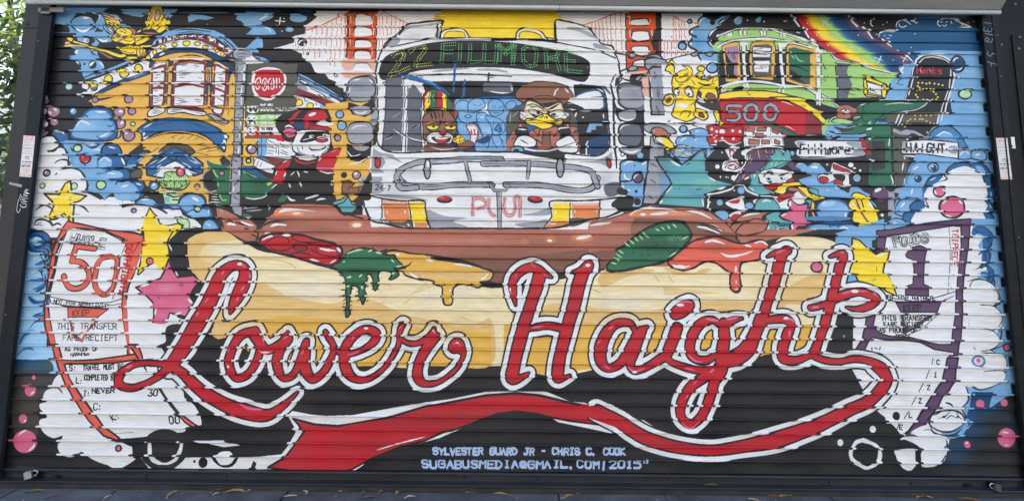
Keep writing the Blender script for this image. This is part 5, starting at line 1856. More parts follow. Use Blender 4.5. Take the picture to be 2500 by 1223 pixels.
sS7 54,17 62,20 70,18 78,20 86,26
eS 67 19 5 3
pS 80,24 88,24 88,28 80,28
sW3t 66,24 69,28 / 49,24 48,34 / 64,50 62,60 / 50,64 52,70 52,76
fWK3 62,30! 70,28 84,27 104,28 122,30! 122,47! 106,45 84,42 66,42 61,40
fS 62,30 68,29 66,36 64,41
fS 112,38 120,36 120,44 112,42

sW3t 64,44 65,48 / 64,44 84,45
sS5 42,78 48,83 56,82 66,80
eS 60 81 6 3
pS 47,84 54,84 54,94 48,96
pSK1 47,90 54,90 53,108 47,108
dW4 41,107 28,49
eW 66 70 2 2
eBW1 14 67.5 3.5 3.5
eXK0 0 0 1 1
eX 39 85 8.5 7.5
fW 33,80 38,78 40,80 34,83
dW2 12,57 17,60
fBK3 122,45 130,40 136,40 141,46 139,52! 122,50
fBK3 136,40 144,38 150,40 152,48 150,54! 142,52
sW3t 126,46 130,42 136,44 / 138,44 142,44
pB 84,50 150,48 166,70 168,120 60,120 64,80 70,60
fBK1 84,46 76,52 72,58 72,62 100,62
sW4t 74,58 82,56 88,58
eNK2 94.5 56.5 5.5 5
eB 94 56 3.5 3.5
eK 95 57 2 2
eW 93 55 1 1
eNK3 79 69 3 3.2
sW1.5t 77,68 79,66
sW4t 72,66 72,74 / 72,84 76,78
fbK3 105,62 110,54 122,51 136,54 144,62! 130,64 112,66
sW3t 110,58 116,55
fbK3 142,54 150,52 158,58 158,62 150,64
fBW0 144,56 150,56 154,62 148,62
fbK4 86,74! 90,67 98,64 108,66 110,70 100,76
fbK4 80,84 82,78 88,76 96,78 96,88 88,92 82,88
fbK3 148,68 156,64 160,68 160,74 152,76
fbK3 154,78 160,80 160,86 154,88
sK3t 152,88 160,86
fbK5 64,102! 70,95 78,93 84,96 87,99 70,105
fBK3 54,112 56,100 62,92 72,90 80,94 84,99 76,104 64,110
sW4t 58,98 64,94
fbK4 71,99 74,95 80,94 86,99 76,102
pW 96,64 106,62 144,62 148,74 154,76 156,86 148,90 152,98 156,108 150,114 156,120 140,120 90,116 76,112 68,104 74,99 88,99 85,90 84,82 90,78 96,76 92,72 104,70
fW 116,62 122,57 132,56 140,62
sb6t 68,102 66,112 76,118 / 82,78 82,88
sb6t 150,94 156,98 158,108 / 154,106 158,114 154,122
sK3t 148,92 156,94 160,102 162,110 / 154,104 160,110 158,120
eP 102.5 81.5 6.2 6
ePK4 102.5 81.5 6 6
sW4t 105,77 108,80 / 98,84 102,86
ePK5 115 99 13.5 13
fP 104,90 116,86 128,90 126,112 110,112
sW4t 106,97 110,91 / 120,91 125,96 / 108,107 112,110
sK4t 92,68 100,64 106,66
fBK3 46,118 50,112 56,110 62,114 70,118 60,124
sW3t 52,114 58,113
dW4 41,107
eW 160 109 1 2
@20 540 3.598
pu 16,16 34,16 30,24 34,40 28,44 34,60 30,80 34,96 34,120 40,126 60,250 0,290 0,150
fbK3 16,16 20,10 30,9 36,13 37,22 34,26 20,26
eB 25 17.5 7 5.5
eb 25 13 6 3
sW3t 22,16 26,14
sB12t 26,24 34,25 36,32 32,36 24,38 / 24,52 32,50 34,44 / 22,60 32,56 33,52 / 30,74 34,70 34,60 / 18,66 24,71 34,70 / 22,83 32,82 34,74 / 10,108 16,98 24,96
sb8t 26,24 34,25 36,32 32,36 24,38 / 24,52 32,50 34,44 / 22,60 32,56 33,52 / 30,74 34,70 34,60 / 18,66 24,71 34,70 / 22,83 32,82 34,74
sN5t 27,36 34,34 / 24,62 32,58 / 18,67 24,71 32,70 / 22,83 30,80
sK3t 30,22 36,26 36,32 33,36 / 28,30 32,36 32,40 26,44 / 26,42 30,46 34,50
sN3t 19,94 24,88 32,88 / 10,108 14,100 20,98 / 8,121 14,114 22,112 / 17,110 22,113
sW3t 22,34 26,31 / 20,46 25,43 / 22,47 29,48 / 22,66 28,68
fB 34,40 30,46 34,54 36,60 34,70 34,80
pW 50,16 64,8 130,44 116,120 140,170 120,200 46,130
pAK4 52,0 62,2 80,6 110,10 126,14 130,12 132,14 127,18 122,26 118,34 112,44 106,56 104,66 100,64 102,50 107,38 112,30 117,20 100,15 86,9 74,7 60,6 52,10 46,16 42,30 40,44 36,58 34,70 36,80 38,92 44,110 46,120 42,120 36,106 32,90 32,72 34,58 36,44 38,30 42,18 48,6
pAK4 100,60 104,66 105,76 106,88 108,100 112,112 116,124 122,140 112,140 106,122 104,108 102,96 100,84 100,70
pW 52,8 62,6 86,10 100,17 114,20 106,40 101,56 99,70 101,90 105,110 104,114 80,116 46,120 42,106 38,90 36,76 38,60 42,44 44,26
lK2 52,8 44,30 40,50 36,68 / 86,10 100,17 114,20
pA 103,14 112,16 126,14 118,22 108,38 104,38
tK7 54 19.5 8 8 WHOLE
tW4 54 19.5 8 8 WHOLE
tK1.2 54 19.5 8 8 WHOLE
lK15 76,24 60,22 56,35
sK15 56,35 64,36 70,42 71,50 66,57 58,59 52,56 49,48
lA10 76,24 60,22 56,35
sA10 56,35 64,36 70,42 71,50 66,57 58,59 52,56 49,48
sK14 88,31 82,33 78,40 76,54 80,62 86,64 92,58 95,46 96,34 92,31 88,31
sA10 88,31 82,33 78,40 76,54 80,62 86,64 92,58 95,46 96,34 92,31 88,31
lK2 105,16 98,34 94,54 92,68 / 114,20 108,32
tR3.5 104 20 5.5 98 50THAIGHT2
pWK2 36,66 50,69 70,72 90,71 100,68 100,72 84,75 60,75 38,72
tK2 40 72 3.4 5 NOT FOR NEGATIVITY
pAK2 52,75 86,77 88,77 79,84 53,84
lK6 54,86 58,100 65,105 / 79,86 68,98 65,105
lA3.5 54,86 58,100 65,105 / 79,86 68,98 65,105
tK2 57 82.5 4.6 0 KEEP
lK2.5 52,75 53,85 / 50,74 88,77
tK2 43 94.5 5 0 THIS TRANSFER
tK2 48 104.5 5 0 FARE RECIEPT
tK2 50 113.5 3.3 0 AS PROOF OF
tK2 55 118.5 3 0 HARMONY.
pW 104,70 118,24 146,14 146,40 150,80 166,92 176,90 170,112 150,130 160,180 112,180
pK 142,10 160,8 160,40 200,40 200,130 170,130 140,110 150,80 166,78 160,60 140,44 140,30
pY 120,-4 130,2 140,4 148,10 142,16 140,28 142,40 142,48 128,36 122,40 116,46 114,48 116,34 122,20 118,8
sK4 118,6 119,12 118,22 / 146,7 141,16 140,26 / 118,26 116,38 114,47 122,40 130,34 138,38 / 142,24 148,38
pY 118,22 140,22 142,36 140,40 118,36
sW3t 141,20 144,26 / 118,30 117,36
ePK3 124.5 35 3 3
sK4 150,38 150,38
pPK4 141,33 144,42 149,49 160,48 170,46 168,52 162,60 160,66 166,78 158,84 148,82 142,80 140,88 132,94 126,94 128,84 128,72 122,66 112,58 124,54 134,50 138,42
fP 130,56 160,52 158,66 162,80 140,80 130,84
sW5t 147,44 149,48 / 116,57 124,55 / 158,68 162,72 / 129,82 130,76 / 146,82 152,80
lK1.2 150,55 152,57 / 152,54 154,57 / 131,66 133,68
fW 136,90 146,84 160,88 176,90 160,120 130,140 112,120 112,90
fK 146,92 154,90 160,94 158,104 148,110 144,122 138,130 130,132 126,126 128,116 136,112 142,106 142,98
@1953 269 2.617
pB 74,28 84,12 104,-4 121,0 124,30 128,76 56,76 62,56 68,42
fcK3 82,18 86,12 94,10 101,14 106,22 108,28 100,26 98,20 92,16 88,20
fB 85,19 89,15 95,14 99,18 100,22 90,24
sW3t 87,17 92,14 97,16
fBK3 100,31 101,26 106,24 110,27 109,31
fBK3 110,31 110,26 115,25 119,28 118,32
sW3t 102,29 105,26 108,28 / 112,29 115,28
fB 69,44 70,36 75,33 82,34 84,40 80,46
sc4t 70,42 71,36 76,33 81,34 / 69,50 68,45 70,40
sW3t 72,38 76,36
eBK3 85 36.5 3.4 2.8
eNK2 85.5 37 1.6 1.5
eW 84.6 36 .7 .6
eNK2 75.5 44 2.2 2
sW2t 74,44 75,42
fbK3 93,40 97,35 104,33 111,36 116,41 110,40 100,38
fbK3 109,36 113,33 119,36 122,42 118,44 114,40
fBW0 112,36 116,36 119,41 116,41
fbK3 80,50 82,44 88,41 94,44 88,48
sW2t 83,45 87,43
fbK3 77,56 76,50 80,48 85,50 82,56
fbK3 117,44 121,41 125,45 123,50 118,48
fB 69,56 70,50 75,48 78,50 77,58
sW3t 71,54 72,50
fbK3 119,50 123,49 125,54 121,57
fBK3 61,66 62,60 67,56 74,57 76,62 70,68
sW4t 64,62 67,59
fbK3 70,62 74,58 80,59 80,63 74,65
fbK4 66,74 66,67 70,64 75,66 72,76
fbK3 117,58 121,58 124,63 121,67 117,64
fbK3 117,66 122,66 124,71 120,75 116,72
fBK3 54,76 56,71 62,69 68,72 66,78
sW3t 57,73 61,71
pW 92,40 97,38 104,36 110,37 116,40 117,44 119,48 120,54 117,57 120,61 117,66 120,72 118,80 70,80 71,70 74,65 80,62 79,54 82,49 88,46 91,43
fW 96,40 100,37 107,36 113,40
sK3t 88,46 94,44 92,41 97,38 / 79,60 82,62 80,57
sK4 92,41 94,40 / 112,39 116,41 118,46
sW2t 121,60 122,63 / 122,52 122,55 / 126,34 126,38
ePK4 89 52 3.7 3.4
ePK5 97 62 8 6.9
sW4t 87,54 86,51 / 91,50 93,52 / 91,60 94,57 / 101,57 104,60 / 93,67 97,68
sK3t 101,56 104,57
@2060 280 4.367
fWK3 62,30! 70,28 84,27 104,28 122,30! 122,47! 106,45 84,42 66,42 61,40
fS 62,30 68,29 66,36 64,41
fS 112,34 120,34 120,42 112,40
tK4 67 39.5 9*.78 1 HAiGHT
@20 540 3.598
fK 140,92 148,90 155,92 158,98 152,108 143,110 140,116 136,126 128,126 124,118 128,110 138,106 138,98
@20 840 3.598
pu 10,0 42,0 44,8 60,60 40,26 4,26
fD 4,12 20,14 36,14 40,24 30,28 6,28
sb4t 8,10 14,4 22,4 / 18,2 22,5
pK 0,26 46,26 46,38 90,100 90,120 0,120
pJ 6,28 44,28 40,36 36,40 28,50 26,60 28,70 26,80 6,80 2,60
fW 46,26 40,32 40,38 48,44 60,46 62,30
fW 60,40 44,38 34,40 31,46 34,50 28,52 28,56 32,60 34,64 28,66 28,72 32,78 40,82 48,80 46,86 50,90 64,94 100,96 130,84 160,76 170,70 160,50 120,30 100,20 70,20
pW 46,34 60,10 100,10 130,30 150,66 170,71 158,76 110,82 60,78 34,50
sK3t 40,38 44,38 48,43
fW 46,86 44,92 50,98 58,98 66,90
fW 66,88 70,98 82,104 92,106 104,104 112,98 116,90
fW 80,98 92,108 102,107 112,98
fK 86,82 108,82 160,76 200,70 210,90 140,96 110,90 96,84
pAK4 38,0 44,0 48,14 54,30 62,42 72,56 84,72 98,82 96,84 84,80 70,66 58,48 50,34 44,20
pAK4 40,12 60,14 80,13 100,10 114,8 114,13 96,16 70,17 50,17 44,15
pA 42,12 52,12 50,17 44,17
pAK4 106,0 114,0 120,16 128,30 138,46 150,60 164,70 172,74 168,76 155,68 143,54 134,41 127,30 117,16
pK 108,82 150,78 168,72 200,40 300,20 300,100 110,100
tK2.5 54 22.5 4.8 0 S:
tK2.5 66 22.5 4*.64 -2 TRAVEL MUST BE
tK2.5 60 33.5 4.4 5 L:
tK2.5 67 31 4.2*.56 0 COMPLETED BY
tK2.5 66 45 4.6 0 I:
tK3 74 42.5 4*1 -1 NEVER
tK2.5 75 57 5.6 0 C:
tK2.5 92 67 5.5 -25 K:
tK3 123 45 5.6 0 30
tK3.5 142 69 6.4 -3 00
fW 118,-2 130,-2 140,14 140,36 128,36 120,16
pK 110,86 200,84 200,112 118,112 114,92
fW 122,88! 124,96 130,104 138,106 146,104 152,96 154,88! 150,88 149,96 144,101 134,101 128,96 126,88
fW 116,98 122,106 128,108 150,108 174,108 172,96 160,94 156,100 146,108 134,109 122,104
eK 167 103 4.5 4.5
eK 163.5 101 1.5 1.5
eK 97 91 3.2 3.2
eP 97 91 1.6 2
eP 22.5 29 1.6 2
eP 19.5 40 5 5.5
eP 13 65 3.6 4
eP 15 85 10.5 10
sW4t 9,80 12,77 16,75 / 18,93 22,90 23,87 / 20,44 23,41 / 14,68 16,66
lk1 94,78 110,77
oaJ 14 12 22 14 .8 / 30 20 16 8 .5
@0 0 10
fCK6 456,600! 462,580 490,566 530,562 560,566 590,585 640,610 700,620 760,640 860,660 1000,640 1200,700 1480,655 1560,640 1700,640 1860,610 1930,585 1980,578 2040,590 2080,620 2050,700 2000,760 1990,850 1920,862 1850,870 1750,900 1600,860 1450,905 1340,920 1290,900 1180,895 1080,893 1000,900 880,896 700,905 640,896 600,850 560,826 530,830! 514,806 530,780! 540,740 500,690 464,660
fq 458,600! 462,582 500,566 540,566 580,584 540,590 500,600 490,630 520,650 500,690 470,660 460,630
fq 520,800 560,700 640,690 700,720 800,740 900,730 1000,770 1150,790 1200,780 1200,890 1080,893 880,893 700,903 640,893 600,850 560,824 530,826
fq 1490,650 1560,655 1600,660 1540,672 1500,690 1470,700 1460,680
fq 1300,760 1400,740 1460,752 1560,762 1660,742 1750,735 1900,740 2000,740 2010,680 1950,700 1900,740 1880,860 1700,880 1500,890 1400,900 1300,880
py 560,790 700,770 1000,800 1200,810 1200,892 1080,893 880,893 700,903 640,893 600,850 570,826
py 1230,790 1440,790 1700,790 1850,800 1990,790 1985,850 1850,868 1700,880 1500,892 1400,905 1330,915 1230,895
pq 1620,700 1760,716 1620,720
pq 1880,720 1960,680 2010,660 2020,690 1950,720 1900,760
sq3t 590,640 640,632 700,640 730,660 / 820,700 840,690 860,692 / 940,690 956,700 / 1020,640 1050,710 / 1000,720 1040,694 / 930,745 940,730 / 985,742 1005,728 / 972,780 978,765 / 1100,680 1050,700 / 1118,770 1150,782 / 1596,670 1612,690 / 1630,670 1645,692 / 1626,704 1636,722 / 1445,705 1470,716 / 1700,760 1760,752 1830,748 / 630,720 660,710 / 1050,700 1010,716 / 1290,660 1300,720
sC4t 850,790 900,800 960,804 / 1000,792 1060,800 1120,812 / 610,660 660,664 / 1090,790 1140,800
fq 1960,588 2020,600 2060,640 2040,700 2010,720 2030,650
fy 1250,760 1270,740 1300,750 1320,790 1270,800
pM 560,560 2000,560 1880,585 1800,610 1700,650 1560,650 1484,654 1390,660 1300,650 1216,690 1100,660 980,630 860,630 760,640 700,600
sK5t 1480,655 1520,650 1560,646
pm 1020,625 1260,628 1500,600 1560,590 1484,654 1390,660 1220,690 1150,665
fC 1900,584 1960,577 2020,584 2060,610 1990,640 1880,640
@480 480 10
pK 40,18 120,18 170,14 170,40 40,40
fg 60,14 68,14 68,46 60,46
fKg3 48,22 60,22 60,40 48,36
sS3t 52,18 60,26 / 114,24 130,32
pg 112,40 130,44 150,52 160,60 156,72 140,60 118,54
sW2t 126,50 134,54 136,62 / 130,48 140,56 142,64 / 138,50 146,60
sg5 190,20 200,30 190,40
pK 150,20 230,16 240,20 200,60 160,80 140,60 120,20
lS3t 112,30 150,26 / 120,36 160,32 / 180,22 176,34
pS 86,18 110,20 110,46 96,46 88,30
fMK4 46,24! 60,28 80,36 110,50 132,56 152,74! 140,78 110,76 70,72 60,60 50,50
pM 60,50 110,52 140,70 146,78 144,108 120,108 70,82
fM 152,78! 160,70 170,56 180,44 200,30 216,18 240,16 280,17 330,20 350,40 372,50 420,50 420,140 320,140 240,120 180,110 150,110 150,92
sK4 152,78 160,70 170,56 180,44 200,30 216,18 240,16 280,17 330,20 356,34 380,46 410,54
sK4t 160,74 176,64 196,60 220,60 / 150,78 150,100 156,108
fZ 192,46 190,36 200,28 220,28 224,32 260,38 256,48 220,46
fW 200,40 208,32 218,28 250,30 290,36 250,34 220,36
eW 244 41 10 2.5 -4
eW 208 34 5 3 -40
sW6t 180,73 196,68 220,70 / 166,90 180,88
eZ 390 68 18 9
eW 391 69 11 5
sW5t 74,68 84,66 96,70 / 108,60 124,68 140,70
sK4t 60,60 60,70 70,76 / 70,62 80,58 90,64 / 60,52 70,54 / 94,62 108,66 130,74 / 134,92 148,98 / 116,76 128,80
lS2 58,30 60,38 / 62,32 63,40
sk3t 170,62 150,88
fRK6 154,110! 158,100 172,94 196,90 226,92 260,94 290,104 330,112 346,118 354,128 356,140! 344,160 324,168 300,164 260,154 230,144 190,136 166,124
sK3 170,112 190,100 210,98 224,104 226,112 / 232,96 240,106 270,112 300,112 / 176,116 190,130 220,130 236,120 / 236,124 246,116 262,118 272,126 262,132 246,130 236,124 / 290,126 300,140 340,146 350,140 / 270,110 290,118 330,122 / 230,140 250,136 280,142 / 280,128 290,138 / 340,116 344,140
sW5t 160,106 176,98 186,96 / 208,94 230,94 / 300,126 320,130 340,132 / 276,152 300,158 / 326,162 340,154 / 342,124 352,134
fr 240,118 260,116 270,126 256,130
@780 560 10.192
fKK2 163,54 190,50 202,60 196,66 180,68 170,66
fyK4 164,56! 176,54 200,54 230,60 260,62! 290,66 340,74 380,86 406,96 426,102 432,112 424,126 400,130! 408,136 396,144 384,142 372,138 350,136 340,140 332,150 332,174 328,186 318,188 310,184 306,164 306,148 300,140 290,136 282,128 260,124 240,120 216,114 206,104 190,98
fq 208,104 300,104 420,104 422,120 400,128 300,124 240,118 216,112
fy 186,66 200,70 240,94 380,94 340,78 280,68 240,64
fK 276,68 312,68 360,76 400,90 410,98 370,88 320,80 290,76
sW5t 224,106 232,114 246,120 / 264,74 284,80 / 336,86 360,88 380,92 / 420,108 412,118 402,124 / 186,62 200,62
sW3t 326,148 324,156 / 324,174 325,180 / 256,114 258,118
sK3t 206,92 220,90 230,80 / 240,122 256,126 266,122 / 286,136 300,141 316,136 / 366,142 380,136 390,138
sK3 206,102 214,114 230,120 250,126
fgK4 66,60 86,50 108,46 132,50 150,56 166,50 160,62 188,64! 194,76 206,88 200,92 214,94 196,98 186,96 198,110 190,120 176,124 180,110 172,104 156,102 148,108 146,116 148,130 142,148 138,152 134,144 134,128 128,112 118,114 118,130 112,150 116,160 112,176 108,186 104,178 98,164 98,148 90,140 80,142 78,156 76,170 74,188 76,204 72,216 66,216 66,200 68,184 66,166 66,150 66,130 58,114 46,100 30,92 50,80 64,66
sQ4t 68,60 92,52 108,50 / 120,56 132,50 / 140,56 155,60 / 68,120 80,117 / 60,82 62,78 / 98,118 106,112 / 180,110 188,108 / 178,74 186,82 / 190,92 206,90 / 104,140 108,148 / 68,142 74,140
lK3t 84,52 86,44 / 106,48 108,42 / 130,50 134,44 / 162,54 168,46 / 60,108 52,104
lK2.5t 68,150 52,150 / 66,166 54,166 / 66,172 58,178 / 66,182 58,186 / 66,192 56,192 / 66,200 58,204 / 68,208 60,208 / 76,150 86,146 / 76,166 84,166 / 76,176 82,180 / 76,190 82,186 / 74,200 84,198 / 74,208 80,210 / 98,152 92,156 / 98,164 92,166 / 100,174 94,178 / 112,158 120,162 / 112,168 124,168 / 112,176 122,178 / 116,142 122,140 / 134,138 128,140 / 134,146 130,150 / 144,138 150,140 / 144,146 148,150 / 176,118 170,126 / 120,120 124,122 / 132,116 126,116 / 56,112 44,104 / 58,116 48,112
@1440 500 9.408
fM 0,40 30,34 80,20 120,8 180,6 240,10 290,24 320,50 332,64! 340,90 220,110 120,120 0,110
sK4t 16,36 50,30 90,16 120,7 170,5 230,7 270,14 300,32 320,50 334,66
fMK3 334,64! 342,52 358,40 380,32 400,36 408,46 400,60 380,66 350,70
fm 100,34 130,30 260,40 300,60 330,66 340,86 250,70 180,60 100,70
sK4t 334,66 338,80 346,86
fZ 90,26 100,14 120,10 170,10 240,22 200,24 130,26
sW5t 92,24 106,14 130,8 170,10 200,16 / 222,14 250,18 280,32 / 246,50 270,54 298,66 / 270,46 290,50 304,60
eW 160 20 22 3.5 -5
eW 122 22 6 3
sW6t 0,48 20,44 50,40
eZ -18 76 26 9
eW -14 74 18 4.5 -12
eZ -90 80 14 8
eW -92 82 6 3
eZ -150 84 10 6
sK3t 250,46 280,48 310,60 / 256,42 290,60 / 262,60 290,66
fgK6 40,150! 40,138 52,120 60,104 80,92 100,76 120,60 150,46 180,38 206,38 222,48 232,64 230,80 214,96 200,114 180,124 160,134 120,142 80,150 50,152
fm 0,110 60,106 40,134 20,146 0,140
sQ3t 80,86 90,96 / 90,80 102,90 / 102,74 112,84 / 112,68 122,80 / 120,62 136,76 / 150,54 160,60 / 164,50 172,58 / 178,46 184,56 / 190,44 200,52 / 66,104 78,112 / 60,112 74,122 / 54,120 68,130 / 48,132 62,136 / 212,80 228,70 / 180,120 200,108
lK2t 150,84 156,92 / 170,84 180,90 / 190,76 200,86 / 196,74 206,84 / 190,92 198,98 / 96,104 104,112 / 116,112 124,120 / 130,110 140,118 / 176,102 186,110 / 200,100 180,116
fAK5 178,128! 190,120 214,100 236,84 256,78 280,74 296,74 316,80 340,88 360,88! 380,82 396,82 410,90 424,100 416,110 390,124 360,130 348,134 344,154 346,180 344,196 334,200 322,190 322,170 322,158 310,148 290,134 270,130 256,134 240,144 220,150 200,148 184,140
sW5t 264,86 284,82 310,90 / 356,92 370,96 / 378,88 394,84 408,92 / 300,110 320,118 350,114 374,106 / 190,138 210,144 230,140 / 336,140 334,156
eW 206 142 14 4
sW3t 336,172 336,182 / 334,194 340,192
fq 172,142 230,156 260,146 280,148 240,160 190,158
@0 0 10
pW 2090,560 2440,560 2440,1060 2180,1090 2080,900
@2040 540 3.398
pB 100,-2 150,-2 150,40 110,60 100,30
pB 0,10 40,-2 40,34 30,60 24,70 0,60
pK 30,16 50,10 50,40 32,60 30,40
fYK3 10,0 10,0 11,0
fYK3 0,0 0,0 1,0
pB 112,4 140,-2 148,30 148,100 140,112 150,170 150,200 124,180 120,120
pW 112,2 118,12 122,14 118,20 120,26 126,34 126,40 116,44 120,50 132,56 136,60 134,68 118,72 136,80 138,86 134,92 124,100 136,108 142,114 134,118 116,124 100,120 100,10
fb 113,8 120,5 128,10 128,14 120,10 114,12
fb 122,15 128,15 128,20 122,26 118,28 122,22
fb 122,26 129,26 127,34 118,38 114,40 120,36
fb 120,42 130,44 131,50 128,56 122,58 126,50
sK3t 116,4 124,6 130,12 / 129,14 129,20 122,26 / 128,28 126,34 116,40 / 126,42 132,50 128,58 / 108,56 116,51 126,52 134,60 138,66 / 133,60 136,68 128,70 / 120,78 130,72 136,68 / 118,84 128,84 137,92 / 138,86 136,98 126,102 / 126,106 136,110 140,120 / 128,118 140,110 / 128,118 138,126
ePK3 141.5 105 3.2 3.2
pXK4 34,8 46,7 60,4 72,2 100,-1 112,-2 110,20 107,40 105,60 105,80 104,96 102,104 100,118 97,126 92,124 94,114 95,108 82,106 70,100 54,98 40,98 30,96 27,100 22,110 16,112 14,110 18,104 22,98 24,88 26,78 28,74 32,70 35,60 37,48 34,40 34,20
pWK3 42,12 60,10 76,7 96,4 104,4 104,20 102,40 100,58 99,80 97,90 96,102 86,102 76,100 62,96 44,95 36,92 31,86 33,78 36,66 38,60 38,46 40,24
pW 31,100 38,102 42,110 27,110 28,104
pXK3 58,28 62,22 70,20 76,23 74,30 73,42 73,52 77,54 77,62 58,61 58,54 64,52 65,40 64,32 59,30
tK7 49 20.5 7 -7 FOODS
tW4 49 20.5 7 -7 FOODS
tK1.2 49 20.5 7 -7 FOODS
tR2.5 97 7 4.6 91 TRIPLECE
sK1.5 94,4 95,30 93,60
sK2 35,60 50,64 70,66 100,58 / 36,62 46,66 80,67 98,62
tK2.5 40 64.5 3.6 2 NOT FOR HATRED
pXK3 50,67 88,66 84,75 54,75
tk1 0 0 1 0 .
tK3 56.5 74 4.6 0 KEEP
lX8 55,76 57,92 70,84 82,76
lK1.5 53,76 55,96 / 57,76 59,86 58,93 70,86 82,76 / 55,96 70,90 84,78
tK2.5 38 82 4 0 THIS TRANSFER
tK2.5 40 87 3.4 0 FARE RECIEPT
tK2.5 36 92 3.6 0 AS PROOF OF
tK2.5 50 97 3 0 PEACE
tK2 29 108 3.4 0 12
lK2 37,104 35,110
pYK4 14,14 20,16 26,22 32,28 38,25 45,25 43,32 41,34 39,43 43,44 48,54 51,62 42,58 38,54 20,55 18,48 16,44 6,42 8,34 12,32
fY 13,20 24,22 36,30 40,34 38,42 44,46 46,54 22,53 18,44 8,40 10,34 13,32
sW4t 16,18 18,21 / 8,40 14,42 / 34,29 42,27
lK1.2 34,38 34,42 / 30,48 31,50 / 32,47 33,49
@2060 820 3.398
pW 24,10 60,20 100,16 136,12 136,40 120,56 102,70 98,86 86,100 60,108 48,84 40,50
pW 96,16 128,16 134,22 132,26 134,30 128,36 122,38 118,43 110,43 102,40 104,50 98,58 92,58 97,62 100,68 98,74 96,78 86,79 74,76 80,80 84,84 84,92 84,98 80,104 74,107 68,107 60,100 40,90 60,60 80,30
pB 136,4 150,4 150,60 150,64 100,80 86,84 84,100 80,104 76,90 74,78 86,80 96,78 100,72 98,60 104,50 102,42 112,43 124,38 132,34 134,22 132,14
pN 106,46 124,46 120,60 104,74 88,86 86,82 98,76 104,60
pK 120,60 150,40 150,110 70,110 84,104 88,84 104,76 112,62
pK 148,-20 160,-20 160,120 148,120
sK4t 130,16 134,20 134,25 131,27 / 126,36 130,34 135,29 / 104,40 112,44 124,42 / 101,40 103,48 103,54 96,60 / 84,55 88,56 91,59 / 97,60 101,66 100,72 / 71,74 76,78 86,80 98,77 100,74 / 72,76 76,80 82,83 / 66,78 72,79 / 85,84 86,92 82,94 / 86,98 82,104
lK2 80,68 86,66 94,62 / 86,64 84,70 / 92,64 98,69 / 82,69 88,70 / 76,64 80,62 / 94,62 98,66
eTB0 0 0 1 1
eKB2 112.5 20.5 4.5 4
eP 112 20 2 2
ePK3 113 56 4 4
eP 133 55 3 3
eP 102.5 90 2.5 2.5
eP 135 84 7.5 8
sW3t 131,79 137,80 / 133,90 137,90
pXK4 86,18 95,18 93,28 92,37 90,40 87,45 82,50 78,58 74,64 70,68 66,76 58,84 46,84 54,78 60,70 65,62 70,54 76,45 81,38 83,30
tK2.5 77 23.5 3.6 0 C
tK2.5 74.5 33.5 3.6 0 I
tK2.5 69 44.5 3.8 0 Z
tK2.5 62 55.5 3.8 0 Z
tK2.5 54 67 3.8 5 L
tK2.5 46 77 3.8 5 E
lK2 74,18 73,23 / 71,28 68,35 / 66,39 62,46 / 60,50 56,57 / 54,62 50,68 / 46,72 44,77
dK.8 75,20 75,23 72,30 72,33 67,41 66,44 60,52 59,54 53,64
pK -6,70 0,72 14,68 34,72 46,84 50,90 46,96 20,110 -40,110
fK 8,72 16,62 24,60 32,66 34,74
fK 30,78 38,72 46,80 48,88 40,96 26,96
fK 44,90 52,84 60,88 66,98 66,108 44,108
eK 43.5 66 3 3.5
fW 44,96 48,93 58,95 61,98 61,106 56,109 50,107 44,102
fW 66,96 74,92 84,98 82,104 72,107 66,106
eW 24 77 2.6 2.8
eW -3 88 2.4 2.8
sW9 16,86 10,88 6,95 7,102 14,107 20,109 28,104 30,96 26,90 16,86
@240 840 3.597
pK 80,72 300,40 300,112 44,112 44,108
pW 44,84 110,84 150,96 146,100 146,110 44,110
pK 32,88 45,84 84,84 110,90 166,84 166,97 96,99 44,99
eK 58 92 20 18
sW11t 45,86 46,98 52,104 60,106 68,102 73,92 74,86
sW9 45,86 46,97 52,104 60,105 68,101 72,92 73,86
pW 40,100 46,108 60,109 150,109 164,96 150,99 78,99 70,106 54,110
sK12 39,90 41,100 48,106 58,108 68,105 75,96 77,86
eK 92 103.5 4 4.5
eK 84.5 102.5 1.2 1.2
sK7 100,98 106,105 116,106 122,99
fW 104,98 108,94 116,94 119,100 115,105 107,105
eK 135.5 105.5 4 5
fK 96,86 84,90 80,94 90,97 98,92
pW 168,60 176,66 181,76 172,88 162,100 150,107 168,112 176,60
pW 126,99 164,96 164,108 126,108
pK 136,102 134,108 137,110 139,104
@860 920 3.378
pW -54.7,29 -50,27.5 -42,29 -34,30.5 -20,31.5 0,31 60,20.5 80,18 110,12 135,11 158,11 180,20 206,22 220,33 240,35 260,48 256,54 220,47 170,37 160,31 135,28 122,29 108,33 90,42 72,50 56,54 34,56 18,64 8,73 0,78 -54,78 -71,75 -59,64 -53.7,57.4 -46.6,45.3 -48,40.5
pRK5 -49,34 -31,38.7 -12,40 0,38 30,33 60,24 80,20.5 110,15 135,13 155,15 180,21 200,25 222,34 236,42 250,52 250,62 236,47 210,40 180,36 160,32 152,30 135,28 120,30 107,34.5 88,42 75,45 60,52 40,57 20,65 0,75.5 -6,77 -47,77.5 -69.5,74 -55.4,66 -46,53.7 -39.5,44.4
sW3t 20,60 40,54 60,49
tU5 67 63.5 5.2*.9 0 SYLVESTER GUARD JR - CHRIS C. COOK
tU5 58 74.5 6*1.12 0 SUGABUSMEDIA@GMAIL.COM/2015"
@73 220 2.242
fbK4 27,17 31,11 38,9 44,11 47,18 48,22 46,27 36,28 24,27 22,24 24,20
fB 28,17 32,12 38,11 43,13 46,18 46,23 42,26 36,27 26,26 23,24 25,20
sW4t 25,20 28,17 33,19 / 36,12 42,12 / 38,26 44,23
sb4t 43,16 46,18 44,20 42,19 / 36,25 40,27 45,25 / 26,17 30,14 32,15
fbK4 40,31 46,29 50,33 49,37 40,36
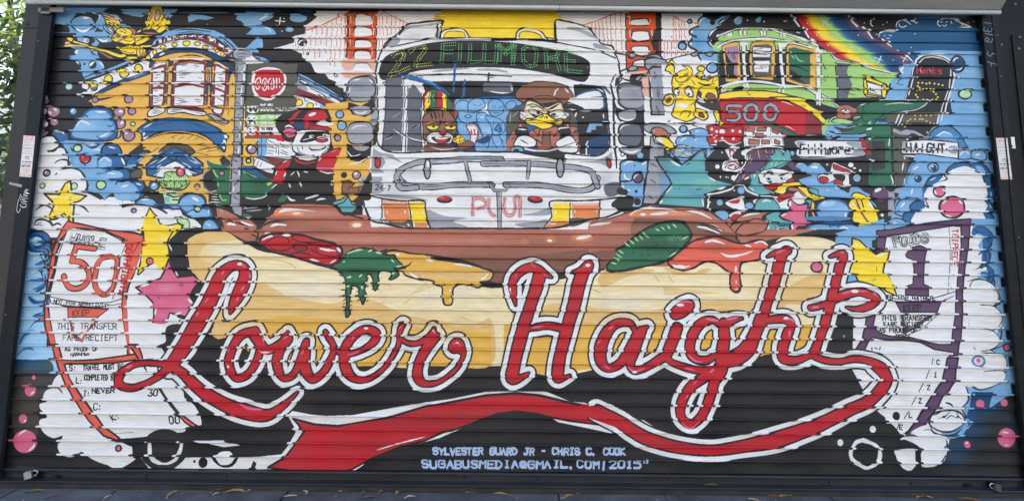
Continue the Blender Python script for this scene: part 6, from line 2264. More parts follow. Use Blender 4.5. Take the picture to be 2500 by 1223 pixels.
sW4t 43,31 47,32
fbK4 44,36 50,36 53,41 50,45 44,44
sW4t 50,37 52,41
fBb3 37,40 39,37 42,36 45,38 45,42 40,43
sW4t 38,39 41,37 44,39
fbK4 46,44 53,43 55,48 50,50 44,47
fB 38,46 44,44 50,45 50,48 38,48
sW3t 42,45 47,46
sb3t 36,46 42,45 47,43
fbK4 56,50 61,49 63,53 60,56 55,56
sW3t 58,51 61,52
fB 46,55 50,51 56,51 60,56 58,60 48,60
sW4t 50,53 54,52
fBK3 58,62 62,59 68,60 70,64 64,63
sW3t 61,60 65,60
sK3t 30,42 31,38 / 22,31 24,34 / 31,49 32,56
eQK3 26 32 2.2 1.9
eRK4 30.2 37.6 2.9 2.5
sW2t 28.5,37 30,35.6 / 30,39.6 31.5,39
eQK3 39 52 2.6 2.4
sk1.5t 58,30 64,32 / 60,33 66,34 / 60,26 65,24 / 92,30 98,31 / 90,34 100,36 / 66,20 70,17
fK 54,35 62,29 61,33 66,33 60,37 56,38
sb6t 54,38 64,34
lN1.5 66,38 76,33 / 68,41 78,35 / 84,34 92,39 / 82,36 93,42 / 66,44 74,40 / 86,42 92,45
lW2t 66,37 72,34 / 70,40 76,36 / 86,35 92,39 / 84,40 90,43 / 68,43 72,41
lk2t 76,48 74,53 / 79,48 79,53 / 82,48 83,53 / 85,49 86,52 / 73,50 75,54
sG2t 73,46 77,48 / 84,46 88,49
@903 171 2.379
pB 50,17 86,17 82,22 79,28 79,47 62,47 60,42 55,44 51,34 51,28 53,24 49,20
pB 51,17 84,17 84,19 52,19
pW 66,20 68,20 69,26 65,26
eBN2 54 21.5 4.5 3.8
fBN2 57,20 60,17 65,17 67,21 63,24 58,24
fBN2 69,19 72,17 76,18 78,21 77,25 72,27 69,24
lN1.5 71,21 73,22 / 75,22 77,21 / 72,25 75,25 / 60,20 62,21 / 63,21 65,20
fBN2 79,20 82,18 85,19 84,22 80,23
fBN2 52,24 58,25 64,25 63,30 56,31 52,29
sN2 55,27 57,26 59,27 57,28 55,27
fBN2 62,26 67,25 70,30 71,38 66,40 63,32
fBN2 67,27 74,28 78,31 78,36 72,38 70,32
fb 72,35 75,31 77,36
dW1.2 74,34 75,33 75,35 53,33 55,34 58,35 64,44 66,45
fN 62,41 69,38 70,41 66,43 62,42
eWb1 64 38 1 .8
eWb1 67 37.6 1 .8
sN2t 60,30 64,34 66,42 / 72,30 71,40 74,46 / 77,30 75,38 78,42 / 57,44 60,47 / 70,40 68,46 / 76,40 78,46
su3t 53,19 55,18 / 64,28 67,27 / 73,44 76,42 / 54,30 60,32 / 70,33 69,37
fWK2 56,32 62,32 63,38 61,43 58,43 58.5,38
sR2 56.5,32.5 61.5,32.5 62.4,38 61,42.6
tR2.5 57.6 37.4 3 0 HI
fhK2 51,43 55,41 60,42 59,45 52,46
fYK1 50,39 53,38 55,41 51,43
lR2 50,40 54,39 / 52,42 55,40
lK1.2 53,37.6 51.5,43
@488 147 1.961
py 60,21 70,20 80,18 82,24 81.5,44 80,50 81.5,55 78,56 76,60 68,66 65,58 64,52 68,42 64,30
fSK3 71,12 73,9 80,8 83,10 84,15 82,19 77,20 72,19
sW3t 73,10 77,9 / 81,9.5 83,11 / 72,13 71,16
pK 71,20 77,22 83,19 83.4,25 79,27.4 73,26 71,23
fS 73,23 77,22 82,23 81,25.6 77,26.6 74,25.6
sW4t 74,24.6 77,25.6 80,24.6
fSK3 71,32 74,30 81,30 83,33 83,38 79,40 73,40 70.6,37
sW3t 72.6,33 75,31.6 80,31.6
pK 70.6,40 76,41.6 82,39 81.8,46 78,49 72,48 70,44
fS 73,41 77,41 81,41.4 79,43.4 75,43
sW3t 70,43 73,46 77,45 / 71,50 76,49 80,47
eBK3 67 26 1.9 1.8
eBK3 68 31.4 2.2 2.2
sW2t 66.6,30.4 68,29.8
eVK3 66 37.3 1.5 1.5
eVK3 75 55 2 1.9
eW 74.6 54.4 .8 .7
eKK2 69 55 1.3 1.3
fhK3 68,62 68.6,58.6 71,57.6 74,58.6 73,61 81,60 81,63 72,64 69,64
lK2 72,60 71,62 / 76,61 76,63 / 79,60.6 79.6,63
pTK3 66,69 69,68 71,65 73,69 76,70 73,73 68,73
fK 75,68 79,58 82,54 82,66 77,67
@2012 978 3.131
fB 79,21 84,27 96,29 106,25 111,15 107,14 100,22 90,22
fK 25,14 30,8 36,7 42,9 46,14
fK 46,19 52,19 58,26 60,32 40,32
fW 58,30 62,27 75,27 92,27 94,30 93,36 90,39 76,37 70,33 64,31
fW 76,38 92,38 93,42 88,47 84,50 75,50 74,44
fW 54,37 66,36 70,38 70,48 66,53 60,51 56,44
fW 66,24 80,18 90,26 76,28
fWK4 80,16 82,11 88,8 98,7 104,9 107,13 106,18 98,23 89,23 83,20
sK4t 81,19 84,24 92,26 100,25 106,20
sK2t 84,11 90,8 / 87,13 92,12 96,8 / 93,14 97,11 101,13 / 101,8 103,12 106,14 / 76,22 81,22 84,25
eK 91.5 12 1.2 .9
eK 102 12 1 .9
eK 55 11.5 2.8 2.8
sK3t 93,29 94,33 91,36 / 93,41 90,46 86,48
sK8 58,31 63,31 69,34 71,40 71,49
eP 109 32.5 2.3 2.2
eW 109 32 1 .6
@2100 489 1.568
fbK2 43,11 47,10 50.5,13 50,17 48,14 45,12
fbK2 47,18 49.5,20 49,24 46,26 48,22
fbK2 48,24.5 51,27 50.5,31 47,33 49.5,29
fWK2 42,33 44,30.5 49,31 53,35 53,38 50,41 46,42 42,42
fWK2 48,40 52,41 54.5,45 52,49 48,50 42,49 43,41
fWK2 46,49 51,50 53.5,54 50,57 44,57 43,50
fWK2 44,59 53,58.5 56,61 55,65 50,66 44,66
fWK2 44,66 54,65 55.5,68 51,71 45,72 42,68
pW 41,33 46,33 46,56 42,56
pW 40,57 46,57 48,71 40,71
sK2t 41,31 45,30 49,31 / 50,33 53,36 52,39
eBK2 45.3 61.4 2.5 2
eW 45.3 61.4 1.6 1.3
eP 45.3 61.2 .9 .9
pBK2 50,57.3 56,55 55,59 52,58.4
ePK3 56.2 56.2 1.4 1.4
@20 540 3.598
ebK3 26.5 18 6 5
eu 25 17.5 5 4
sW3t 23,16 26,15
sN3t 30,58 33,52 32,46 / 30,80 34,72 33,66
@903 171 2.379
sK2t 91,18 97,19 102,23 107,22 112,18 / 93,22 98,21
sK2 90,30 96,29 104,31 112,29
lK1.5 100,26 102,28 / 108,26 106,28
eK 97.8 24.6 .7 .8
eK 104 24.6 .7 .8
sk2t 92,26 88,29 90,30 / 112,24 115,28 112,29
lK2 35,25 36,28 / 38,24 39,28 / 42,25 42,28
eK 37 33 .8 .6
eK 47 33 .8 .6
sK2 34,31.6 37,31 40,32 / 44,32 47,31 50,32
sK2t 33,38 35,42 40,43 46,43 48,40
fRK2 38,39.6 42,40.4 46,39 44,42 40,42.6
sW2 38,39.6 42,40.2 46,39
@1540 860 3.5714
z 213,11,22 223,22,24 217,33,24 206,43,24 190,50,25 170,60,28 150,68,31 125,76,34 100,81,26 70,85,22 40,82,25 15,75,28 0,67,28 -10,60,26 -30,50,24
@1820 580 3.218
z 52,92,12 62,96,13 74,97,11 86,95,13 98,97,15 107,102,21 111,110,22 108,118,20 100,126,22
z 32,10,18 28,14,24 25,26,24 21.5,38,22 17,51,20 13,64,22 8,76,21 3,88,24 -6,95,24 -15,98,20
z 17,15,3 24,12,12 33,10,18
z 12,66,10 22,64,15 32,64,18 35,69,21 32,78,21 29,87,23 30,95,20 40,96,15 48,93,13 54,89,18 58,79,18 62,68,20 65,57,20 68,46,21 71,34,19 74,22,20 77,14,17 74,12.5,13 66,15,3
z 51,55,12 60,53,13 70,48,18 80,44,18 90,42.5,17 100,46,18 102,49,20 96,54,15 87,56,10 79,54.5,3
@1420 600 3.398
z 44,70,8 40,64,14 30,64,18 22,70,23 16,83,27 16,95,24 22,101,17 32,97,18 40,85,20 47,72,18 54,67,8
z 52,68,12 47,76,24 42,90,24 40,98,16 44,103,15 54,100,15 64,94,17 70,90,22 75,79,25 79,68,24
z 72,94,14 76,97,12 88,101,15 98,103,14 108,102,12
z 78,56,26 83,53,32 89,49,24
z 133,60,4 124,62,14 116,66,10 108,61,14 98,65,20 91,76,21 90,88,20 96,94,17 105,94,15 111,90,12
z 118,64,22 118,78,25 116,90,27 116,101,27 112,109,24
z 115,96,20 125,92,26 135,86,28 143,74,26 148,60,22
@1540 860 3.5714
z 78,12,24 74,22,22 71,32,21 67,44,20 61,56,18 52,62,17 44,56,18 44,44,20 52,30,20 66,20,22 74,14,20
@1200 600 3.397
z 20,49,3 18,38,14 18,29,17 23,22,18 31,18,18 38,19,18 46,24,10 50,26,3
z 40,24,28 37,35,27 33,47,25 29,59,26 24.5,75,28 21,88,27 18.5,100,27 17,109,27 24,109,14 31,105,3
z 66,22,3 74,20,12 80,15,16 81,17,18 76,22,26 72,33,29 69,47,28 65,60,27 61,75,26 57,90,25 55,103,26 55,109,22 60,109,10 65,107,3
z 30,69,8 38,67,14 48,66,15 62,69,16
@800 740 5.4348
z 10,60,8 18,67,8 24,70,10
z 26,68,12 45,62,10 60,52,16 65,42,18 60,36,16 48,35,17 35,43,17 25,56,20 22,72,22 25,88,22 35,99,16 50,101,11 65,94,9 78,82,9 88,67,9 94,55,9 95,42,8 97,33,12 100,28,10
z 95,45,6 105,52,9 118,53,10 130,48,12 138,42,16 141,34,8
z 144,44,18 135,54,22 125,70,20 120,85,20 120,98,22 128,106,13 145,105,9 160,96,8 172,85,8 179,72,8 181,62,9
z 168,58,26 172,55,30 176,60,22
@400 600 3.398
z 76,70,16 64,74,18 57,85,18 54,98,18 60,109,15 70,106,15 78,93,16 80,80,14 78,72,12
z 73,74,12 80,81,20 86,86,18 95,82,16 102,75,12 103,71,4
z 102,77,26 96,87,21 94,98,20 99,109,14 108,106,14 115,91,18 118,80,14 119,78,4
z 117,88,24 117,100,24 123,110,18 132,105,15 138,95,14 141,84,10 136,75,10 134,71,8 138,77,10 144,87,8 150,91,8
z 55,56,3 58,48,20 63,38,30 67,28,28 67,20,24 62,16,20 54,18,22 47,25,28 43,35,32 36,50,34 28,64,36 20,78,34 11,92,30 5,100,26
@240 840 3.597
z 77,2,28 70,12,25 66,16,20
y 68,14,24 60,22,18 50,30,13 40,35,12 30,38,14 20,36,16 18,29,18 24,22,15 34,17,12 48,16,12 62,18,16 66,19,16
z 64,18,16 75,26,20 90,40,25 110,52,28 130,59,32 148,62,24 162,54,14 175,42,3
Z
@1540 860 3.5714
pR -45,44 -30,48 -10,57 8,66 8,73 -10,66 -30,59 -45,53
@400 600 3.398
sP4t 48,24 50,20 / 64,15 68,18 / 71,22 72,27 / 64,37 67,33 / 60,46 62,42 / 34,47 37,43 / 27,58 29,55 / 53,88 55,83 / 82,75 83,80 / 78,86 84,89 90,87 / 99,77 104,74 / 114,90 116,86 / 134,98 136,95 / 52,97 53,101 / 93,95 95,98
eW 63 15 2 1.2
eW 53.5 100 .8 1.2
sW3t 80,88 88,88
@240 840 3.597
sP5t 124,52 132,56 144,57 / 24,21 30,18
@800 740 5.4348
sP4t 32,48 36,42 / 26,68 36,66 42,62 / 94,34 98,30 / 140,36 143,39 / 166,54 172,52 176,56
eW 51 33 3 1.5
eW 140 36 1 1.5
eW 172 52 1.4 1
@1200 600 3.397
sP4t 19,26 22,22 / 15,34 16,40 / 32,14 37,18 / 42,22 47,26 / 76,18 82,15 / 33,68 44,66 / 38,12 32,14
eW 80 16 2 1.4
eW 15.5 36 .7 1.2
@1420 600 3.398
sP5t 22,69 27,66 / 13,81 16,78 / 17,98 24,102 / 38,100 44,104 52,101 / 77,49 86,46 92,47 / 102,60 114,62 / 120,61 130,59 / 88,90 94,95 100,96 / 86,101 94,103 / 106,105 110,102
eW 44 104.5 2 1
eW 82 49 3 1.2
@1540 860 3.5714
sP4t 44,61 52,66 60,60 / 48,40 50,37 / 54,28 58,24
@1820 580 3.218
sP5t 24,12 32,9 / 29,64 36,64 38,67 / 35,72 34,78 / 74,12 78,11 / 76,44 84,42 96,42 / 52,55 58,54 / 100,43 104,46
eW 86 42 3 1.4
eW 32 63 2 1
ePK4 56 23 4.5 4
@0 0 10
omM 700 545 60 20 .5 / 1240 640 260 60 .7 / 900 620 220 30 .5 / 1560 600 140 40 .5 / 640 590 60 30 .5 / 1330 590 160 20 .3 / 1750 600 60 20 .4 / 780 560 60 20 .4
oHM 900 585 200 14 .25 / 1150 590 160 12 .25 / 1500 560 160 14 .25 / 760 520 80 12 .3 / 1640 520 90 10 .3
oqC 640 780 160 60 .5 / 1060 800 160 50 .5 / 1500 770 120 40 .5 / 1900 700 80 60 .4 / 500 640 40 60 .6
oWC 760 700 140 40 .35 / 1080 720 120 30 .3 / 1520 740 90 22 .5 / 560 610 80 20 .3 / 1980 620 70 20 .3 / 1640 720 100 20 .3
oBu 45 620 30 100 .5 / 40 760 26 80 .5 / 90 700 30 100 .5 / 70 860 30 30 .5
ouB 200 310 50 20 .6 / 230 360 50 14 .6 / 250 400 40 20 .5 / 280 430 40 20 .6 / 310 470 40 20 .5 / 230 290 40 12 .6 / 420 490 40 12 .5 / 470 520 40 12 .4 / 1900 440 60 20 .4 / 2060 510 60 12 .5 / 1960 590 60 12 .5
ocB 330 500 30 20 .5 / 200 470 30 14 .5 / 260 380 30 10 .5 / 300 400 30 14 .6 / 170 400 16 30 .5 / 180 60 60 30 .4 / 1660 70 50 30 .3 / 1700 100 30 30 .5 / 1770 110 40 20 .4 / 2360 320 50 60 .25
ouB 2380 180 60 20 .5 / 2400 260 40 30 .5 / 2440 420 30 30 .5 / 2460 560 30 30 .5 / 2470 700 30 40 .5 / 2480 800 30 40 .5 / 2250 200 20 60 .3 / 2440 480 20 30 .5 / 1150 260 60 30 .5 / 1200 320 50 30 .5 / 1160 380 40 20 .4
oaK 2400 980 60 50 .8 / 2360 1040 70 50 .7 / 2330 1100 60 50 .6 / 2470 1040 40 60 .35 / 2420 930 60 50 .9 / 110 905 60 16 .5 / 50 900 40 20 .6
oSW 1010 420 60 20 .4 / 960 470 40 30 .4 / 1480 440 40 30 .4 / 1300 500 60 20 .3 / 1010 90 40 20 .3 / 1440 80 50 20 .3 / 2280 560 30 10 .3 / 1900 450 20 20 .3
osS 1620 400 20 120 .3 / 600 300 14 200 .35 / 1610 260 20 80 .3 / 880 210 40 20 .3 / 1550 230 30 20 .3
omR 1200 1010 300 20 .25 / 900 1090 120 30 .2 / 560 800 20 60 .2 / 1850 260 60 30 .5
orR 1100 1030 400 24 .4 / 1700 1080 160 16 .4 / 2100 960 60 40 .3 / 470 770 30 60 .3 / 1290 760 30 80 .3 / 1410 760 30 80 .3 / 700 620 80 20 .4
oYy 1200 60 180 20 .15 / 400 250 60 20 .3
oKg 880 660 60 12 .35 / 1600 600 60 20 .3 / 2130 380 20 60 .5 / 640 440 40 40 .3
oQg 1650 580 30 10 .3
ocT 1700 470 60 20 .3 / 1640 420 40 30 .3
oQT 1720 450 50 16 .3
oWP 410 700 30 20 .2 / 440 760 30 20 .2
oCY 170 480 20 10 .5 / 400 590 20 20 .4 / 2110 640 20 10 .4 / 1700 250 20 20 .3 / 1700 290 24 14 .4
okX 2150 900 40 20 .2
omA 140 620 10 60 .25 / 300 700 10 60 .2
"""
cv = Canvas(int(HW * 2 * SC), int((ZT - ZB) * SC), photo_to_canvas, PAL['K'], unit=1.5)
cv.run(MURAL)
mural_img = make_image('shutter_paint', cv)

def paint_mat(name, img, rough=.38, low=1.0, bump=.08):
    m = bpy.data.materials.new(name); m.use_nodes = True
    n = m.node_tree.nodes; l = m.node_tree.links; b = n['Principled BSDF']
    t = n.new('ShaderNodeTexImage'); t.image = img; t.interpolation = 'Linear'; t.extension = 'EXTEND'
    uv = n.new('ShaderNodeTexCoord'); l.new(uv.outputs['UV'], t.inputs['Vector'])
    mp = n.new('ShaderNodeMapping'); mp.inputs['Scale'].default_value = (1.2, 1, 9)
    l.new(uv.outputs['Object'], mp.inputs[0])
    # roller and brush streaks: slight uneven cover of the enamel
    no = n.new('ShaderNodeTexNoise'); no.inputs['Scale'].default_value = 7; no.inputs['Detail'].default_value = 8
    l.new(mp.outputs[0], no.inputs['Vector'])
    mr = n.new('ShaderNodeMapRange'); mr.inputs[1].default_value = .3; mr.inputs[2].default_value = .7
    mr.inputs[3].default_value = .86; mr.inputs[4].default_value = 1.07; l.new(no.outputs[0], mr.inputs[0])
    mx = n.new('ShaderNodeMix'); mx.data_type = 'RGBA'; mx.blend_type = 'MULTIPLY'; mx.inputs[0].default_value = 1
    l.new(t.outputs[0], mx.inputs[6]); l.new(mr.outputs[0], mx.inputs[7])
    # thin film of street dust, patchy
    mp2 = n.new('ShaderNodeMapping'); mp2.inputs['Scale'].default_value = (.6, 1, 1.4); l.new(uv.outputs['Object'], mp2.inputs[0])
    n2 = n.new('ShaderNodeTexNoise'); n2.inputs['Scale'].default_value = 3.2; n2.inputs['Detail'].default_value = 9; n2.inputs['Roughness'].default_value = .7
    l.new(mp2.outputs[0], n2.inputs['Vector'])
    r2 = n.new('ShaderNodeMapRange'); r2.inputs[1].default_value = .42; r2.inputs[2].default_value = .8
    r2.inputs[3].default_value = 0.0; r2.inputs[4].default_value = .06; l.new(n2.outputs[0], r2.inputs[0])
    # the film is denser towards the lowest slats
    sp = n.new('ShaderNodeSeparateXYZ'); l.new(uv.outputs['UV'], sp.inputs[0])
    hb = n.new('ShaderNodeMapRange'); hb.inputs[1].default_value = .0; hb.inputs[2].default_value = .42
    hb.inputs[3].default_value = low; hb.inputs[4].default_value = 1; l.new(sp.outputs[1], hb.inputs[0])
    ml = n.new('ShaderNodeMath'); ml.operation = 'MULTIPLY'; l.new(r2.outputs[0], ml.inputs[0]); l.new(hb.outputs[0], ml.inputs[1])
    r2 = ml
    m2 = n.new('ShaderNodeMix'); m2.data_type = 'RGBA'; m2.inputs[7].default_value = (.16, .145, .12, 1)
    l.new(r2.outputs[0], m2.inputs[0]); l.new(mx.outputs[2], m2.inputs[6]); l.new(m2.outputs[2], b.inputs['Base Color'])
    # tiny chips and specks
    b.inputs['Specular IOR Level'].default_value = .36
    rr = n.new('ShaderNodeMapRange'); rr.inputs[1].default_value = .3; rr.inputs[2].default_value = .7
    rr.inputs[3].default_value = rough - .08; rr.inputs[4].default_value = rough + .18
    l.new(n2.outputs[0], rr.inputs[0]); l.new(rr.outputs[0], b.inputs['Roughness'])
    bp = n.new('ShaderNodeBump'); bp.inputs['Strength'].default_value = bump; bp.inputs['Distance'].default_value = .003
    l.new(no.outputs[0], bp.inputs['Height']); l.new(bp.outputs[0], b.inputs['Normal'])
    return m
M_mural = paint_mat('shutter_enamel', mural_img, low=3.2)
M_black = mat('black_enamel', (.012, .012, .013), .45, 0, .3, 3, .25, stretch=(1, 1, 4), spec=.16)
M_rail = mat('blue_black_steel', (.016, .018, .024), .45, .0, .3, 2.2, .3, col2=(.008, .009, .011), stretch=(1, 1, .5), spec=.16)
M_pillar = mat('weathered_brown_steel', (.036, .029, .026), .62, 0, .2, 2.5, .4, col2=(.014, .012, .011), stretch=(1, 1, .4))
M_hood = mat('galvanised_grey_paint', (.30, .31, .30), .42, .25, .1, 1.2, .1, stretch=(.4, 1, 3))
M_lip = mat('pale_grey_paint', (.50, .52, .50), .3, .1, .08, 2, .05, stretch=(.5, 1, 1))
M_sill = mat('grimy_threshold', (.030, .024, .020), .7, 0, .3, 9, .6)
M_bar = mat('scuffed_black_bar', (.022, .024, .028), .36, 0, .35, 2.4, .3, col2=(.014, .015, .017), stretch=(1, 1, 6))
M_walk = mat('dark_sidewalk', (.092, .097, .106), .8, 0, .25, 5, .9, fine=160)
M_joint = mat('joint_dirt', (.018, .018, .02), .9)
M_asph = mat('asphalt', (.05, .05, .052), .85, 0, .2, 8, .9, fine=150)
M_kerb = mat('kerb_concrete', (.28, .27, .25), .8, 0, .12, 6, .5)
M_wall = mat('stucco_wall', (.32, .31, .29), .85, 0, .08, 3, .6)
M_darkwall = mat('dark_painted_wall', (.014, .013, .013), .55, 0, .3, 2, .3, spec=.16)
M_steel = mat('brushed_steel', (.55, .56, .58), .3, .9, .15, 20, .1)
M_brass = mat('worn_chrome', (.62, .60, .56), .25, .95, .15, 30, .1)
M_hole = mat('dark_slot', (.006, .006, .007), .6)
M_white = mat('white_plate', (.78, .78, .77), .4, 0, .04)
M_mark = mat('white_marker', (.75, .76, .78), .5, 0, .05, 30)
M_blue_mark = mat('blue_grey_chalk', (.22, .30, .42), .8, 0, .3, 60)
M_tape = mat('grey_tape', (.30, .31, .32), .4, .3, .15, 30, .3)
M_dk = mat('grey_bracket', (.19, .19, .18), .5, .3, .15, 8)

# ================================================================ ROLLING SHUTTER
HB = 2.944                          # bead (end of slat) half width, left; right end a little further
XL, XR = -2.952, 2.962
shutter = empty('rolling_shutter', (0, 0, .1), 'wide roll-down metal shutter painted with a bus, a hot dog and Lower Haight lettering', 'shutter')
# (distance below the seam, protrusion)
PROF = [(-.0006, .002), (0.0, .0080), (.0012, .0110), (.0034, .0125), (.0062, .0126), (.0088, .0114), (.0106, .0088), (.0116, .0052), (.0124, .0020), (.0140, .0005), (.0175, .0001),
        (.034, .0000), (.048, .0007), (.060, .0016), (.0700, .0024), (.0752, .0026)]
def slat_mesh(i):
    rs = random.Random(i * 13 + 5)
    nseg = 16; top = TOP - i * PITCH
    bow = [rs.uniform(-.0006, .0006) for _ in range(nseg + 1)]
    sag = rs.uniform(-.0007, .0007); tilt = rs.uniform(-.0006, .0006)
    vs = []; fs = []; uvs = []
    for k in range(nseg + 1):
        x = XL + (XR - XL) * k / nseg
        for dz, pr in PROF:
            vs.append((x, -pr + bow[k] * .8, -dz + sag + tilt * (x / 3)))
    m = len(PROF)
    for k in range(nseg):
        for j in range(m - 1):
            a = k * m + j; fs.append((a, a + 1, a + m + 1, a + m))
    me = bpy.data.meshes.new('slat'); me.from_pydata(vs, [], fs); me.validate()
    uv = me.uv_layers.new(name='UVMap')
    jog = rs.uniform(-.006, .006); vj = rs.uniform(-.002, .002)
    for lp in me.loops:
        v = me.vertices[lp.vertex_index].co; z = top + v.z
        z += vj if v.y < -.0048 else 0
        jx = (jog - v.x * .0058) if v.y < -.0048 else 0        # the painters' lines step sideways on the beads
        uv.data[lp.index].uv = ((v.x + jx + HW) / (2 * HW), (z - ZB) / (ZT - ZB))
    for p in me.polygons: p.use_smooth = True
    me.materials.append(M_mural)
    return me
for i in range(-2, 36):
    o = link('slat', slat_mesh(i), shutter, None, (0, 0, TOP - i * PITCH - .1))
# near-black sheet added behind the slats so the seams read dark
bm = bmesh.new(); box(bm, (XL, .006, .09), (XR, .012, TOP + .3)); bm_obj('backing', bm, M_hole, shutter, loc=(0, 0, -.1))
# end locks riveted on alternate slat ends at the right side
bm = bmesh.new(); box(bm, (-.011, -.016, -.026), (.003, .0, .026), .003); box(bm, (-.007, -.021, -.017), (-.001, -.015, .004), .001)
lockme = bpy.data.meshes.new('end_lock'); bm.to_mesh(lockme); bm.free(); lockme.materials.append(M_black)
for i in range(-1, 36, 2):
    link('end_lock', lockme, shutter, None, (XR - .030, -.001, TOP - i * PITCH - .045 - .1))
# bottom bar: bead, face and an angle iron leg sticking out
ZBAR = TOP - 36 * PITCH
bm = bmesh.new()
prof = [(.006, -.004), (-.012, 0), (-.022, -.002), (-.0255, -.006), (-.0255, -.011), (-.021, -.0145), (-.006, -.016), (-.006, -.052), (-.050, -.056),
        (-.052, -.058), (-.052, -.063), (-.046, -.063), (-.004, -.063), (.006, -.063)]
def extrude_profile(prof, x0, x1, nseg=1, wob=0):
    vs = []; fs = []; m = len(prof); rs = random.Random(3)
    for k in range(nseg + 1):
        x = x0 + (x1 - x0) * k / nseg; dy = rs.uniform(-wob, wob)
        vs += [(x, y + dy, z) for y, z in prof]
    for k in range(nseg):
        for j in range(m):
            a = k * m + j; b = k * m + (j + 1) % m
            fs.append((a, b, b + m, a + m))
    fs.append(tuple(range(m))[::-1]); fs.append(tuple(nseg * m + j for j in range(m)))
    return vs, fs
vs, fs = extrude_profile(prof, XL, XR, 24, .0006)
me = bpy.data.meshes.new('bottom_bar'); me.from_pydata(vs, [], fs); me.materials.append(M_bar)
bar = link('bottom_bar', me, shutter, None, (0, 0, ZBAR - .1))
# bolts on the bar
bm = bmesh.new(); cyl(bm, (0, 0, 0), (0, -.004, 0), .0085, .0075, 10); cyl(bm, (0, -.003, 0), (0, -.009, 0), .0050, .0042, 6)
boltme = bpy.data.meshes.new('bolt'); bm.to_mesh(boltme); bm.free(); boltme.materials.append(M_bar)
for px, py in ((357,1161),(553,1162),(748,1163),(943,1164.5),(1133,1166),(1312,1170),(1432,1170),(1633,1171),(1830,1177),(2025,1178),(2224,1179)):
    q = on_plane(px, py, 1, -.006)
    link('bolt', boltme, bar, None, (q[0], -.006, q[2] - ZBAR))
# slide-lock slots left and right, with bent plates
for px, py, s in ((138, 1166, 1), (2364, 1187, -1)):
    q = on_plane(px, py, 1, -.008)
    bm = bmesh.new(); box(bm, (-.024, -.003, -.017), (.024, .003, .017), .004); box(bm, (s * .006, -.016, -.014), (s * .030, -.003, .012), .004)
    lo = bm_obj('slide_lock', bm, M_black, bar, loc=(q[0], -.0085, q[2] - ZBAR))
    bm = bmesh.new(); box(bm, (-.017, -.005, -.012), (.004, -.0035, .012)); bm_obj('slot', bm, M_hole, lo)
# hasp eye used by each padlock, as a plate with a hole
def hasp(x, z, side):
    bm = bmesh.new(); box(bm, (-.03, -.004, -.022), (.03, 0, .022), .002); box(bm, (side * .012, -.030, -.015), (side * .020, -.004, .018), .002)
    bm_obj('hasp', bm, M_black, bar, loc=(x, -.007, z - ZBAR))
ql = on_plane(88, 1160, 1, -.02); qr = on_plane(2426, 1186, 1, -.02)
hasp(ql[0], ql[2], 1); hasp(qr[0], qr[2], -1)

# ================================================================ PADLOCKS
def torus_arc(bm, c, rx, rz, r, a0, a1, n=14, m=8, legs=0):
    pts = []
    for k in range(n + 1):
        a = a0 + (a1 - a0) * k / n
        pts.append(Vector((c[0] + rx * math.cos(a), c[1], c[2] + rz * math.sin(a))))
    if legs: pts = [pts[0] - Vector((0, 0, legs))] + pts + [pts[-1] - Vector((0, 0, legs))]
    rings = []
    for k, p in enumerate(pts):
        t = (pts[min(k + 1, len(pts) - 1)] - pts[max(k - 1, 0)]).normalized()
        s = t.cross(Vector((0, 1, 0))).normalized()
        rings.append([bm.verts.new(p + s * r * math.cos(2 * math.pi * j / m) + Vector((0, 1, 0)) * r * math.sin(2 * math.pi * j / m)) for j in range(m)])
    for a, b in zip(rings, rings[1:]):
        for j in range(m): bm.faces.new((a[j], a[(j + 1) % m], b[(j + 1) % m], b[j]))
    bm.faces.new(rings[0][::-1]); bm.faces.new(rings[-1])
def padlock(loc, rz, ry, label, matb, scale):
    t = empty('padlock', loc, label, 'padlock')
    t.rotation_euler = (R(-18), ry, rz)
    bm = bmesh.new()
    for k in range(6):                       # laminated body
        w_ = .0225 if k % 2 == 0 else .0215
        box(bm, (-w_ * scale, -.014 * scale, (-.019 + k * .0064) * scale), (w_ * scale, .014 * scale, (-.0132 + k * .0064) * scale), .0012)
    body = bm_obj('body', bm, matb, t)
    bm = bmesh.new(); torus_arc(bm, (0, 0, .030 * scale), .0145 * scale, .0145 * scale, .0036 * scale, 0, math.pi, legs=.012 * scale)
    bm_obj('shackle', bm, M_steel, t, True)
    bm = bmesh.new(); cyl(bm, (0, 0, -.0188 * scale), (0, 0, -.0205 * scale), .006 * scale); bm_obj('keyway', bm, M_hole, t)
    return t
pl = on_plane(72, 1157, 1, -.045); pr = on_plane(2432, 1188, 1, -.045)
padlock((pl[0], -.050, pl[2]), 0, R(78), 'silver laminated padlock turned on its side at the left end of the bottom bar', M_steel, .92)
padlock((pr[0], -.050, pr[2]), R(15), R(-72), 'dark padlock with a bright shackle at the right end of the bottom bar', mat('tarnished_lock', (.16, .18, .21), .3, .8, .2, 30), .85)

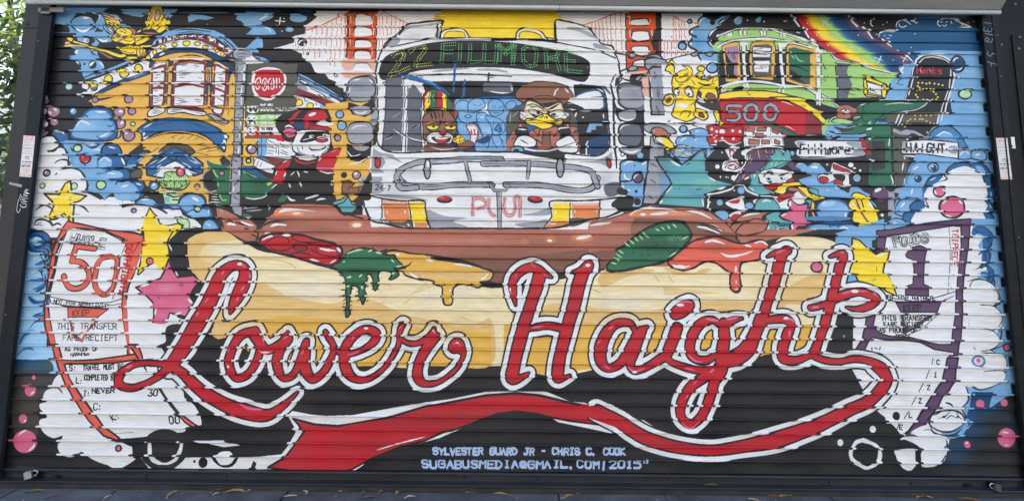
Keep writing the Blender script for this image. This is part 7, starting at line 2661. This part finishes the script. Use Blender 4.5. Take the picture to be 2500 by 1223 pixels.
# ================================================================ RAILS AND PILLARS
def printed(name, wmm, hmm, lines, bgc=(224, 219, 214)):
    k = 4.0
    c = Canvas(int(wmm * k), int(hmm * k), lambda px, py: np.stack([np.asarray(px) * k, np.asarray(py) * k], 1), bgc)
    c.T = (0, 0, 10.0, 10.0); c.run('@0 0 10\n' + lines)
    return make_image(name, c)
STK = """pZ 0,0 0,0 1,0
tA1.2 5 9 5*.95 0 415.861.7555
tA2 9 21 8.5*.82 0 CAUTION
lS1.4 6,29 60,29 / 6,33 58,33 / 6,37 52,37 / 6,46 58,46 / 6,50 60,50 / 6,54 40,54 / 6,63 57,63 / 6,67 60,67 / 6,71 48,71 / 6,80 60,80 / 6,84 50,84 / 6,93 58,93 / 6,97 36,97
dK1.2 3,29 3,46 3,63 3,80 3,93
lK2.6 30,112 22,112 / 34,108 44,108 / 34,108 34,114 43,116 43,124 33,124
lK1.6 20,117 28,117 / 22,122 30,122
tK1.4 6 140 5*.9 0 PAD ERECTION
lS1.2 7,145 59,145 / 7,149 58,149 / 7,153 59,153
tK2 7 164 8*.9 0 REPAIRS
lA1.6 16,171 50,171 / 12,176 54,176 / 18,181 48,181 / 22,189 44,189
lS1.2 8,196 58,196 / 8,200 58,200
tA1.6 3 211 5.5*.95 0 415.861.7555
"""
stk_img = printed('caution_label', 66, 216, STK)
M_stk = paint_mat('caution_label', stk_img, .5, bump=.02)
def flat_quad(name, corners, m, parent, th=.0008):
    c = [Vector(q) for q in corners]                       # tl, tr, br, bl
    nrm = (c[3] - c[0]).cross(c[1] - c[0]).normalized() * th
    if nrm.y > 0: nrm = -nrm
    vs = [tuple(q + nrm) for q in c] + [tuple(q) for q in c]
    me = bpy.data.meshes.new(name); me.from_pydata(vs, [], [(0, 3, 2, 1), (4, 5, 6, 7), (0, 1, 5, 4), (1, 2, 6, 5), (2, 3, 7, 6), (3, 0, 4, 7)])
    uv = me.uv_layers.new(name='UVMap'); U = [(0, 1), (1, 1), (1, 0), (0, 0)] * 2
    for lp in me.loops: uv.data[lp.index].uv = U[lp.vertex_index]
    me.materials.append(m); o = link(name, me)
    o.parent = parent
    if parent is not None: o.location = -parent.location
    return o
def ribbon(name, strokes, plane_y, wid, m, parent, th=.0008):
    """marker writing: thin raised strokes of paint on a rail face; strokes measured in the photograph"""
    bm = bmesh.new(); lay = 0
    for st in strokes:
        P = []
        for px, py in st:
            q = on_plane(px, py, 1, plane_y); P.append(Vector((q[0], 0, q[2])))
        for a, b in zip(P, P[1:]):
            d = b - a
            if d.length < 1e-5: continue
            d.normalize(); n_ = Vector((-d.z, 0, d.x)) * wid / 2; e = d * wid * .3
            lay += 1; y = plane_y - th - .00002 * (lay % 9)
            q4 = [bm.verts.new((p.x, y, p.z)) for p in (a - e + n_, b + e + n_, b + e - n_, a - e - n_)]
            bm.faces.new(q4)
    o = bm_obj(name, bm, m); o.parent = parent
    if parent is not None: o.location = -parent.location
    return o

GY = -.052                            # street face of the guide rails
XG = XL + .012
rail = empty('guide_rail', (XL - .05, 0, 0), 'left black steel guide rail with a caution sticker and white scrawl', 'guide rail')
bm = bmesh.new()
box(bm, (-3.002, GY, .0), (-2.917, GY + .006, TOP + .045), .0015)
box(bm, (-3.002, GY + .0065, .0), (-2.994, .12, TOP + .045))
box(bm, (-2.925, GY + .0065, .0), (-2.9175, -.028, TOP + .04))
rb = bm_obj('channel', bm, M_rail); adopt(rb, rail)
c4 = [on_plane(x, y, 1, GY) for x, y in ((58, 331), (86, 333), (76, 433), (47.5, 431))]
flat_quad('caution_sticker', c4, M_stk, rail)
ribbon('scrawled_tag', [[(49,481),(45,488),(42,505),(41,515),(44,520),(48,516),(50,509)],[(48,478),(51,475),(52,482),(50,490)],
    [(49,500),(55,507),(64,506),(50,504)],[(54,497),(64,498),(64,506)],[(52,494),(66,493),(53,488),(62,487)],[(54,484),(68,485)],[(55,480),(68,479),(57,475),(69,473),(59,470),(71,472)],
    [(60,467),(72,474)],[(61,466),(64,462),(67,466),(62,468)],[(66,464),(70,463)]], GY - .0001, .0026, M_mark, rail)
# sloping strip of tape across pillar and rail
c4 = [on_plane(x, y, 1, GY) for x, y in ((23, 445), (54, 451), (52, 458), (22, 450))]
flat_quad('tape_strip', c4, M_tape, rail)

rs = random.Random(9)
bm = bmesh.new(); cyl(bm, (0, 0, 0), (0, -.004, 0), .0045, .003, 8); rvm = bpy.data.meshes.new('rivet'); bm.to_mesh(rvm); bm.free(); rvm.materials.append(M_dk)
for k, z in enumerate((2.62, 2.25, .95, .52, .22)):
    link('rivet', rvm, rail, None, Vector((-2.985 + .004 * (k % 2), GY, z)) - rail.location)

rail2 = empty('guide_rail', (XR + .05, 0, 0), 'right black steel guide rail with chalked 1319 SF and a caution sticker', 'guide rail')
bm = bmesh.new()
box(bm, (2.922, GY, .0), (3.028, GY + .006, TOP + .10), .0015)
box(bm, (3.020, GY + .0065, .0), (3.028, .10, TOP + .10))
box(bm, (2.9225, GY + .0065, .0), (2.930, -.028, TOP + .04))
box(bm, (2.985, GY - .004, .0), (2.992, GY, TOP + .0))
rb = bm_obj('channel', bm, M_black); adopt(rb, rail2)
c4 = [on_plane(x, y, 1, GY) for x, y in ((2431, 337), (2459, 337.5), (2471, 438), (2443.5, 438))]
flat_quad('caution_sticker', c4, M_stk, rail2)
def seg(*a): return list(a)
for st_ in ([[(2402,56),(2422,59)]],[[(2403,68),(2401,75),(2407,79),(2411,73),(2412,79),(2420,78),(2422,70)]],[[(2405,83),(2425,87)]],[[(2404,99),(2409,93),(2415,98),(2410,103),(2404,99)],[(2408,103),(2420,104),(2424,95)]],
    [[(2412,127),(2410,133),(2417,139),(2423,131),(2432,134),(2432,142)]],[[(2411,152),(2432,158),(2435,167)],[(2420,155),(2419,163)]]): ribbon('chalked_character', st_, GY - .0001, .004, M_blue_mark, rail2)

for k, z in enumerate((2.70, 2.44, 1.45, 1.05, .62, .30)):
    link('rivet', rvm, rail2, None, Vector((3.008 - .005 * (k % 2), GY, z)) - rail2.location)
def post_box(name, a, b, m, label, cat):
    t = empty(name, ((a[0] + b[0]) / 2, (a[1] + b[1]) / 2, 0), label, cat)
    bm = bmesh.new(); box(bm, a, b, .006); o = bm_obj('shaft', bm, m); adopt(o, t); return t
lp = post_box('steel_pillar', (-3.112, -.035, 0), (-3.0035, .16, TOP + .12), M_pillar, 'rusty brown-black steel pillar outside the left guide rail', 'pillar')
# clamp plate and peeled patch near its head
qa = on_plane(68, 60, 1, -.04)
bm = bmesh.new(); box(bm, (-3.113, -.041, qa[2] - .025), (-3.004, -.036, qa[2] + .02), .002); o = bm_obj('clamp_plate', bm, M_pillar); adopt(o, lp)
bm = bmesh.new(); cyl(bm, (qa[0], -.041, qa[2]), (qa[0], -.047, qa[2]), .008, .007, 6); o = bm_obj('bolt', bm, M_pillar); adopt(o, lp)

rp = post_box('steel_pillar', (3.0295, -.030, 0), (3.56, .2, TOP + .5), M_darkwall, 'dark steel pillar cladding to the right of the shutter behind its rail', 'pillar')
bm = bmesh.new(); box(bm, (3.115, -.038, 0), (3.128, -.0305, TOP - .12)); o = bm_obj('seam_strip', bm, M_darkwall); adopt(o, rp)
tg = [on_plane(x, y, 1, -.038) for x, y in ((2461, 335), (2476, 335), (2479, 363), (2466, 362))]
tagp = flat_quad('number_plate', tg, M_white, rp, .002)
q = on_plane(2470.5, 357, 1, -.040); bm = bmesh.new(); cyl(bm, (q[0], -.0402, q[2]), (q[0], -.0415, q[2]), .005, .005, 10); o = bm_obj('screw', bm, M_hole); adopt(o, rp)
tn = [on_plane(x, y, 1, -.0405) for x, y in ((2461, 343), (2464, 342), (2467, 361), (2462, 361))]
flat_quad('notch', tn, M_hole, rp, .0006)
ts = [on_plane(x, y, 1, -.031) for x, y in ((2481, 690), (2493, 691), (2495, 720), (2484, 720))]
ribbon('silver_scribble', [[(2481,692),(2484,718)],[(2483,691),(2488,718)],[(2486,690),(2491,719)],[(2480,691),(2491,690)],[(2484,704),(2495,703)],[(2490,692),(2494,719)],[(2484,719),(2495,719)]], -.0305, .0035, M_tape, rp)
# knobs of old fixings on the right pillar
for px, py in ((2478, 12), (2489, 92), (2444, 110), (2487, 120)):
    q = on_plane(px, py, 1, -.032); bm = bmesh.new(); cyl(bm, (q[0], -.031, q[2]), (q[0], -.037, q[2]), .009, .006, 7); o = bm_obj('bolt', bm, M_dk); adopt(o, rp)

# ================================================================ HOOD
LIPY = -.105
qa = on_plane(68, 5.5, 1, LIPY); qb = on_plane(2441, 31.5, 1, LIPY)
hood = empty('shutter_hood', (0, LIPY, TOP + .06), 'light grey metal roller hood along the top of the shutter', 'shutter hood')
def slanted(name, prof, m, x0, z0, x1, z1, smooth=False, ends=None):
    """sweep a (y, z) profile from (x0, z0) to (x1, z1)"""
    vs = []; fs = []; n_ = len(prof)
    for k in range(9):
        t = k / 8; x = x0 + (x1 - x0) * t; z = z0 + (z1 - z0) * t
        vs += [(x, y, z + dz) for y, dz in prof]
    for k in range(8):
        for j in range(n_):
            a = k * n_ + j; b = k * n_ + (j + 1) % n_; fs.append((a, a + n_, b + n_, b))
    fs.append(tuple(range(n_))); fs.append(tuple(8 * n_ + j for j in range(n_))[::-1])
    me = bpy.data.meshes.new(name); me.from_pydata(vs, [], fs); me.materials.append(m)
    if smooth:
        for p in me.polygons: p.use_smooth = len(p.vertices) == 4
    o = link(name, me, hood); o.location = -hood.location; return o
rl = .0125
lipP = [(LIPY + rl * math.cos(a), rl * 1.15 * math.sin(a)) for a in np.linspace(0, 2 * math.pi, 16, endpoint=False)]
slanted('lip', lipP, M_lip, qa[0], qa[2], qb[0], qb[2], True)
casP = [(LIPY + .002, .0155), (LIPY - .008, .0175), (-.42, .34), (-.42, .70), (.28, .70), (.28, .60), (-.40, .60), (-.40, .35), (LIPY + .010, .025)]
ze = (qb[2] - qa[2]) / (qb[0] - qa[0])
slanted('casing', casP, M_hood, XL - .10, qa[2], XR + .03, qb[2])
# soffit between lip and curtain
sofP = [(LIPY + .009, .004), (LIPY + .009, .010), (-.030, .012), (-.030, .006)]
slanted('soffit', sofP, M_hood, XL + .01, qa[2] + .006, XR, qb[2] + .006)
qs = on_plane(1366, 20, 1, LIPY - .012)
bm = bmesh.new(); box(bm, (-.0012, -.0150, -.0155), (.0012, -.011, .016)); o = bm_obj('seam', bm, M_hole); o.parent = hood; o.location = Vector((qs[0], LIPY, qs[2] - .002)) - hood.location
for (x0, y0, x1, y1) in ((93, 18, 155, 30), (100, 11, 120, 34)):
    a = on_plane(x0, y0, 1, -.07); b = on_plane(x1, y1, 1, -.07)
    bm = bmesh.new(); box(bm, (a[0], -.070, b[2]), (b[0], -.058 + (.003 if x0 == 93 else 0), a[2]), .002)
    o = bm_obj('bracket', bm, M_dk); o.parent = hood; o.location = -hood.location

# ================================================================ BUILDING AND GROUND
bld = empty('building', (2.5, 3.5, 0), 'stucco building that the painted shutter closes', 'building')
bm = bmesh.new(); box(bm, (XL - .02, .30, 0), (8.0, 7.0, 6.2)); o = bm_obj('wall', bm, M_wall); adopt(o, bld)  # unseen bulk, deep and tall enough to keep the sun off the shutter
bm = bmesh.new(); box(bm, (XR + .61, -.03, 0), (8.0, .299, 6.2)); box(bm, (XL - .09, -.02, TOP + .95), (XR + .609, .299, 6.2)); o = bm_obj('front_wall', bm, M_darkwall); adopt(o, bld)
bm = bmesh.new(); box(bm, (XL - .14, -.08, 6.2), (8.05, 7.05, 6.4)); o = bm_obj('parapet', bm, M_wall); adopt(o, bld)

thr = empty('threshold', (0, -.02, 0), 'grimy steel threshold strip under the shutter bottom bar', 'threshold')
bm = bmesh.new(); box(bm, (XL - .2, -.065, -.02), (XR + .2, .30, .0215), .003); o = bm_obj('sill', bm, M_sill); adopt(o, thr)

def struct(name, bm, m):
    o = bm_obj(name, bm, m); o['kind'] = 'structure'; return o
bm = bmesh.new(); box(bm, (-400, -400, -.30), (400, 400, -.17)); struct('ground', bm, M_asph)
bm = bmesh.new(); box(bm, (-120, -11.2, -.168), (120, -3.75, -.150)); struct('road', bm, M_asph)
bm = bmesh.new(); box(bm, (-120, -3.745, -.165), (120, -3.60, -.004), .01); struct('kerb', bm, M_kerb)
bm = bmesh.new(); box(bm, (-120, -3.595, -.165), (120, 20, -.016)); walk = struct('sidewalk', bm, M_joint)
jx = on_plane(1364, 1210, 2, 0)[0]
rs = random.Random(4)
xs = [jx + k * 1.52 for k in range(-5, 6)]
ys = [-3.59, -2.70, -1.80, -.90, -.066]
for a, b in zip(xs, xs[1:]):
    for c, d in zip(ys, ys[1:]):
        bm = bmesh.new(); z = rs.uniform(-.0015, .0); box(bm, (a + .005, c + .005, -.0155), (b - .005, d - .0005 if d > -.1 else d - .005, z), .003)
        bm_obj('slab', bm, M_walk, walk)
bm = bmesh.new(); box(bm, (-14, -3.59, -.0155), (xs[0] - .005, 20, -.001)); o = bm_obj('slab', bm, M_walk, walk)
# crack at the left end
def strip_on_ground(name, pts, wd, m, parent):
    bm = bmesh.new()
    P = [Vector(on_plane(x, y, 2, .0)) for x, y in pts]
    for i_, (a, b) in enumerate(zip(P, P[1:])):
        d = (b - a).normalized(); n_ = Vector((-d.y, d.x, 0)) * wd / 2
        vs = [bm.verts.new((p.x, p.y, .0012)) for p in (a + n_, b + n_ * .8, b - n_ * .8, a - n_)]
        bm.faces.new(vs)
    return bm_obj(name, bm, m, parent)
strip_on_ground('crack', [(236, 1226), (252, 1219), (262, 1212), (272, 1206), (284, 1197)], .009, M_joint, walk)
strip_on_ground('crack', [(1618, 1203), (1622, 1210), (1632, 1226)], .006, M_joint, walk)

# grit: small pale flecks on the pavement
bm = bmesh.new(); rs = random.Random(11)
for k in range(520):
    x = rs.uniform(-3.4, 3.4); y = -rs.uniform(.07, 1.2); r = rs.choice([.002, .002, .003, .004]) * rs.uniform(.7, 1.3)
    if x > -1.2 and rs.random() < .55: continue
    a0 = rs.uniform(0, 6); h = r * .5; n_ = 5
    top = [bm.verts.new((x + r * 1.3 * math.cos(a0 + 2 * math.pi * j / n_), y + r * math.sin(a0 + 2 * math.pi * j / n_), h)) for j in range(n_)]
    bot = [bm.verts.new((x + r * 1.5 * math.cos(a0 + 2 * math.pi * j / n_), y + r * 1.2 * math.sin(a0 + 2 * math.pi * j / n_), -.001)) for j in range(n_)]
    bm.faces.new(top)
    for j in range(n_): bm.faces.new((bot[j], bot[(j + 1) % n_], top[(j + 1) % n_], top[j]))
g = bm_obj('grit', bm, mat('pale_grit', (.42, .43, .45), .8, 0, .25, 40)); g['kind'] = 'stuff'
g['label'] = 'pale grit scattered over the dark pavement'

# ================================================================ FALLEN LEAVES
M_lf = [mat('dry_leaf_tan', (.42, .27, .10), .6, 0, .25, 40), mat('dry_leaf_brown', (.20, .10, .045), .65, 0, .25, 40),
        mat('dry_leaf_pale', (.52, .42, .26), .6, 0, .2, 40), mat('leaf_olive', (.16, .17, .05), .5, 0, .25, 40)]
def leaf_mesh(L, W, curl, twist, seed):
    rs = random.Random(seed); n_ = 8; vs = []; fs = []
    for i in range(n_ + 1):
        t = i / n_; w_ = W * (math.sin(math.pi * min(1, t * .96 + .02)) ** .8) * .5
        x = (t - .5) * L; side = curl * L * math.sin(math.pi * t) ; tw = twist * (t - .5)
        lift = .004 + abs(curl) * L * .25 * math.sin(math.pi * t) + rs.uniform(0, .0015)
        for s_, zz in ((-1, .003), (0, 0), (1, .004)):
            vs.append((x, side + s_ * w_ * math.cos(tw), lift + abs(s_) * zz + s_ * w_ * math.sin(tw)))
    for i in range(n_):
        for j in range(2):
            a = i * 3 + j; fs.append((a, a + 1, a + 4, a + 3))
    me = bpy.data.meshes.new('fallen_leaf'); me.from_pydata(vs, [], fs)
    mn = min(v.co.z for v in me.vertices)
    for v in me.vertices: v.co.z += .0008 - mn
    for p in me.polygons: p.use_smooth = True
    return me
# photo position, length px, direction deg, material, curl, label
LV = [(84,1199,.085,8,3,.10,'long olive leaf with a curled tip at the left end, nearest the padlock'),
 (124,1212,.06,25,1,.05,'thin brown leaf on the pavement beyond the left padlock'),
 (281,1198,.045,40,1,.2,'small shrivelled brown leaf at the head of the left pavement crack'),
 (264,1214,.05,80,2,.2,'pale upright leaf scrap beside the left pavement crack'),
 (419,1205,.075,60,0,.08,'tan blade-shaped leaf slanting up, third from the left by the sill'),
 (468,1203,.06,5,1,.05,'thin brown leaf lying flat between the slanting leaf and the leaf pile'),
 (526,1206,.045,30,2,.1,'small pale leaf at the left foot of the leaf pile'),
 (540,1197,.075,14,1,.15,'thin arched leaf stem at the left of the leaf pile'),
 (572,1201,.115,4,0,.16,'largest tan crumpled leaf in the middle of the leaf pile'),
 (618,1197,.085,25,0,.2,'curled yellow leaf at the right end of the leaf pile'),
 (708,1211,.07,5,2,.05,'pale narrow leaf lying alone in front of the others'),
 (744,1202,.06,-25,2,.15,'pale bent leaf under the red ribbon end'),
 (821,1211,.055,95,3,.05,'small round olive leaf standing end-on'),
 (843,1199,.085,3,0,.10,'broad tan leaf against the sill left of the signature'),
 (890,1202,.065,60,3,.1,'thin grey-green leaf under the white ribbon edge'),
 (901,1214,.075,8,1,.08,'dark brown leaf near the bottom edge under the white ribbon edge'),
 (945,1200,.10,10,0,.25,'curled golden leaf ring under the signature start'),
 (978,1200,.085,35,0,.15,'golden leaf with an upturned tip beside the curled ring'),
 (1000,1215,.065,10,2,.2,'pale twisted leaf in front of the golden pair'),
 (1155,1201,.08,2,2,.03,'thin straight straw-coloured leaf just left of the pavement joint'),
 (1221,1206,.08,-2,0,.08,'oval yellow leaf right of the first pavement joint'),
 (1388,1212,.07,20,0,.12,'yellow folded leaf with a small scrap beside it'),
 (1372,1217,.03,10,2,.1,'tiny pale leaf scrap beside the folded yellow leaf'),
 (1420,1204,.055,3,0,.08,'small flat tan leaf close to the sill under the year'),
 (1840,1220,.06,-12,2,.1,'pale leaf at the bottom edge under the tail of the ribbon'),
 (1893,1212,.07,-8,1,.1,'brown leaf, left one of the overlapping pair'),
 (1917,1211,.08,6,0,.1,'tan leaf, right one of the overlapping pair'),
 (2258,1216,.10,2,0,.22,'curled orange-brown leaf below the white ring on the right'),
 (2367,1221,.12,-6,1,.1,'long brown leaf at the bottom right corner edge')]
for px, py, L, ang, mi, curl, lab in LV:
    q = on_plane(px, py, 2, .002)
    me = leaf_mesh(L, L * (.26 if mi != 3 else .34), curl, 1.2 * curl, px)
    me.materials.append(M_lf[mi])
    o = link('fallen_leaf', me, None, None, (q[0], q[1], .0))
    a = R(ang); o.rotation_euler = (0, 0, math.atan2(math.sin(a) * 2.6, math.cos(a)))
    o['label'] = lab; o['category'] = 'leaf'; o['group'] = 'fallen leaves on the pavement'
q = on_plane(1736, 1184.5, 1, -.030)
me = leaf_mesh(.075, .020, .06, .4, 77); me.materials.append(M_lf[3])
o = link('fallen_leaf', me, None, None, (q[0], -.030, ZBAR - .0515)); o['label'] = 'olive leaf resting on the ledge of the shutter bottom bar'; o['category'] = 'leaf'; o['group'] = 'fallen leaves on the pavement'

# ================================================================ TREE AND HOUSE AT THE LEFT
rs = random.Random(21)
M_bark = mat('bark', (.10, .075, .05), .85, 0, .2, 8, .8)
def leafmat(name, c, tr):
    m = mat(name, c, .45, 0, .25, 3)
    n = m.node_tree.nodes; l = m.node_tree.links; b = n['Principled BSDF']; out = n['Material Output']
    t = n.new('ShaderNodeBsdfTranslucent'); t.inputs[0].default_value = (*tr, 1)
    mx = n.new('ShaderNodeMixShader'); mx.inputs[0].default_value = .4
    l.new(b.outputs[0], mx.inputs[1]); l.new(t.outputs[0], mx.inputs[2]); l.new(mx.outputs[0], out.inputs[0]); return m
M_g = [leafmat('leaf_dark_green', (.035, .070, .022), (.09, .15, .03)), leafmat('leaf_mid_green', (.07, .11, .035), (.18, .25, .06)), leafmat('leaf_yellow_green', (.24, .22, .08), (.50, .44, .14))]
TX, TY = -4.9, 2.2
tree = empty('street_tree', (TX - .6, TY + .3, 0), 'leafy green tree with sunlit leaves left of the shutter', 'tree')
bm = bmesh.new(); trunk_top = Vector((TX - .3, TY + .2, 2.2))
cyl(bm, (TX - .6, TY + .3, -.02), trunk_top, .13, .09, 10)
limbs = [((TX - .3, TY + .2, 2.2), (TX + .5, TY, 4.3), .07, .02), ((TX - .3, TY + .2, 2.2), (TX - 1.2, TY + .6, 4.4), .07, .02), ((TX - .4, TY + .2, 1.7), (TX + .75, TY - .15, 2.35), .045, .012),
         ((TX - .3, TY + .2, 2.1), (TX + .95, TY + .1, 3.1), .045, .010), ((TX + .1, TY + .1, 3.2), (TX + 1.1, TY - .2, 3.8), .03, .008), ((TX - .3, TY + .2, 2.3), (TX - .3, TY + 1.2, 4.2), .06, .015)]
for a, b, r0, r1 in limbs: cyl(bm, a, b, r0, r1, 7)
o = bm_obj('trunk', bm, M_bark, None, True); adopt(o, tree)
def lf(L, W):
    vs = []; n_ = 4
    for i in range(n_ + 1):
        t = i / n_; w_ = W / 2 * math.sin(math.pi * (t * .92 + .04)) ** .8; z = -L * .12 * t * t
        vs += [(t * L, -w_, z + w_ * .35), (t * L, 0, z), (t * L, w_, z + w_ * .35)]
    fs = [(i * 3 + j, i * 3 + j + 1, i * 3 + j + 4, i * 3 + j + 3) for i in range(n_) for j in range(2)]
    return vs, fs
protos = []
for m in M_g:
    vs, fs = lf(.115, .042); me = bpy.data.meshes.new('leaf'); me.from_pydata(vs, [], fs); me.materials.append(m)
    for p in me.polygons: p.use_smooth = True
    protos.append(me)
cl = []
for k in range(95):
    a, b, _, _ = rs.choice(limbs); t = rs.uniform(.25, 1.05); a = Vector(a); b = Vector(b)
    cl.append(a.lerp(b, t) + Vector((rs.gauss(0, .28), rs.gauss(0, .28), rs.gauss(0, .26))))
for k in range(45): cl.append(Vector((rs.uniform(-4.9, -3.9), rs.uniform(1.7, 2.7), rs.uniform(1.6, 3.8))))
seen = []; rest = []
for k in range(6500):
    c = rs.choice(cl) + Vector((rs.gauss(0, .15), rs.gauss(0, .15), rs.gauss(0, .14)))
    if c.z < 1.35: continue
    e = (rs.gauss(0, .5), rs.gauss(.35, .5), rs.uniform(0, 6.28)); mi = rs.choice([0, 0, 1, 1, 2])
    d = c - Vector(CAM); z = d.dot(Vector(fwd)); u = 1250 + FPX * d.dot(Vector(rgt)) / z
    (seen if 0 < u < 62 else rest).append((c, e, mi))
seen.sort(key=lambda q: (q[0] - Vector(CAM)).length)
from mathutils import Euler
for c, e, mi in seen[:300]:
    o = link('leaf', protos[mi], tree, None, c - tree.location); o.rotation_euler = e
allv = []; allf = []; mats = []
for c, e, mi in seen[300:] + rest:
    M4 = Matrix.Translation(c) @ Euler(e).to_matrix().to_4x4(); vs, fs = lf(.115, .042); b0 = len(allv)
    allv += [tuple(M4 @ Vector(v)) for v in vs]; allf += [tuple(i + b0 for i in f) for f in fs]; mats += [mi] * len(fs)
me = bpy.data.meshes.new('crown'); me.from_pydata(allv, [], allf)
for m in M_g: me.materials.append(m)
me.polygons.foreach_set('material_index', mats)
o = link('crown', me, tree); o.location = -tree.location; o['kind'] = 'stuff'

# unseen houses added behind the camera, sunlit to bounce warm light on the shutter
M_fac = [mat('cream_stucco', (.62, .56, .46), .85, 0, .05, 2), mat('warm_white_stucco', (.70, .67, .60), .85, 0, .05, 2), mat('tan_stucco', (.55, .47, .37), .85, 0, .05, 2)]
M_fg = mat('facade_glass', (.05, .06, .07), .1, 0, .1)
far = ['cream stucco house straight across the street behind the camera', 'white stucco house across the street, left of the cream one', 'tan stucco house across the street, right of the cream one']
for k, (x0, x1, h, mi) in enumerate(((-5, 4.4, 8.6, 0), (4.5, 13, 7.6, 1), (-14, -5.1, 9.2, 2))):
    t = empty('bounce_row_house', ((x0 + x1) / 2, -18, 0), far[k], 'house', 'houses across the street')
    bm = bmesh.new(); box(bm, (x0, -22, -.16), (x1, -14.2, h)); box(bm, (x0 - .05, -14.25, h), (x1 + .05, -13.9, h + .35)); o = bm_obj('wall', bm, M_fac[mi]); adopt(o, t)
    for i in range(3):
        for j in range(2):
            xc = x0 + (i + .5) * (x1 - x0) / 3; zc = 1.9 + j * 3.1
            bm = bmesh.new(); box(bm, (xc - .7, -14.21, zc - .9), (xc + .7, -14.12, zc + .9)); box(bm, (xc - .8, -14.2, zc - 1.0), (xc + .8, -14.05, zc - .9)); o = bm_obj('window', bm, M_fg); adopt(o, t)

M_side = mat('pale_blue_siding', (.50, .58, .60), .6, 0, .06, 3)
M_trim = mat('white_trim', (.78, .78, .76), .5, 0, .05)
M_glass = mat('window_glass', (.05, .07, .08), .08, 0, .1)
M_roof = mat('grey_shingle', (.20, .20, .21), .85, 0, .2, 12, .5)
hs = empty('clapboard_house', (-9.6, 8.5, 0), 'pale blue clapboard house glimpsed left of the shutter behind the tree', 'house')
bm = bmesh.new(); box(bm, (-13, 8.0, 0), (-7.0, 12, 3.3)); o = bm_obj('wall', bm, M_side); adopt(o, hs)
bm = bmesh.new(); box(bm, (-13, 7.955, 0), (-7.0, 7.975, .15))
bdm = bpy.data.meshes.new('board'); bm.free(); bm = bmesh.new(); box(bm, (-3.0, -.02, 0), (3.0, 0, .145)); 
for v in bm.verts:
    if v.co.z > .1 and v.co.y < -.01: v.co.y = -.006
bm.to_mesh(bdm); bm.free(); bdm.materials.append(M_side)
for k in range(22): link('board', bdm, hs, None, Vector((-10.0, 7.998, k * .15)) - hs.location)
bm = bmesh.new(); box(bm, (-13.4, 7.5, 3.3), (-6.6, 12.4, 3.42)); v = [bm.verts.new(p) for p in ((-13.4, 7.5, 3.42), (-6.6, 7.5, 3.42), (-6.6, 12.4, 3.42), (-13.4, 12.4, 3.42), (-13.4, 10, 4.9), (-6.6, 10, 4.9))]
for f in ((0, 1, 5, 4), (2, 3, 4, 5), (1, 2, 5), (3, 0, 4)): bm.faces.new([v[i] for i in f])
o = bm_obj('roof', bm, M_roof); adopt(o, hs)
for x0 in (-11.9, -9.2):
    bm = bmesh.new()
    for a, b in (((x0 - .1, 7.93, 1.0), (x0, 7.97, 2.7)), ((x0 + .9, 7.93, 1.0), (x0 + 1.0, 7.97, 2.7)), ((x0 - .1, 7.93, 2.7), (x0 + 1.0, 7.97, 2.82)), ((x0 - .1, 7.92, .9), (x0 + 1.0, 7.97, 1.0)), ((x0, 7.94, 1.82), (x0 + .9, 7.97, 1.88))): box(bm, a, b)
    wn = bm_obj('window', bm, M_trim); adopt(wn, hs)
    bm = bmesh.new(); box(bm, (x0, 7.962, 1.0), (x0 + .9, 7.968, 2.7)); pn = bm_obj('pane', bm, M_glass); pn.parent = wn
